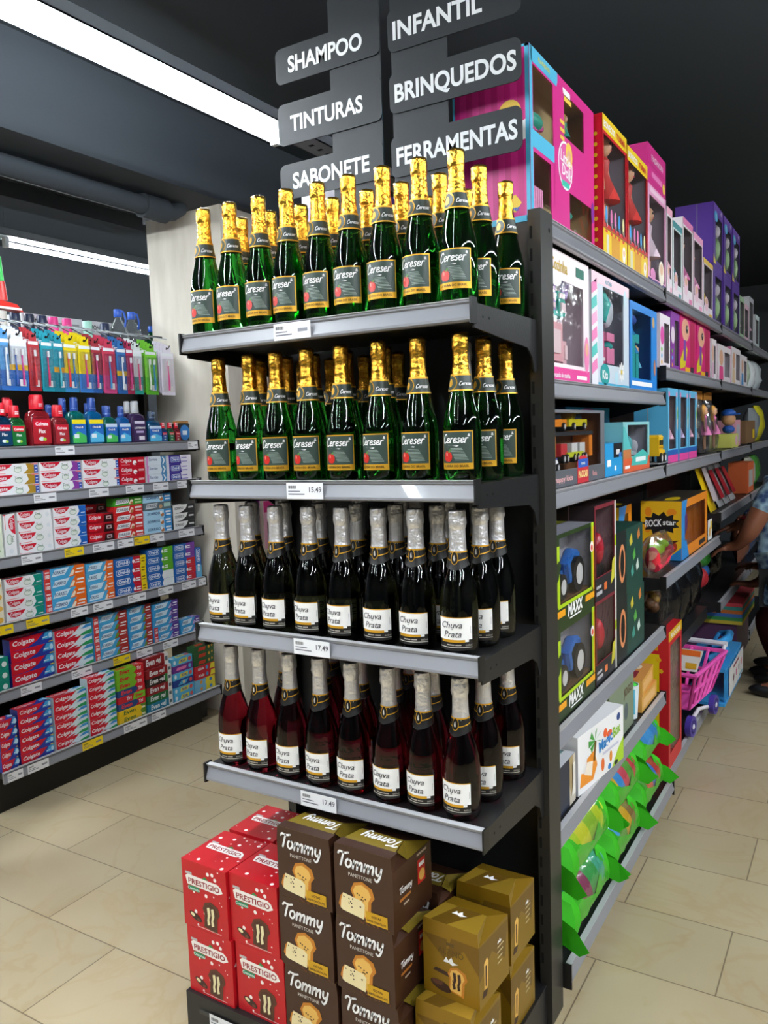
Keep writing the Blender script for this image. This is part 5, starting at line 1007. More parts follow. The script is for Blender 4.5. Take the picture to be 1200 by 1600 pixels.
def pr_kit2(b, f, wd, ht, dp):
    b.rect(f, 0, 0, .06, ht, C('#e6e4ea'), .0004)
    for k, c in enumerate(('#e884b8', '#58c0b8', '#e884b8', '#f0a8cc', '#58c0b8', '#e884b8')): b.flat(f, [(.0, .03+.045*k), (.055, .05+.045*k), (.05, .08+.045*k), (.0, .06+.045*k)], C(c), .0006)
    b.rect(f, 0, ht-.03, wd, ht, C('#f0d0dc'), .0006); b.text(f, 'KITCHEN', .14, ht-.022, .016, C('#3a9ab0'), .001, bold=.02)
    b.disc(f, .13, .035, .05, .032, C('#2a9a98'), .0008, 20); b.text(f, 'Kits', .13, .022, .036, WHITE, .0012, 'c', bold=.03)
    for k in range(8): b.disc(f, .315+.022*math.cos(k*.785), .05+.022*math.sin(k*.785), .010, .007, WHITE, .001, 10, k*.785)
    b.disc(f, .315, .05, .009, .009, C('#e8c83a'), .0012); b.disc(f, .36, ht-.04, .018, .026, C('#c8e0ea'), .001); b.rect(f, .06, .0, wd, .01, C('#48a8c8'), .0008); b.disc(f, .255, .03, .02, .02, C('#b8dce8'), .0008)
def co_kit2(wd, ht, dp):
    o = []
    b = MB(); b.box(.13, .20, .02, .06, .07, .17, C('#f07aa8')); b.box(.135, .195, .016, .02, .08, .09, WHITE); o.append(('toy_fridge', b))
    b = MB(); b.box(.23, .31, .02, .06, .075, .125, C('#f08ab4')); b.ell((.27, .035, .13), (.03, .02, .015), C('#1f9a94')); o.append(('toy_stove', b))
    b = MB(); b.box(.23, .31, .02, .05, .05, .066, C('#1f9a94')); o.append(('toy_tray', b)); b = MB(); b.box(.23, .31, .02, .06, .145, .17, C('#f08ab4')); o.append(('toy_pot', b))
    for u, c in ((.14, '#1f9a94'), (.20, '#28b0a8')):
        b = MB(); b.tube([(u, .03, .20), (u+.01, .02, .25), (u, .03, .29)], [.016, .018, .012], C(c), 10); o.append(('toy_spatula', b))
    b = MB(); b.ell((.29, .04, .24), (.045, .02, .05), C('#c8d0dc')); o.append(('toy_plate', b))
    return o
wbox('kitchen_playset_box', 'grey and teal window box with pink toy kitchen and white daisy', .41, .322, .09, .86, z, '#d8dce4', '#c8d4e0', [(.115, .065, .345, .29)], pr_kit2, co_kit2, inner='#b0b4c0')
def pr_castle(b, f, wd, ht, dp):
    b.disc(f, wd*.85, ht*.85, .018, .02, C('#c8a070'), .0008); b.rect(f, .02, .015, wd*.8, .03, WHITE, .0006); b.disc(f, wd*.9, ht*.3, .016, .03, C('#c07a58'), .0008)
def co_castle(wd, ht, dp):
    b = MB(); TE = C('#2ab0b0')
    for u, h in ((.08, .12), (.13, .16), (.18, .10)): b.box(u-.018, u+.018, .02, .05, .042, h+.03, TE); b.tube([(u, .035, h+.03), (u, .035, h+.07)], [.022, .002], C('#1f8ac8'), 8)
    c = MB(); c.ell((.13, .04, .24), (.04, .03, .02), C('#2a50a8')); c.box(.12, .25, .03, .06, .17, .2, TE)
    q = MB(); doll(q, .25, .04, .045, .12, HAIRY, C('#58b8e0'))
    return [('toy_castle', b), ('toy_tower', c), ('doll', q)]
wbox('castle_playset_box', 'bright blue window box with teal toy castle at end of second shelf', .385, .29, .12, 1.285, z, '#1f6ec8', '#2a86d8', [(.03, .04, .30, .265)], pr_castle, co_castle, inner='#3a8ac0')
# --- raised second shelf, second unit on
z = TOP(1.648)
def pr_mag(b, f, wd, ht, dp):
    b.rect(f, 0, 0, wd, ht, C('#d8287a', .35), .0003); b.disc(f, wd*.32, ht*.72, wd*.24, ht*.19, C('#e8a88a'), .0006, 18); b.disc(f, wd*.4, ht*.74, wd*.07, ht*.07, INK, .0010); b.disc(f, wd*.42, ht*.76, wd*.02, ht*.02, WHITE, .0012)
    b.flat(f, [(0, ht*.05), (wd*.3, ht*.1), (wd*.45, ht*.4), (wd*.3, ht*.5), (0, ht*.2)], C('#d8c81c'), .0006); b.rect(f, wd*.2, ht*.2, wd*.35, ht*.55, C('#7a3fa0'), .0008)
    b.rect(f, wd*.62, ht*.05, wd*.92, ht*.9, C('#b81a50'), .0008); b.rect(f, wd*.3, ht*.02, wd*.6, ht*.1, C('#e8b01c'), .001); b.rect(f, wd*.65, ht*.02, wd*.85, ht*.12, INK, .001)
L2 = [(1.72, .18, .20, '#efe4ee', '#d84aa4', 'white and magenta window box with small dolls, first on the raised shelf'), (1.91, .17, .23, '#8a3aa0', '#e8d8e4', 'purple-topped window box, second on the raised shelf')]
for y, wd, ht, c1, c2, label in L2:
    wbox('doll_box', label, wd, ht, .13, y, z, c1, c1, [(.075, .02, wd-.015, ht-.03)], lambda b, f, wd, ht, dp, c2=c2: (b.disc(f, .04, ht*.6, .032, .035, C(c2), .0006), [b.disc(f, .03, ht*.12*k+.02, .012, .008, C(['#e8b03a', '#58b8e0', '#7ac83c'][k]), .0008) for k in range(3)]), row_dolls(1, ['#3a2018'], ['#e07ab0']), inner='#b0a8b0')
for k, y in enumerate((2.10, 2.47)):
    b = MB(); b.box(0, .34, 0, .16, 0, .252-.006*k, C('#d8287a', .35)); pr_mag(b, Fr(), .34, .25, .16); L = Lf(0, .16); pr_mag(b, L, .16, .245, .1)
    o = b.build('doll_carton', None, (GX, y, z), PI/2); tag(o, 'magenta carton with big printed doll face, %s of the two' % ('nearer' if k == 0 else 'farther'), 'toy box', 'magenta doll cartons')
for k, (y, wd, ht, c1, c2) in enumerate(((2.86, .14, .2, '#d8d8e0', '#e0b0c8'), (3.05, .44, .19, '#f0dce4', '#e04a8a'), (3.52, .36, .21, '#e890b8', '#e8c8a0'), (3.90, .28, .19, '#c8dcea', '#4a90c8'))):
    wbox('baby_doll_box', ['small silver window box right of the magenta cartons', 'white baby-doll box with pink printed baby on the raised shelf', 'pink-topped baby-doll window box on the raised shelf', 'pale blue window box last on the raised shelf'][k], wd, ht, .13, y, z, c1, '#efe6ea', [(wd*.5, .03, wd-.015, ht-.03)],
         lambda b, f, wd, ht, dp, c2=c2: (b.disc(f, wd*.25, ht*.65, wd*.14, ht*.22, SKIN, .0006, 16), b.flat(f, [(wd*.1, .01), (wd*.42, .01), (wd*.38, ht*.42), (wd*.12, ht*.42)], C(c2), .0006)), row_dolls(1, ['#e0ac88'], [c2], .75), inner='#b8b0b8')

# --- third shelf
z = TOP(1.28)
def pr_truck(b, f, wd, ht, dp):
    b.rect(f, 0, 0, wd, .042, C('#5c5e64'), .0004); b.rect(f, 0, ht-.008, wd, ht, C('#6c6e74'), .0006)
    b.flat(f, [(.20, .0), (.30, .0), (.30, .06), (.275, .075), (.225, .075), (.20, .06)], C('#c8303a'), .001); b.rect(f, .205, .043, .295, .066, C('#2a5ab0'), .0014); b.text(f, 'PACCAR', .25, .016, .026, C('#f0d890'), .0016, 'c', bold=.04, width=.085); b.text(f, 'POWER', .25, .05, .010, WHITE, .0018, 'c', bold=.02)
    b.text(f, 'happy kids', .02, .014, .020, C('#e8b0b0'), .001, bold=.02, width=.14); b.text(f, 'Roda', .34, .014, .020, C('#e0a0a0'), .001, bold=.02)
def co_truck(wd, ht, dp):
    o = []
    for u, v, L, c in ((.03, .145, .15, '#e88a2a'), (.20, .145, .16, '#d8c82a')):
        b = MB(); car(b, u, .02, v, L, .05, .045, c); o.append(('toy_car', b))
    b = MB(); b.box(.02, .40, .015, .075, .132, .142, C('#2e3034')); b.box(.02, .09, .02, .07, .07, .13, C('#e8842a')); b.box(.38, .41, .02, .07, .07, .13, C('#e8842a')); o.append(('toy_trailer', b))
    for u, c in ((.13, '#c8343a'), (.22, '#dcdcdc'), (.29, '#d8d8d8'), (.05, '#3a48a0')):
        b = MB(); b.box(u, u+.05, .02, .05, .075 if u > .1 else .05, .11 if u > .1 else .075, C(c)); wheel(b, u+.01, .018, .07 if u > .1 else .05, .012); wheel(b, u+.04, .018, .07 if u > .1 else .05, .012); o.append(('toy_motorbike', b))
    for u in (.09, .30, .335):
        b = MB(); b.ell((u, .02, .055), (.010, .006, .016), WHITE); o.append(('toy_helmet', b))
    b = MB(); b.box(.17, .31, .015, .02, .072, .086, C('#c8d02a')); o.append(('toy_sign', b))
    return o
wbox('vehicle_playset_box', 'grey window box with orange and yellow toy vehicles reading PACCAR', .465, .20, .095, .515, z, '#6c6e74', '#6c6e74', [(.008, .044, .425, .192)], pr_truck, co_truck, inner='#8a5a34')
b = MB(); b.box(0, .19, 0, .06, 0, .10, C('#2a96d0')); f = Fr(); b.rect(f, .09, .055, .19, .10, C('#1c1c20'), .0005); b.rect(f, .12, .065, .16, .08, C('#d8d8dc'), .0008); b.rect(f, .15, .055, .18, .07, C('#3a78c8'), .0008); b.rect(f, .02, .03, .06, .05, WHITE, .0006); b.rect(f, .1, .015, .12, .03, WHITE, .0006)
o = b.build('small_toy_carton', None, (GX, .99, z), PI/2); tag(o, 'small blue carton with black corner between vehicle box and teal window box', 'toy box')
b = MB(); b.box(0, .14, 0, .05, 0, .185, C('#2a96d0')); f = Fr(); b.rect(f, .06, .06, .125, .175, C('#e4e4ee'), .0005); b.disc(f, .045, .145, .028, .024, C('#e07a4a'), .0008); b.rect(f, .0, .03, .06, .055, C('#3a4ab0'), .0006)
o = b.build('small_toy_carton', None, (GX-.075, 1.0, z), PI/2); tag(o, 'taller blue and white carton behind the small blue one', 'toy box')
def pr_teal(b, f, wd, ht, dp):
    b.rect(f, 0, 0, wd, .045, C('#d8603a'), .0004); b.flat(f, [(.1, .02), (.32, .015), (.34, .05), (.26, .07), (.12, .05)], C('#48b8b0'), .0008); b.rect(f, .02, .012, .08, .022, WHITE, .0008); b.rect(f, .16, .03, .3, .045, C('#e8efef'), .001); b.flat(f, [(.0, .06), (.12, .06), (.02, .15), (0, .15)], C('#58b8b8'), .0006); b.rect(f, .0, .045, .1, .075, C('#c07848'), .0007)
wbox('figure_playset_box', 'pale teal window box with orange base next to the yellow toy truck', .36, .165, .08, 1.19, z, '#7ac0c4', '#8ac8cc', [(.06, .05, .335, .155)], pr_teal, one('toy_figure', lambda b, wd, ht, dp: (b.ell((.2, .04, .09), (.03, .02, .03), C('#58b0b8')), b.box(.1, .3, .03, .05, .05, .065, C('#c8c8d0')), b.ell((.28, .04, .08), (.02, .02, .025), C('#b8b8c0')))), inner='#a8a8b4')
b = MB(); b.box(0, .52, 0, .05, 0, .222, C('#3aa0d0')); f = Fr(); b.disc(f, .24, .20, .10, .020, C('#c82a8a'), .0006, 20); b.disc(f, .38, .11, .036, .036, WHITE, .0006, 20); b.disc(f, .38, .11, .030, .030, C('#8a2a8a'), .0008, 20); b.disc(f, .38, .11, .010, .008, C('#e8a8d0'), .001); b.text(f, 'CRIE SUAS BOLHAS', .30, .168, .012, WHITE, .0008, width=.12); b.text(f, 'SUPER GIGANTES', .30, .15, .012, WHITE, .0008, width=.12)
o = b.build('donut_toy_carton', None, (-.20, 1.16, z), PI/2); tag(o, 'wide blue carton with purple donut print standing at the back', 'toy box')
t = thing('toy_truck', 'small loose yellow toy truck at the shelf edge', 'toy truck', (-.02, 1.70, z+.006), PI/2)
b = MB(); b.box(0, .10, .0, .05, .028, .05, C('#e8b81c')); b.box(.0, .075, .002, .048, .05, .098, C('#e8b81c')); b.hexa([(.0, .0, .098), (.078, .0, .098), (.078, .05, .098), (.0, .05, .098), (.01, .005, .108), (.07, .005, .108), (.07, .045, .108), (.01, .045, .108)], C('#e8b81c')); f = Fr()
b.rect(f, .01, .07, .035, .09, C('#3a3420'), .001); b.rect(f, .042, .07, .066, .09, C('#3a3420'), .001); b.rect(f, 0, .058, .075, .064, C('#b8860c'), .001); b.build('truck_body', t)
for u in (.022, .08):
    for dd in (-.002, .04): w_ = MB(); wheel(w_, u, dd, .020, .020, '#d8d8d8', .012); w_.build('wheel', t)
MB().box(-.05, .16, -.008, .055, 0.0, .0 if 0 else .0035, C('#8a8a8c')).build('base_tray', t)
def pr_lb(b, f, wd, ht, dp):
    b.rect(f, 0, 0, wd, .03, C('#e04a9a'), .0005); b.rect(f, 0, .03, wd, .05, C('#2a60b0'), .0006); b.disc(f, wd*.12, ht*.92, .014, .012, C('#e884b8'), .0006); b.disc(f, wd*.85, ht*.92, .016, .012, C('#e0a0c0'), .0006)
    b.disc(f, wd-.012, ht*.6, .009, .05, C('#e8d8a8'), .0008); b.disc(f, wd-.012, ht*.65, .007, .02, C('#7ac03c'), .001)
for k, y in enumerate((1.86, 2.08, 2.28)):
    wbox('doll_box', 'light blue window box with slim doll, %s of three' % ('nearest', 'middle one', 'farthest')[k], .19, .295, .13, y, z, '#58b0dc', '#68bce4', [(.025, .055, .155, .265)], pr_lb, row_dolls(1, ['#e8d0a0', '#8a4a2a'][k % 2:], ['#d8a8c0', '#b8a8d0'][k % 2:], .85), group='light blue doll boxes', inner='#b0a0a8')
def bag(name, label, wd, ht, dp, y, z, x, col, lean=0, content=None, cat='toy bag', top=None, group=None):
    t = thing(name, label, cat, (x, y, z), PI/2, group)
    n = 9; b = MB(); vs = []; fs = []
    for j in range(n):
        v = ht*j/(n-1); k = math.sin(PI*min(max(j/(n-1), .02), .985))**.45
        for i in range(14):
            a = 2*PI*i/14; vs.append((wd/2+wd/2*math.cos(a)*(.92+.08*R.random()), dp*.5+dp*.5*k*math.sin(a)*(.8+.3*R.random())+lean*v, v))
    for j in range(n-1):
        for i in range(14): fs.append((j*14+i, j*14+(i+1) % 14, (j+1)*14+(i+1) % 14, (j+1)*14+i))
    b.add(vs, fs, col if not isinstance(col, str) else C(col, .2), True); b.build('plastic_bag', t)
    if top: h = MB(); h.box(0, wd, dp*.42+lean*ht, dp*.58+lean*ht, ht-.004, ht+.04, C(top)); h.build('header_card', t)
    if content:
        for nm, mb in content(wd, ht, dp): mb.build(nm, t)
    return t
bag('doll_bag', 'silvery bagged doll right of the light blue boxes', .24, .25, .09, 2.52, z, GX-.01, BAGFILM, 0, row_dolls(1, ['#d8d0c8'], ['#c8c8d0'], .9), top='#e4e2e4')
for k, y in enumerate((2.765, 3.05)):
    bag('doll_bag', 'pink bagged doll leaning on the third shelf, %s of two' % ('nearer', 'farther')[k], .235, .27, .08, y, z+.006, GX+.0, BAGFILM, .12, row_dolls(1, ['#e8a848'], ['#e07ab0'], .85), top='#e8a04a', group='pink bagged dolls')
t = thing('plush_figure', 'small figure with blue cap and brown face standing on a box', 'toy', (-.06, 3.70, z+.0865), PI/2)
b = MB(); b.ell((0, 0, .025), (.04, .035, .025), C('#2a5ab0')); b.build('body', t); b = MB(); b.ell((0, 0, .085), (.045, .04, .042), C('#c09068')); b.build('head', t); b = MB(); b.ell((0, .0, .118), (.046, .042, .026), C('#2a60b8')); b.box(-.03, .03, -.06, -.02, .11, .116, C('#2a60b8')); b.build('cap', t)
b = MB(); b.box(0, .26, 0, .12, 0, .08, C('#d8d86a')); b.disc(Fr(), .18, .04, .05, .03, C('#e8b8c8'), .0006); o = b.build('small_toy_carton', None, (GX, 3.56, z+.006), PI/2); tag(o, 'low yellow-green carton beneath the blue-capped figure', 'toy box')
b = MB(); b.box(0, .2, 0, .14, 0, .16, C('#e0a0b0')); b.rect(Fr(), .03, .03, .17, .13, C('#b8b8c4'), .0006); o = b.build('small_toy_carton', None, (GX-.02, 3.86, z+.006), PI/2); tag(o, 'pink-framed carton right of the blue-capped figure', 'toy box')
b = MB(); b.box(0, .5, 0, .3, 0, .15, C('#7a5a3a', .7)); b.rect(Fr(), .36, .03, .46, .09, C('#e8c81c'), .0006); o = b.build('cardboard_carton', None, (-.04, 4.29, TOP(1.29)), PI/2); tag(o, 'brown cardboard carton far along the third shelf', 'carton')

# --- near unit, tractor shelf
z = TOP(.665)
def pr_max(b, f, wd, ht, dp):
    YG = C('#a8c81c'); DG = C('#2a3c1c'); OR = C('#eaa01c')
    b.rect(f, 0, 0, wd, .058, DG, .0004); b.rect(f, 0, .058, .045, ht-.03, YG, .0005); b.rect(f, wd-.025, .058, wd, ht, YG, .0005); b.rect(f, wd-.010, .05, wd, ht*.95, OR, .0007); b.rect(f, .03, .052, wd-.02, .062, YG, .0006)
    b.rect(f, .0, .028, .085, .046, OR, .0008); b.rect(f, wd-.085, .028, wd, .046, OR, .0008)
    b.text(f, 'MAXX', .105, .020, .044, WHITE, .001, bold=.035, shear=.15, width=.13); b.rect(f, .12, .010, .22, .014, WHITE, .0008); b.disc(f, wd-.022, ht*.72, .016, .016, WHITE, .001); b.disc(f, wd-.022, ht*.71, .010, .009, C('#d84a2a'), .0012)
    b.flat(f, [(0, .11), (.035, .13), (.055, .165), (.04, .18), (0, .16)], DG, .0009); b.disc(f, .016, .215, .007, .010, WHITE, .0008); b.disc(f, .016, .19, .007, .010, WHITE, .0008)
def co_max(wd, ht, dp):
    b = MB(); BL = C('#2a68b8', .25)
    b.box(.075, .19, .03, .066, .105, .135, BL); b.hexa([(.08, .03, .13), (.13, .03, .13), (.13, .066, .13), (.08, .066, .13), (.10, .032, .165), (.15, .032, .175), (.15, .064, .175), (.10, .064, .165)], BL); b.tube([(.19, .028, .10), (.165, .026, .15), (.20, .026, .175), (.25, .026, .165)], .016, BL, 8); b.box(.06, .27, .04, .066, .08, .105, C('#2a2a2c'))
    o = [('toy_tractor', b)]
    for u, r in ((.235, .050), (.10, .035)):
        q = MB(); wheel(q, u, .012, .064+r*.99, r, '#e0e0e0', .014); o.append(('wheel', q))
    q = MB(); q.box(.01, wd-.01, .01, dp-.01, .055, .0625, C('#6a4a30')); o.append(('printed_ground', q)); return o
for k in (0, 1):
    wbox('tractor_box', 'lime-framed window box with blue toy tractor, %s of the two stacked by the post' % ('lower', 'upper')[k], .345, .247, .14, .515, z+.2475*k, '#c8d040', '#2a3c1c', [(.045, .062, .318, .236)], pr_max, co_max, group='tractor boxes', inner='#a8a8b2', top='#8e8e98')
def pr_red(b, f, wd, ht, dp):
    b.rect(f, 0, 0, wd, ht*.24, C('#26262a'), .0004); b.rect(f, .01, ht*.06, .07, ht*.10, C('#b8b8bc'), .0008); b.rect(f, .01, ht*.13, .06, ht*.16, C('#b8b8bc'), .0008); b.rect(f, .09, ht*.08, .12, ht*.16, C('#d8703a'), .0008); b.flat(f, [(wd*.72, ht*.1), (wd*.9, ht*.15), (wd*.95, ht*.4), (wd*.8, ht*.35)], C('#c8c03a'), .0008); b.rect(f, wd*.93, 0, wd, ht, C('#d8d4cc'), .0007); b.rect(f, wd*.93, ht*.5, wd, ht*.62, C('#a8c81c'), .0009)
for k, ht in ((0, .252), (1, .285)):
    wbox('figure_box', 'dark window box with red helmeted toy, %s one right of the tractors' % ('lower', 'upper')[k], .225, ht, .12, .872, z+.2525*k, '#32262a', '#7a2a34', [(.01, ht*.25, .205, ht*.96)], pr_red, one('toy_robot', lambda b, wd, ht, dp: (b.ell((.13, .032, ht*.5), (.026, .022, .05), C('#c02838', .2)), b.ell((.05, .032, ht*.45), (.03, .022, .05), C('#26262c', .3)), b.box(.02, .2, .03, .07, ht*.02, ht*.3, C('#202024')))), inner='#8a6a70')
def pr_green(b, f, wd, ht, dp):
    b.rect(f, 0, 0, wd, ht, C('#20443a'), .0002); b.rect(f, 0, 0, wd*.35, ht, C('#1e2422'), .0004); b.disc(f, wd*.2, ht*.5, wd*.11, ht*.30, C('#d88a5a'), .0006); b.disc(f, wd*.2, ht*.5, wd*.07, ht*.22, C('#141414'), .0008)
    for u, v, c in ((.5, .7, '#c8b83a'), (.62, .45, '#5aa84a'), (.75, .25, '#c8d8d0'), (.55, .2, '#48988a'), (.8, .75, '#c87a3a')): b.flat(f, [(wd*u, ht*v), (wd*(u+.09), ht*(v+.05)), (wd*(u+.05), ht*(v+.2)), (wd*(u-.03), ht*(v+.1))], C(c), .0008)
for k in (0, 1):
    b = MB(); b.box(0, .36-.02*k, 0, .14, 0, .215, C('#20443a')); pr_green(b, Fr(), .36-.02*k, .215, .14); o = b.build('dinosaur_carton', None, (GX, 1.105, z+.2155*k), PI/2); tag(o, 'dark green printed carton, %s one left of the guitar-figure box' % ('lower', 'upper')[k], 'toy box', 'dark green cartons')
b = MB(); b.box(0, .34, 0, .05, 0, .555, C('#2a2a2e')); f = Fr(); b.rect(f, .0, .515, .34, .520, C('#c8c8cc'), .0006); b.flat(f, [(.10, .50), (.25, .50), (.25, .545), (.215, .553), (.15, .553), (.10, .54)], C('#e8e8ea'), .0008)
b.disc(f, .18, .535, .04, .014, C('#2a9aa8'), .001); b.text(f, 'Cardoso', .175, .507, .016, C('#b03040'), .0012, 'c', bold=.02)
o = b.build('tall_toy_carton', None, (-.20, .52, z), PI/2); tag(o, 'tall dark carton with white logo tab behind the tractor boxes', 'toy box')
# --- second unit, guitar figure boxes
z = TOP(.85)
def rock(y, x, label, group, main=True):
    w_, d, ht = (.62, .17, .255) if main else (.2, .15, .25)
    t = thing('rockstar_box', label, 'toy box', (x, y, z), PI/2, group); b = MB(); OR = C('#e88a1c'); YE = C('#e8b41c')
    e = .003; b.box(0, w_, d-e, d, 0, ht, C('#5a3a5a')); b.box(0, w_, 0, d-e, 0, e, OR); b.box(0, w_, 0, d-e, ht-e, ht, C('#3a342c')); b.box(0, e, 0, d-e, e, ht-e, OR); b.box(w_-e, w_, 0, d-e, e, ht-e, OR)
    b.box(0, w_, -.0008, .001, 0, .05, OR); b.box(0, w_, -.0008, .001, ht-.035, ht, OR); b.box(0, .07, -.0008, .001, .05, ht-.035, C('#2a88d0')); b.box(w_-.05, w_, -.0008, .001, .05, ht-.035, OR)
    b.flat(Fr(0, -.0008), [(0, 0), (.16, 0), (.10, .08), (0, .07)], C('#2a88d0'), .0005); b.flat(Fr(0, -.0008), [(0, ht), (.12, ht), (.07, ht-.07), (0, ht-.06)], C('#2a88d0'), .0005); b.rect(Fr(0, -.0008), .40, .012, .56, .035, C('#2a2420'), .0006)
    L = Lf(0, d, 0); b.rect(L, 0, 0, d, ht, YE, .0004)
    for k in range(9): b.disc(L, R.uniform(.02, d-.02), R.uniform(.02, ht-.02), R.uniform(.012, .03), R.uniform(.012, .03), OR, .0006)
    sp_ = [(d/2+(.055+.018*(k % 2))*math.cos(2*PI*k/22)*1.1, ht*.62+(.035+.018*(k % 2))*math.sin(2*PI*k/22)) for k in range(22)]
    b.flat(L, sp_, C('#181412'), .0008); b.text(L, 'ROCK', .018, ht*.56, .042, WHITE, .0012, bold=.03, shear=.2, width=.072, rot=.08); b.text(L, 'star', .093, ht*.60, .032, WHITE, .0012, bold=.03, width=.055)
    b.disc(L, d*.65, ht*.2, .045, .03, C('#a83a1c'), .0009, 14, .4); b.flat(L, [(d*.5, ht*.28), (d*.75, ht*.26), (d*.95, ht*.34), (d*.7, ht*.33)], C('#4a1c14'), .0011); b.flat(L, [(d*.55, 0), (d, 0), (d, ht*.22), (d*.8, ht*.1)], C('#2a88d0'), .0010)
    b.disc(Tp(0, 0, ht), .12, d*.35, .09, .03, C('#e8c81c'), .0006); b.build('carton', t)
    MB().rect(Fr(0, .0015), .07, .05, w_-.05, ht-.035, FILM, 0).build('window_film', t)
    g = MB(); g.ell((w_*.35, .07, .10), (.06, .03, .05), C('#c8c8d0', .2)); g.tube([(w_*.35, .07, .12), (w_*.36, .07, .19)], .012, C('#d8d8de', .2), 8); g.ell((w_*.36, .07, .2), .02, C('#d8d8de', .2)); g.ell((w_*.65, .08, .12), (.05, .03, .08), C('#7a3a7a', .3)); g.build('toy_guitar', t)
    return t
rock(2.13, GX, 'orange and yellow box reading ROCK star standing near the shelf edge', 'orange guitar-figure boxes')
rock(1.86, -.215, 'orange and yellow box reading star partly hidden behind the other', 'orange guitar-figure boxes', False)
def co_din(wd, ht, dp):
    b = MB(); b.ell((wd*.5, dp*.5, .085), (.08, .035, .022), C('#a8d81c', .25)); b.ell((wd*.75, dp*.4, .10), (.03, .025, .018), C('#a8d81c', .25)); b.ell((wd*.3, dp*.5, .105), (.03, .02, .016), C('#a8d81c', .25))
    c = MB(); c.tube([(.02, dp*.3, .03), (wd*.5, dp*.2, .045), (wd*.95, dp*.25, .075)], .018, C('#e03a50', .25), 8); c.ell((.03, dp*.4, .06), (.018, .03, .05), C('#d82a3a', .25)); return [('toy_figure', b), ('toy_handle', c)]
bag('toy_bag', 'clear bag with lime and red toy lying in front of the orange boxes', .27, .15, .12, 1.73, z, -.01, BAGFILM, -.05, co_din)
b = MB(); b.box(0, .10, 0, .004, 0, .10, WHITE); b.rect(Fr(), .05, .05, .09, .09, C('#e8c81c'), .0006); b.disc(Fr(), .03, .04, .02, .025, C('#d8a030'), .0006); o = b.build('hang_card', None, (GX, 2.80, z), PI/2); tag(o, 'small white card right of the guitar-figure box', 'card')
bag('toy_bag', 'dull pink bag right of the white card on the guitar-box shelf', .18, .09, .1, 2.82 if 0 else 2.83, z, GX-.01, '#a8486a')
# black bags hanging under that shelf
for k, y in enumerate((2.04, 2.29, 2.55)):
    bag('black_bag', 'shiny black plastic bag below the guitar-figure boxes, %s of three' % ('nearest', 'middle one', 'farthest')[k], .25, .30, .12, y, .56, -.03, mat('black_plastic_bag', '#111113', .12, bump=.6, bscale=14), .0, group='black plastic bags')
b = MB(); b.box(-.3, -.03, 2.03, 2.82, .50, .5585, BLACK); b.box(-.384, -.3, 2.03, 2.82, .50, .53, BLACK); o = b.build('low_shelf', None); tag(o, 'low black shelf board under the shiny black bags', 'shelf')
t = thing('clear_tub', 'clear plastic tub with small brown toys right of the dark green cartons', 'tub', (-.03, 1.74, TOP(.405) if 0 else .716), PI/2)
MB().box(0, .24, 0, .16, -.01, .12, FILM).build('tub_wall', t); b = MB()
for k in range(16): b.ell((R.uniform(.04, .2), R.uniform(.04, .12), R.uniform(.03, .09)), R.uniform(.015, .028), C(['#5a3a22', '#8a6a2a', '#3a2a22'][k % 3]))
b.build('small_toys', t); MB().box(-.004, .244, -.004, .164, .121, .128, C('#9a9c9a')).build('lid', t)
b = MB(); b.box(-.34, -.025, 1.72, 1.995, .68, .7045, BLACK); o = b.build('low_shelf', None); tag(o, 'short black shelf piece carrying the clear tub', 'shelf')
# --- lower shelf of the near unit
z = TOP(.405)
b = MB(); b.box(0, .15, 0, .11, 0, .135, C('#232a3c')); f = Fr(); b.rect(f, .10, .0, .15, .135, C('#c8c0b0'), .0004); b.rect(f, .12, .02, .15, .11, C('#e8e4dc'), .0006); b.flat(f, [(.10, .135), (.13, .135), (.13, .05), (.115, .02), (.10, .06)], C('#a8946a'), .0006)
for k in range(6): b.rect(Lf(0, .11), .012+.015*k, .01, .018+.015*k, .11, C('#3a4a6a'), .0005)
b.rect(Lf(0, .11), .0, .115, .11, .13, C('#b82a34'), .0006); b.text(Lf(0, .11), 'KIDS', .02, .05, .02, C('#c8d83a'), .0008, bold=.02)
tp = Tp(0, 0, .135); b.rect(tp, 0, 0, .15, .11, C('#c8cace'), .0004)
for k in range(3): b.rect(tp, .02+.05*k, .03, .045+.05*k, .06, C('#5a7a7a'), .0006)
o = b.build('small_toy_carton', None, (GX, .52, z), PI/2); tag(o, 'small navy and grey carton tucked behind the end post on the low shelf', 'toy box')
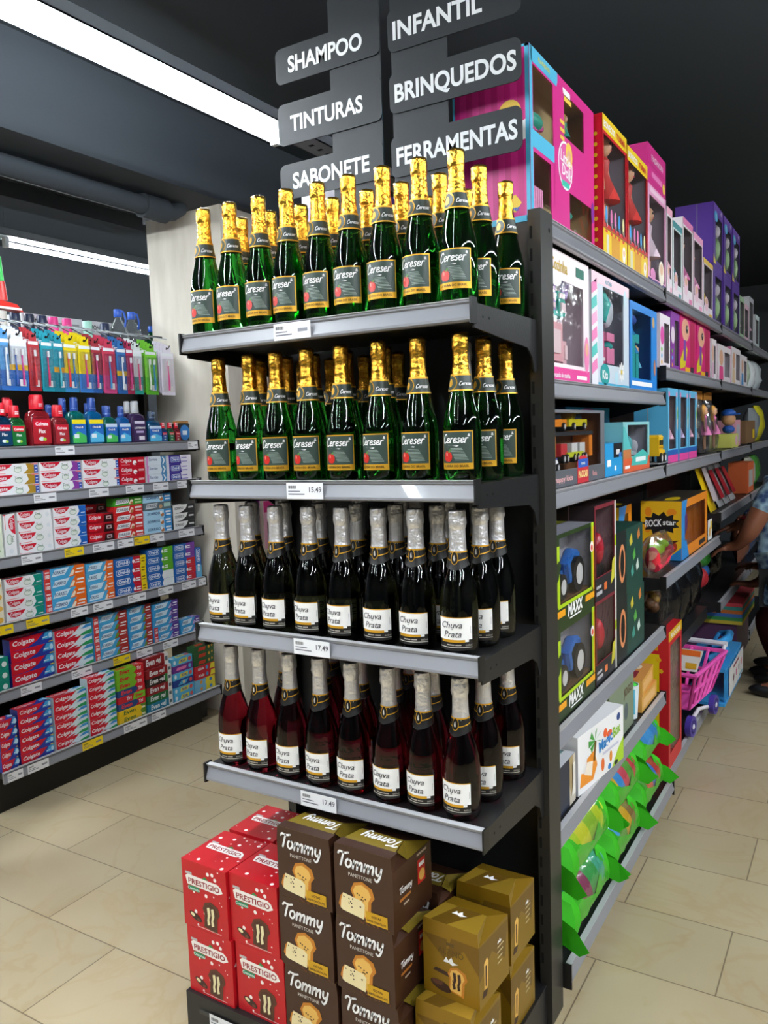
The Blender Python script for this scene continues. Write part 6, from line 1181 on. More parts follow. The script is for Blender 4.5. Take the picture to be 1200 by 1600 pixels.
def magic():
    b = MB(); w_, d, ht = .33, .09, .17; b.box(0, w_, 0, d, 0, ht, C('#eeeef0')); f = Fr()
    b.flat(f, [(w_*.72, 0), (w_, 0), (w_, ht*.42), (w_*.86, ht*.25)], C('#a8d02a'), .0004); b.flat(f, [(.01, .02), (.10, .015), (.13, .05), (.11, .10), (.06, .09), (.05, .05), (.02, .06)], C('#e8902a'), .0006); b.flat(f, [(.04, .05), (.09, .03), (.10, .07), (.06, .08)], C('#f4e8d8'), .0008)
    for k in range(6): b.flat(f, [(.115, .125), (.115+.045*math.cos(k*.9-.6), .125+.03*math.sin(k*.9-.6)+.008), (.115+.045*math.cos(k*.9-.3), .125+.03*math.sin(k*.9-.3)-.004)], C('#3a9a3a'), .0009)
    b.tube([(.105, -.002, .07), (.115, -.002, .125)], .003, C('#7a5a2a'), 6)
    b.text(f, 'Magic', .145, .078, .045, C('#1f80c8'), .001, bold=.035, width=.10, rot=.12); b.text(f, 'Box', .25, .090, .045, C('#8ac02a'), .001, bold=.035, width=.055, rot=.12); b.rect(f, .17, .062, .29, .070, C('#c8c8dc'), .0006)
    b.disc(f, .19, .125, .014, .014, C('#e8602a'), .0008); b.disc(f, .22, .115, .02, .01, C('#e8602a'), .0008); b.disc(f, .29, .145, .014, .012, C('#2a4a8a'), .0008); b.disc(f, .17, .035, .012, .02, C('#e8702a'), .0008); b.disc(f, .23, .04, .010, .018, C('#e8902a'), .0008); b.disc(f, .22, .012, .012, .009, C('#2a80d0'), .0008); b.disc(f, .27, .008, .014, .007, INK, .0008)
    return b
o = magic().build('activity_box', None, (GX+.004, .682, z), PI/2-.12); tag(o, 'white box reading Magic Box with palm tree print on low shelf', 'toy box')
b = MB(); b.box(0, .30, 0, .20, 0, .185, C('#6e7a5a')); f = Fr(); b.rect(f, 0, 0, .30, .185, C('#7c8a72'), .0003); b.text(f, 'JOGO', .17, .125, .04, C('#5a4a32'), .0008, bold=.04); b.disc(f, .08, .06, .02, .03, C('#3a5a5a'), .0006); b.disc(f, .2, .07, .025, .03, C('#4a5a62'), .0006); b.rect(Lf(0, .2), 0, .11, .2, .15, C('#a8b83a'), .0004); b.rect(Tp(0, 0, .185), .0, .0, .3, .2, C('#98a088'), .0004)
for k in range(4): b.rect(Tp(0, 0, .185), .03+.07*k, .04, .07+.07*k, .09, C('#4a564a'), .0006)
o = b.build('game_carton', None, (GX-.005, 1.03, z), PI/2); tag(o, 'grey-green game carton standing right of the white activity box', 'toy box')
t = thing('paint_bucket', 'small open white bucket toy with green inside near shelf end', 'toy', (-.055, 1.375, z)); b = MB(); b.lathe([(.03, 0), (.036, .12), (.033, .12), (.028, .01)], C('#d8e4e8'), 16); b.rect(Cy(.0345, .02), -.02, 0, .03, .09, C('#48a8c8'), .002, 6); b.build('bucket', t); b = MB(); b.ell((0, 0, .112), (.031, .031, .016), C('#3ab83a')); b.build('slime', t)
for k, (y, dz, rz) in enumerate(((1.43, 0, 0), (1.435, .0585, .06))):
    b = MB(); b.box(0, .23, 0, .20, 0, .058, C('#d8a048')); tp = Tp(0, 0, .058); b.rect(tp, 0, 0, .23, .2, C('#d0904a'), .0004); b.rect(tp, .03, .03, .12, .08, C('#8a2a3a'), .0006); b.rect(tp, .14, .1, .2, .15, C('#c8c83a'), .0006); b.disc(tp, .17, .05, .03, .02, C('#e8dcc8'), .0006); f = Fr(); b.rect(f, .02, .012, .2, .045, C('#e8b878'), .0004)
    o = b.build('flat_game_box', None, (GX, y, z+dz), PI/2+rz); tag(o, 'flat orange game box at end of low shelf, %s of the pair' % ('bottom', 'top')[k], 'toy box', 'flat orange game boxes')

# --- base deck of the near unit: rolled foam mats in green bags
BAGG = mat('green_nonwoven', '#35b412', .6, bump=.5, bscale=9); FO = {}
def foam_bag(label, y0, L, rad, x, zc, cols, tilt=0, flap=True):
    t = thing('foam_mat_bag', label, 'bagged foam mat', (x, y0, zc), tilt, 'rolled foam mats in green bags')
    b = MB(); n = 24; seg = len(cols)
    for i, c in enumerate(cols):
        a0, a1 = L*(.05+.9*i/seg), L*(.05+.9*(i+1)/seg); vs = []; fs = []
        for yy in (a0, a1):
            for k in range(n): a = 2*PI*k/n; vs.append((rad*math.cos(a), yy, rad*math.sin(a)))
        for k in range(n): fs.append((k, (k+1) % n, n+(k+1) % n, n+k))
        fs += [tuple(range(n)), tuple(range(2*n-1, n-1, -1))]
        b.add(vs, fs, C(c, .5), True)
        for k in range(0): a = .5+k*.33; b.box(rad*math.cos(a)-.004, rad*math.cos(a)+.004, a0+.01, a0+.024, rad*math.sin(a)-.004, rad*math.sin(a)+.004, C(cols[(i+2) % seg], .5))
    b.build('foam_roll', t)
    g = MB(); R2 = rad*1.06; vs = []; fs = []; m = 13; rows = [-.025, 0, L*.1, L*.28, L*.5, L*.72, L*.9, L, L+.025]
    for j, yy in enumerate(rows):       # the bag wraps the rear, the lower front and both ends of the roll
        q = R2*(1 if 0 < j < 8 else .55)
        lo, hi = math.radians(-75 if 1 < j < 7 else -80), math.radians(0)
        end = min(abs(j-0), abs(8-j)); a_hi = {0: 95, 1: 90, 2: 62, 3: 20, 4: 5}[end]
        for k in range(m):
            a = math.radians(-200+(a_hi+200)*k/(m-1)); wv = 1+.05*math.sin(3*j+k*1.7)
            vs.append((q*wv*math.cos(a), yy+.006*math.sin(k*2.1), q*wv*math.sin(a)))
    for j in range(len(rows)-1):
        for k in range(m-1): fs.append((j*m+k, j*m+k+1, (j+1)*m+k+1, (j+1)*m+k))
    g.add(vs, fs, BAGG, True)
    if flap:
        for yy, s_ in ((-.022, -1), (L+.022, 1)): g.add([(rad*.2, yy, rad*.5), (rad*1.15, yy+s_*.01, rad*.15), (rad*1.75, yy+s_*.025, -rad*.45), (rad*1.3, yy+s_*.012, -rad*.85), (rad*.2, yy, -rad*.5)], [(0, 1, 2, 3, 4)], BAGG)
    g.build('bag_cover', t)
    f = MB(); f.add([(R2*1.03*math.cos(a), yy, R2*1.03*math.sin(a)) for yy in (L*.1, L*.9) for a in [math.radians(-10+12*k) for k in range(11)]], [(k, k+1, 12+k, 11+k) for k in range(10)], FILM, True); f.build('clear_front', t)
    return t
zb = .108
foam_bag('green bag with lime and yellow foam roll, nearest the post', .52, .33, .070, -.052, .329, ['#a8c81c', '#c8cc2a', '#8ab82a', '#b8cc24'])
foam_bag('green bag with red, green and blue foam roll, second from the post', .93, .29, .070, -.052, .329, ['#d8a81c', '#3a90d0', '#d0485a', '#5aa03a', '#c83a4a'])
foam_bag('green bag with blue foam roll, farthest of the upper ones', 1.33, .26, .066, -.06, .325, ['#3a90d8', '#48a0e0', '#3a88d0'])
foam_bag('green bag with striped green foam roll lowest beside the post', .51, .32, .070, -.045, .183, ['#2a5a8a', '#8a3a5a', '#3a9a4a', '#48a88a'])
foam_bag('green bag with multicolour foam roll in the lower middle', .90, .29, .070, -.045, .183, ['#48a0d8', '#5a9a3a', '#d8a81c', '#8a6a3a'])
foam_bag('green bag with orange and blue foam roll, lower one by the tall red box', 1.29, .30, .066, -.05, .179, ['#5aa84a', '#d86a4a', '#3a78c8', '#c83a3a'])

# --- second unit base: tall red box and toy shopping carts
def pr_tall(b, f, wd, ht, dp):
    b.rect(f, 0, ht-.04, wd, ht, C('#d8a81c'), .0004); b.text(f, 'BLOCOS', wd*.5, ht-.03, .024, WHITE, .0008, 'c', bold=.02, width=wd*.7)
    L = Lf(0, dp, 0); b.rect(L, .0, 0, dp-.035, ht-.0, C('#e8cc1c'), .0004); b.rect(L, 0, ht-.09, dp, ht, C('#c81f2a'), .0005); b.rect(L, 0, 0, dp, .12, C('#c81f2a'), .0005); b.rect(L, .02, ht-.075, dp-.04, ht-.04, C('#d8a01c'), .0007); b.text(L, 'BLOCOS', .03, ht-.07, .026, WHITE, .0009, bold=.02, width=dp-.1)
    GR = C('#2a9a3a'); P = [(dp*.38, ht*.72), (dp*.3, ht*.6), (dp*.62, ht*.62), (dp*.38, ht*.84), (dp*.68, ht*.5)]
    for i in (1, 2, 3):
        a, c = P[0], P[i]; dx, dy = c[0]-a[0], c[1]-a[1]; l = math.hypot(dx, dy); nx, ny = -dy/l*.008, dx/l*.008; b.flat(L, [(a[0]+nx, a[1]+ny), (c[0]+nx, c[1]+ny), (c[0]-nx, c[1]-ny), (a[0]-nx, a[1]-ny)], C('#b8c8a0'), .0008)
    for i in range(5): b.disc(L, P[i][0], P[i][1], .016, .016, GR, .001)
    b.disc(L, dp*.8, ht*.8, .012, .012, C('#e8b81c'), .0008, 5); b.disc(L, dp*.85, ht*.72, .010, .010, C('#e8b81c'), .0008, 5)
    b.text(L, 'KIT', dp*.5, .05, .04, WHITE, .0009, 'c', bold=.02)
wbox('construction_toy_box', 'tall red and yellow box with green connector print standing on the base', .25, .56, .19, 1.765, .1095, '#c81f2a', '#c81f2a', [(.03, .06, .225, .50)], pr_tall, one('toy_parts', lambda b, wd, ht, dp: [b.ell((R.uniform(.05, .2), .06, R.uniform(.07, .45)), .025, C(['#3a90d0', '#e8b01c', '#d84a5a', '#5aa03a'][k % 4])) for k in range(16)]), x=.0, inner='#b8a898')
CT = C('#3a98d8', .3); PU = C('#4a3a98', .35); PI_ = C('#ee5ab8', .3)
def cart(label, x, y, z, rz, bask, frame, whl):
    t = thing('toy_shopping_cart', label, 'toy cart', (x, y, z), rz, 'toy shopping carts')
    b = MB(); w0, w1, d0, d1, h = .085, .12, .16, .22, .16
    lo = [(-w0, 0), (w0, 0), (w0, d0*2), (-w0, d0*2)]; hi = [(-w1, -.03), (w1, -.03), (w1, d1*2), (-w1, d1*2)]
    zb_, zt = .12, .12+h
    def P(i, s): a, c = lo[i], hi[i]; return (a[0]+(c[0]-a[0])*s, a[1]+(c[1]-a[1])*s, zb_+(zt-zb_)*s)
    for s in (0, .5, 1): b.tube([P(0, s), P(1, s), P(2, s), P(3, s), P(0, s)], .007 if s < 1 else .011, bask, 6)
    for i in range(4):
        j = (i+1) % 4
        for k in range(6 if i % 2 else 4):
            q = k/(5 if i % 2 else 3); A = [P(i, s)[m]+(P(j, s)[m]-P(i, s)[m])*q for s in (0, 1) for m in range(3)]; b.tube([A[:3], A[3:]], .008, bask, 6)
    b.add([P(i, 0) for i in range(4)], [(0, 1, 2, 3)], bask); b.build('basket', t)
    f = MB()
    for sx in (-1, 1): f.tube([(sx*.08, -.02, .035), (sx*.08, .15, .075), (sx*.08, .34, .035)], .009, frame, 8); f.tube([(sx*.1, .40, .22), (sx*.1, .50, .30)], .009, frame, 8)
    f.build('frame', t)
    hd = MB(); hd.tube([(-.11, .50, .30), (.11, .50, .30)], .013, frame, 8); hd.build('handle', t)
    for sx in (-1, 1):
        for yy in (-.01, .33):
            w_ = MB(); c = (sx*.095, yy, .047); n = 20
            pr = lambda r, dx: [(c[0]+dx, c[1]+r*math.cos(2*PI*k/n), c[2]+r*math.sin(2*PI*k/n)) for k in range(n)]
            w_.add(pr(.046, -.012)+pr(.046, .012), [tuple(range(n)), tuple(range(2*n-1, n-1, -1))]+[(k, n+k, n+(k+1) % n, (k+1) % n) for k in range(n)], whl)
            for k in range(10): a = 2*PI*k/10; w_.box(c[0]+.0125, c[0]+.0135, c[1]+.026*math.cos(a)-.003, c[1]+.026*math.cos(a)+.003, c[2]+.026*math.sin(a)-.006, c[2]+.026*math.sin(a)+.006, C('#2a2264'))
            w_.ell((c[0]+.013, c[1], c[2]), (.004, .012, .012), C('#e8e8ee')); w_.build('wheel', t)
    return t
ct = cart('pink toy shopping cart with purple wheels and paper header by the tall red box', -.085, 2.20, .1085, -.12, PI_, C('#e2e0e6', .3), PU)
b = MB(); b.hexa([(-.11, .02, .285), (.11, .02, .285), (.11, .024, .285), (-.11, .024, .285), (-.10, .05, .375), (.13, .05, .375), (.13, .054, .375), (-.10, .054, .375)], C('#e4e2dc')); hf = lambda u, v, h: (u, .02+v/.09*.03-h, .285+v)
b.rect(hf, -.105, .005, .0, .06, C('#2a9a3a'), .001); b.rect(hf, -.10, .064, .12, .088, C('#e8702a'), .001); b.rect(hf, .06, .01, .108, .035, C('#d8a82a'), .001); b.build('header_card', ct)
t = thing('toy_trolley', 'blue toy trolley with white printed side panel jutting over the aisle', 'toy cart', (.0, 2.62, .1135), .0)
b = MB()
for k in range(9): b.box(.075, .083, .03+.06*k, .05+.06*k, .0, .17, CT)
b.box(-.12, .085, .0, .56, .17, .185, CT); b.box(-.12, .085, 0, .56, 0, .014, CT); b.build('frame', t)
b = MB(); b.box(.086, .089, .12, .60, .02, .155, C('#e2e0dc'))
for k in range(4): b.disc(Rt(.089, .2, .08), .05+.09*k, .005*k, .016, .022, C(['#6a1f3a', '#e05a9a', '#3a2a3a', '#e05a7a'][k]), .001, 5)
b.rect(Rt(.089, .12, .02), .12, .11, .32, .122, C('#8a2a3a'), .001); b.rect(Rt(.089, .12, .02), .32, .01, .45, .02, C('#58a8c0'), .001); b.build('printed_panel', t)
for zh, y0, y1 in ((.225, .02, .30), (.27, .10, .42)):
    b = MB(); b.tube([(.0, y0, zh), (.05, y0+.05, zh+.012), (.06, (y0+y1)/2, zh+.005), (.05, y1-.04, zh), (.0, y1, zh-.01)], [.016, .02, .022, .022, .014], CT, 10); b.tube([(-.05, y0+.05, .18), (.0, y0+.04, zh)], .01, CT, 8); b.tube([(-.05, y1-.05, .18), (.0, y1-.04, zh)], .01, CT, 8); b.build('handle', t)
t = thing('foam_tile_stack', 'clear-wrapped stack of foam tiles, red on top, far along the base', 'foam tiles', (.03, 3.40, .1085))
for k, c in enumerate(('#c8b03a', '#3a8a4a', '#3a6ab0', '#c86a2a', '#3a8a80', '#c8404a')):
    MB().box(-.33, .03, 0, .55, .23+.0205*k, .25+.0205*k, C(c, .6)).build('foam_tile', t)
MB().box(-.33, .0, .02, .53, 0, .229, C('#5a3a5a')).build('inner_stack', t)
# --- third unit goods
z = TOP(.965)
def sach(label, y, ht, c1, c2, lean, nm='toy_pouch'):
    t = thing(nm, label, 'toy bag', (.0, y, z), PI/2); w_ = .2; b = MB(); vs = []; fs = []
    for j in range(7):
        for i in range(9):
            u = i/8; v = j/6; puff = .02*math.sin(PI*u)*math.sin(PI*v); vs.append((u*w_, lean*(v*ht)-puff+.05, v*ht))
    for j in range(6):
        for i in range(8): fs.append((j*9+i, j*9+i+1, (j+1)*9+i+1, (j+1)*9+i))
    b.add(vs, fs, C(c1, .2), True); b.build('pouch', t)
    q = MB(); q.add([(w_*u, lean*(ht*v)+.022, ht*v) for u, v in ((.2, .2), (.8, .2), (.8, .85), (.2, .85))], [(0, 1, 2, 3)], C(c2, .25)); q.build('picture', t)
sach('yellow pouch with pale picture leaning on the third unit shelf', 3.03, .27, '#dcb81c', '#d8c8c8', .35)
for k, y in enumerate((3.30, 3.52, 3.74)): sach('silver and red pouch, %s of the three red ones' % ('nearest', 'middle', 'farthest')[k], y, .24, '#c8c8ca', '#c02430', .45)
b = MB(); b.box(0, .3, 0, .12, 0, .2, C('#d8683a')); b.rect(Fr(), .05, .04, .25, .15, C('#b8b8b4'), .0006); o = b.build('small_toy_carton', None, (GX, 4.28, z), PI/2); tag(o, 'orange carton far along, right of the red pouches', 'toy box')
zz = TOP(.49)
bag('toy_bag', 'clear bag with green and red toys below the reaching hands', .3, .30, .12, 3.08, zz, GX-.05, FILM, 0, lambda wd, ht, dp: [('toy_ball', MB().ell((.1, .07, .1), .06, C('#c8303a'))), ('toy_ball', MB().ell((.2, .07, .12), .05, C('#3a78c0'))), ('toy_ball', MB().ell((.16, .06, .2), .05, C('#3a9a3a')))])
bag('toy_bag', 'dark bag with silver highlights on the low third-unit shelf', .4, .28, .14, 3.45, zz, GX-.06, mat('black_plastic_bag', '#111113', .12))
# --- farthest unit: mixed bags and cartons, a few pixels each
FAR = [(1.693, 4.30, '#c8d8c0', .22, 'pale green bag on the farthest raised shelf'), (1.693, 4.62, '#dfe4e6', .21, 'white bag with green print on the farthest raised shelf'), (1.693, 4.95, '#b8c0c4', .22, 'grey bag last on the farthest raised shelf'),
       (1.337, 4.85, '#8a9298', .24, 'grey blister bag far on the third shelf'), (1.337, 5.15, '#c8c02a', .26, 'yellow pack last on the third shelf'), (1.012, 4.65, '#b8b8a8', .22, 'beige bag far right of the orange carton'), (1.012, 4.95, '#4a8a3a', .22, 'green bag last on the pouch shelf'), (.537, 4.35, '#7a4a3a', .3, 'brown bag far along the lowest shelf'), (.537, 4.75, '#3a4a6a', .3, 'dark blue bag last along the lowest shelf')]
for zz, y, c, ht, label in FAR: bag('toy_bag', label, .28, ht, .12, y, zz, GX-.01, c)
# --- boxes seen past the bottles on the rear side of the near unit
for k, (y, c, ht, label) in enumerate(((.50, '#dcd8e4', .26, 'white bath-product carton on the rear top shelf, nearest'), (.68, '#8a4a9a', .24, 'purple bath-product carton on the rear top shelf'), (.86, '#e4dce0', .25, 'white bath-product carton beyond the purple one'), (1.04, '#d86a9a', .22, 'pink bath-product carton farthest on the rear top shelf'))):
    b = MB(); b.box(0, .17, 0, .12, 0, ht, C(c)); L = Rt(.17, 0, 0); b.rect(Fr(), .03, ht*.6, .14, ht*.8, C('#7a4a9a'), .0006); b.rect(L, .02, ht*.4, .1, ht*.6, C('#b8a8c8'), .0006)
    o = b.build('bath_product_carton', None, (-.75, y+.17, 1.9735), -PI/2); tag(o, label, 'carton', 'bath-product cartons')
# --- packs hanging on the side of the column
t0 = None
for k, (y, zt, c, c2) in enumerate(((1.86, 1.20, '#d8c0b8', '#b04ab0'), (1.98, 1.16, '#d8a0b0', '#c83a7a'), (2.10, 1.19, '#c8b8c8', '#e0607a'))):
    t = thing('accessory_pack', 'hair accessory pack hanging on the column side, %s of three' % ('nearest', 'middle one', 'farthest')[k], 'accessory pack', (-2.145, y, zt), PI/2, 'accessory packs on the column')
    b = MB(); b.box(-.045, .045, 0, .0015, -.28, 0, C(c)); b.rect(Fr(-.045, 0, -.28), 0, .20, .09, .26, C(c2), .0006); b.build('backing_card', t)
    b = MB(); b.tube([(0, -.012, -.06), (0, -.012, -.14)], [.012, .016], INK, 8); b.box(-.02, .02, -.014, -.002, -.25, -.13, INK); b.build('hair_brush', t)
    MB().tube([(0, .045, -.004), (0, -.01, -.004), (0, -.016, .004)], .002, CHAN, 6).build('peg', t)
# --- far shelving beyond the column, glimpsed between the bottles
fu = thing('far_shelving_unit', 'black shelving unit beyond the column, glimpsed between the rack bottles', 'shelving unit')
MB().box(-2.76, -2.74, 2.3, 4.0, 0, 1.88, BLACK).build('back_panel', fu)
for zl in (.12, .5, .9, 1.3):
    s_ = MB().box(-2.74, -2.364, 2.3, 4.0, zl+.018, zl+.04, BLACK).build('shelf', fu); rail_y(s_, 2.3, 4.0, -2.35, zl)
k = 0
for zl, cols in ((.12, ['#e4e4e2']*6), (.5, ['#e8e0e0', '#d8a8b8', '#c8c8d8']*2), (.9, ['#d87a9a', '#e8d8d0', '#7a3a8a']*2), (1.3, ['#e0b0b8', '#e8e4e8', '#c84a7a']*2)):
    for i, c in enumerate(cols):
        t = thing('plastic_bottle', '%s bottle on the %s shelf beyond the column' % (ORD[i], ('lowest', 'second lowest', 'third lowest', 'upper')[[.12, .5, .9, 1.3].index(zl)]), 'bottle', (-2.43, 2.42+.26*i, zl+.0405), 0, 'bottles beyond the column')
        MB().lathe([(0, 0), (.055, 0), (.06, .01), (.06, .18), (.03, .22), (.02, .23), (0, .2301)], C(c), 16).build('bottle_body', t); MB().lathe([(.022, .225), (.024, .23), (.024, .265), (0, .2651)], C('#e8e8e8'), 12).build('cap', t)

# ---------------------------------------------------------------- people
def skin_mesh(name, joints, bones, m, parent, sub=2):
    """joints: name -> (x, y, z, radius); one continuous surface grown by the skin modifier"""
    ks = list(joints); me = bpy.data.meshes.new(name); me.from_pydata([joints[k][:3] for k in ks], [(ks.index(a), ks.index(c)) for a, c in bones], [])
    o = bpy.data.objects.new(name, me); COL.objects.link(o)
    o.modifiers.new('skin', 'SKIN')
    if not me.skin_vertices: me.attributes  # layer is made with the modifier below
    bm_layer = me.skin_vertices[0].data if me.skin_vertices else None
    if bm_layer is None:
        import bmesh
        bm = bmesh.new(); bm.from_mesh(me); bm.verts.layers.skin.verify(); bm.to_mesh(me); bm.free(); bm_layer = me.skin_vertices[0].data
    for i, k in enumerate(ks):
        r = joints[k][3]; bm_layer[i].radius = r if isinstance(r, tuple) else (r, r); bm_layer[i].use_root = (i == 0)
    s = o.modifiers.new('sub', 'SUBSURF'); s.levels = sub; s.render_levels = sub
    bpy.context.view_layer.update()
    dg = bpy.context.evaluated_depsgraph_get(); nm = bpy.data.meshes.new_from_object(o.evaluated_get(dg))
    o.modifiers.clear(); o.data = nm; nm.materials.clear(); nm.materials.append(m)
    nm.polygons.foreach_set('use_smooth', [True]*len(nm.polygons)); o.parent = parent
    return o
def hand(J, B, wr, pre, d, up, side, sz=.18, curl=.5):
    """adds palm, five fingers to the joint tables; d = pointing direction, up = back of hand, side = towards the thumb"""
    d, up, side = (Vector(a).normalized() for a in (d, up, side)); w_ = Vector(J[wr][:3]); pl = sz*.5
    def put(k, v, r): J[pre+k] = (v.x, v.y, v.z, r)
    put('palm', w_+d*pl*.6, (.020, .030)); B.append((wr, pre+'palm'))
    for i, (off, ln) in enumerate(((.026, .44), (.009, .5), (-.009, .47), (-.026, .36))):
        b0 = w_+d*pl*.95+side*off; put('k%d' % i, b0, .0095); B.append((pre+'palm', pre+'k%d' % i)); L = sz*ln
        p1 = b0+d*L*.45-up*L*.12*curl*2; p2 = p1+(d*.75-up*curl).normalized()*L*.32; p3 = p2+(d*.4-up*curl*1.6).normalized()*L*.26
        for j, (p, r) in enumerate(((p1, .0085), (p2, .0078), (p3, .0068))): put('f%d%d' % (i, j), p, r)
        B.extend([(pre+'k%d' % i, pre+'f%d0' % i), (pre+'f%d0' % i, pre+'f%d1' % i), (pre+'f%d1' % i, pre+'f%d2' % i)])
    t0 = w_+d*pl*.35+side*.030; t1 = t0+(d*.6+side*.7-up*.3).normalized()*sz*.2; t2 = t1+(d*.9+side*.1-up*.4).normalized()*sz*.16
    put('t0', t0, .012); put('t1', t1, .010); put('t2', t2, .008); B.extend([(pre+'palm', pre+'t0'), (pre+'t0', pre+'t1'), (pre+'t1', pre+'t2')])
SK1 = mat('brown_skin', '#7a4a34', .5); SK2 = mat('warm_skin', '#b98a78', .5)
def face(t, c, r, fwd, sk, hair):
    """ears, nose, eyes, mouth and hair for a head of radius r centred at c looking along fwd"""
    F_ = Vector(fwd).normalized(); S_ = F_.cross(Vector((0, 0, 1))).normalized(); U_ = S_.cross(F_); c = Vector(c)
    e = MB()
    for q in (-1, 1):
        p = c+F_*r*.86+S_*q*r*.36+U_*r*.05; e.ell(p, (r*.13, r*.13, r*.09), WHITE, 8, 6); p2 = p+F_*r*.08; e.ell(p2, r*.075, INK, 8, 6)
    p = c+F_*r*.93-U_*r*.52; e.ell(p, (r*.24, r*.24, r*.06), C('#8a3a38'), 8, 6); e.build('facial_features', t)
    h = MB(); h.ell(c-F_*r*.14+U_*r*.22, (r*1.06, r*1.06, r*1.05), hair, 14, 10); h.ell(c-F_*r*.5-U_*r*.35, (r*.75, r*.75, r*.8), hair, 12, 8); h.build('hair', t)
# adult reaching to the low shelf: blue patterned top, black leggings
t = thing('person', 'person in blue patterned top reaching into the toy shelf at right edge', 'person', (.275, 3.33, 0))
J = {'pelvis': (.02, .0, .66, (.13, .11)), 'waist': (.0, .0, .80, (.12, .10)), 'chest': (-.04, .0, 1.0, (.13, .11)), 'neck0': (-.02, .0, 1.18, .06), 'neck': (.01, .0, 1.24, .05), 'head0': (.03, 0, 1.31, (.068, .075)), 'head1': (.035, 0, 1.39, (.085, .09)), 'head2': (.04, 0, 1.45, (.07, .075)), 'nose': (-.062, 0, 1.365, .012),
     'sh1': (-.05, -.15, 1.12, .062), 'el1': (-.15, -.20, .90, .05), 'wr1': (-.215, -.14, .82, .030), 'sh2': (-.06, .15, 1.14, .058), 'el2': (-.14, .17, .98, .045), 'wr2': (-.23, .10, .90, .028),
     'hip1': (.02, -.09, .60, .085), 'kn1': (.0, -.10, .36, .055), 'an1': (.03, -.10, .07, .04), 'to1': (-.12, -.11, .03, .032), 'hip2': (.02, .09, .60, .085), 'kn2': (.0, .10, .36, .055), 'an2': (.03, .10, .07, .04), 'to2': (-.12, .11, .03, .032)}
B = [('pelvis', 'waist'), ('waist', 'chest'), ('chest', 'neck0'), ('neck0', 'neck'), ('neck', 'head0'), ('head0', 'head1'), ('head1', 'head2'), ('head1', 'nose'), ('chest', 'sh1'), ('sh1', 'el1'), ('el1', 'wr1'), ('chest', 'sh2'), ('sh2', 'el2'), ('el2', 'wr2'), ('pelvis', 'hip1'), ('hip1', 'kn1'), ('kn1', 'an1'), ('an1', 'to1'), ('pelvis', 'hip2'), ('hip2', 'kn2'), ('kn2', 'an2'), ('an2', 'to2')]
hand(J, B, 'wr1', 'a', (-1, .15, -.25), (0, 0, 1), (0, 1, 0), .16); hand(J, B, 'wr2', 'b', (-1, -.1, -.2), (0, 0, 1), (0, -1, 0), .16)
skin_mesh('body', J, B, SK1, t); face(t, (.035, 0, 1.395), .095, (-1, 0, -.15), SK1, C('#1c1412', .5))
PAT = bpy.data.materials.new('blue_patterned_cloth'); PAT.use_nodes = True; nt = PAT.node_tree; vo = nt.nodes.new('ShaderNodeTexVoronoi'); vo.inputs['Scale'].default_value = 26; cr = nt.nodes.new('ShaderNodeValToRGB')
cr.color_ramp.elements[0].color = lin('#24406a'); cr.color_ramp.elements[0].position = .25; cr.color_ramp.elements[1].color = lin('#8aa8b8'); cr.color_ramp.elements[1].position = .75; tc = nt.nodes.new('ShaderNodeTexCoord')
nt.links.new(tc.outputs['Object'], vo.inputs['Vector']); nt.links.new(vo.outputs['Distance'], cr.inputs[0]); nt.links.new(cr.outputs[0], nt.nodes['Principled BSDF'].inputs['Base Color']); nt.nodes['Principled BSDF'].inputs['Roughness'].default_value = .8
def mid(a, c, k): return tuple(J[a][i]+(J[c][i]-J[a][i])*k for i in range(3))
K = {'pelvis': J['pelvis'][:3]+((.155, .135),), 'hem': (.02, 0, .48, (.17, .15)), 'waist': J['waist'][:3]+((.14, .12),), 'chest': J['chest'][:3]+((.15, .13),), 'neck0': J['neck0'][:3]+(.075,), 's1': J['sh1'][:3]+(.07,), 'c1': mid('sh1', 'el1', .6)+(.06,), 's2': J['sh2'][:3]+(.07,), 'c2': mid('sh2', 'el2', .6)+(.06,)}
skin_mesh('blue_top', K, [('pelvis', 'hem'), ('pelvis', 'waist'), ('waist', 'chest'), ('chest', 'neck0'), ('chest', 's1'), ('s1', 'c1'), ('chest', 's2'), ('s2', 'c2')], PAT, t)
K = {'p': (.02, 0, .62, (.13, .11))}
for q in '12': K['h'+q] = J['hip'+q][:3]+(.095,); K['k'+q] = J['kn'+q][:3]+(.066,); K['a'+q] = J['an'+q][:2]+(.09, .05)
skin_mesh('black_leggings', K, [('p', 'h1'), ('h1', 'k1'), ('k1', 'a1'), ('p', 'h2'), ('h2', 'k2'), ('k2', 'a2')], C('#121214', .8), t)
for q, yy in (('1', -.105), ('2', .105)): b = MB(); b.ell((-.03, yy, .035), (.13, .045, .04), C('#141416', .5)); b.build('shoe', t)
b = MB(); b.tube([(-.20, .124, .927), (-.215, .112, .913)], [.038, .036], C('#a82430'), 12); b.build('red_wristband', t)
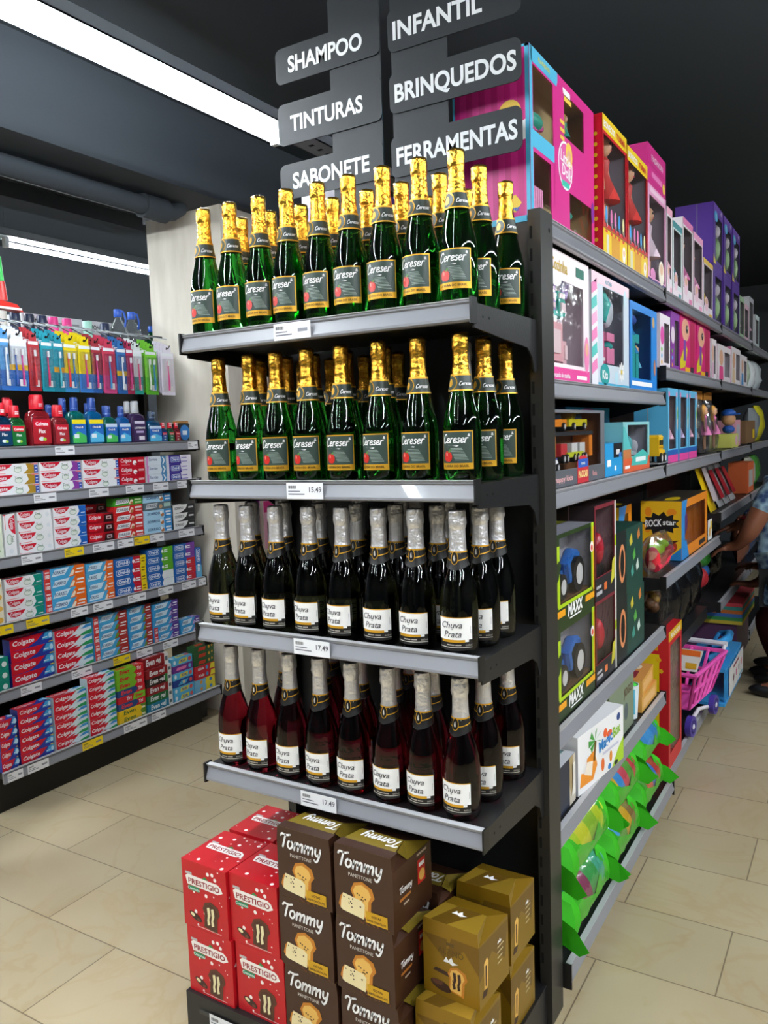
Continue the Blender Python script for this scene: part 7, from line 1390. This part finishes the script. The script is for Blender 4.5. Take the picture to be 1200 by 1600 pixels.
# child in maroon beyond
t = thing('person', 'child in maroon clothes crouching by the low toy shelf at right edge', 'person', (.215, 3.68, 0))
J = {'pelvis': (.10, 0, .40, (.11, .10)), 'waist': (.05, 0, .52, (.10, .09)), 'chest': (.0, 0, .68, (.105, .095)), 'neck0': (-.03, 0, .80, .05), 'neck': (-.04, 0, .84, .042), 'head0': (-.05, 0, .90, (.06, .066)), 'head1': (-.055, 0, .97, (.078, .082)), 'head2': (-.05, 0, 1.03, (.064, .07)), 'nose': (-.142, 0, .95, .011),
     'sh1': (-.02, -.12, .76, .045), 'el1': (-.06, -.17, .58, .036), 'wr1': (-.125, -.15, .55, .024), 'sh2': (-.02, .12, .76, .045), 'el2': (-.07, .14, .60, .036), 'wr2': (-.125, .10, .62, .024),
     'hip1': (.10, -.08, .38, .075), 'kn1': (-.08, -.10, .36, .055), 'an1': (.02, -.10, .07, .036), 'to1': (-.09, -.10, .03, .03), 'hip2': (.10, .08, .38, .075), 'kn2': (-.08, .10, .36, .055), 'an2': (.02, .10, .07, .036), 'to2': (-.09, .10, .03, .03)}
B = [('pelvis', 'waist'), ('waist', 'chest'), ('chest', 'neck0'), ('neck0', 'neck'), ('neck', 'head0'), ('head0', 'head1'), ('head1', 'head2'), ('head1', 'nose'), ('chest', 'sh1'), ('sh1', 'el1'), ('el1', 'wr1'), ('chest', 'sh2'), ('sh2', 'el2'), ('el2', 'wr2'), ('pelvis', 'hip1'), ('hip1', 'kn1'), ('kn1', 'an1'), ('an1', 'to1'), ('pelvis', 'hip2'), ('hip2', 'kn2'), ('kn2', 'an2'), ('an2', 'to2')]
hand(J, B, 'wr1', 'a', (-1, .1, .1), (0, 0, 1), (0, 1, 0), .13); hand(J, B, 'wr2', 'b', (-1, -.1, 0), (0, 0, 1), (0, -1, 0), .13)
skin_mesh('body', J, B, SK1, t); face(t, (-.055, 0, .97), .085, (-1, 0, -.1), SK1, C('#1c1412', .5))
K = {'pelvis': J['pelvis'][:3]+((.13, .12),), 'waist': J['waist'][:3]+((.12, .11),), 'chest': J['chest'][:3]+((.125, .115),), 'neck0': J['neck0'][:3]+(.062,), 's1': J['sh1'][:3]+(.058,), 'c1': mid('sh1', 'el1', .6)+(.048,), 's2': J['sh2'][:3]+(.058,), 'c2': mid('sh2', 'el2', .6)+(.048,)}
skin_mesh('maroon_top', K, [('pelvis', 'waist'), ('waist', 'chest'), ('chest', 'neck0'), ('chest', 's1'), ('s1', 'c1'), ('chest', 's2'), ('s2', 'c2')], C('#5a1018', .8), t)
K = {'p': (.10, 0, .385, (.115, .105))}
for q in '12': K['h'+q] = J['hip'+q][:3]+(.085,); K['k'+q] = J['kn'+q][:3]+(.064,); K['a'+q] = J['an'+q][:2]+(.09, .046)
skin_mesh('maroon_trousers', K, [('p', 'h1'), ('h1', 'k1'), ('k1', 'a1'), ('p', 'h2'), ('h2', 'k2'), ('k2', 'a2')], C('#4a0e14', .8), t)
for yy in (-.10, .10): b = MB(); b.ell((-.03, yy, .035), (.11, .04, .038), C('#141416', .5)); b.build('shoe', t)
# shopper at the left edge: only the bent elbow in a grey sleeve enters the frame
t = thing('person', 'person in grey sleeve whose bent elbow shows at the left edge', 'person', (-2.03, .0, 0))
J = {'pelvis': (0, 0, .92, (.14, .11)), 'waist': (0, 0, 1.08, (.125, .10)), 'chest': (0, 0, 1.30, (.15, .11)), 'neck0': (0, 0, 1.46, .06), 'neck': (-.01, 0, 1.52, .052), 'head0': (-.02, 0, 1.58, (.07, .078)), 'head1': (-.025, 0, 1.67, (.085, .095)), 'head2': (-.02, 0, 1.74, (.07, .08)), 'nose': (-.12, 0, 1.645, .012),
     'sh1': (.0, -.18, 1.40, .058), 'el1': (.02, -.24, 1.12, .042), 'wr1': (-.14, -.20, .95, .028), 'sh2': (.0, .17, 1.40, .058), 'el2': (.06, .205, 1.10, .045), 'wr2': (.05, .22, .83, .028),
     'hip1': (0, -.09, .86, .09), 'kn1': (-.01, -.10, .48, .06), 'an1': (.02, -.10, .08, .042), 'to1': (-.13, -.11, .03, .034), 'hip2': (0, .09, .86, .09), 'kn2': (-.01, .10, .48, .06), 'an2': (.02, .10, .08, .042), 'to2': (-.13, .11, .03, .034)}
hd = [('pelvis', 'waist'), ('waist', 'chest'), ('chest', 'neck0'), ('neck0', 'neck'), ('neck', 'head0'), ('head0', 'head1'), ('head1', 'head2'), ('head1', 'nose'), ('chest', 'sh1'), ('sh1', 'el1'), ('el1', 'wr1'), ('chest', 'sh2'), ('sh2', 'el2'), ('el2', 'wr2'), ('pelvis', 'hip1'), ('hip1', 'kn1'), ('kn1', 'an1'), ('an1', 'to1'), ('pelvis', 'hip2'), ('hip2', 'kn2'), ('kn2', 'an2'), ('an2', 'to2')]
B = list(hd); hand(J, B, 'wr1', 'a', (-.6, .2, -.6), (.5, 0, .5), (0, 1, 0), .18); hand(J, B, 'wr2', 'b', (-.1, .0, -1), (1, 0, 0), (0, .0 if 0 else -1, 0), .18, .3)
skin_mesh('body', J, B, SK2, t); face(t, (-.025, 0, 1.675), .098, (-1, 0, -.05), SK2, C('#2a1c16', .5))
K = {'pelvis': J['pelvis'][:3]+((.16, .13),), 'waist': J['waist'][:3]+((.145, .12),), 'chest': J['chest'][:3]+((.165, .13),), 'neck0': J['neck0'][:3]+(.075,), 's1': J['sh1'][:3]+(.072,), 'c1': mid('sh1', 'el1', .85)+(.058,), 's2': J['sh2'][:3]+(.072,), 'c2': mid('sh2', 'el2', .62)+(.060,)}
skin_mesh('grey_shirt', K, [('pelvis', 'waist'), ('waist', 'chest'), ('chest', 'neck0'), ('chest', 's1'), ('s1', 'c1'), ('chest', 's2'), ('s2', 'c2')], C('#8a8c94', .8), t)
K = {'p': (0, 0, .90, (.145, .115))}
for q in '12': K['h'+q] = J['hip'+q][:3]+(.10,); K['k'+q] = J['kn'+q][:3]+(.072,); K['a'+q] = J['an'+q][:2]+(.09, .055)
skin_mesh('dark_trousers', K, [('p', 'h1'), ('h1', 'k1'), ('k1', 'a1'), ('p', 'h2'), ('h2', 'k2'), ('k2', 'a2')], C('#24262e', .8), t)
for yy in (-.105, .105): b = MB(); b.ell((-.04, yy, .035), (.13, .045, .04), C('#2a2a2c', .5)); b.build('shoe', t)
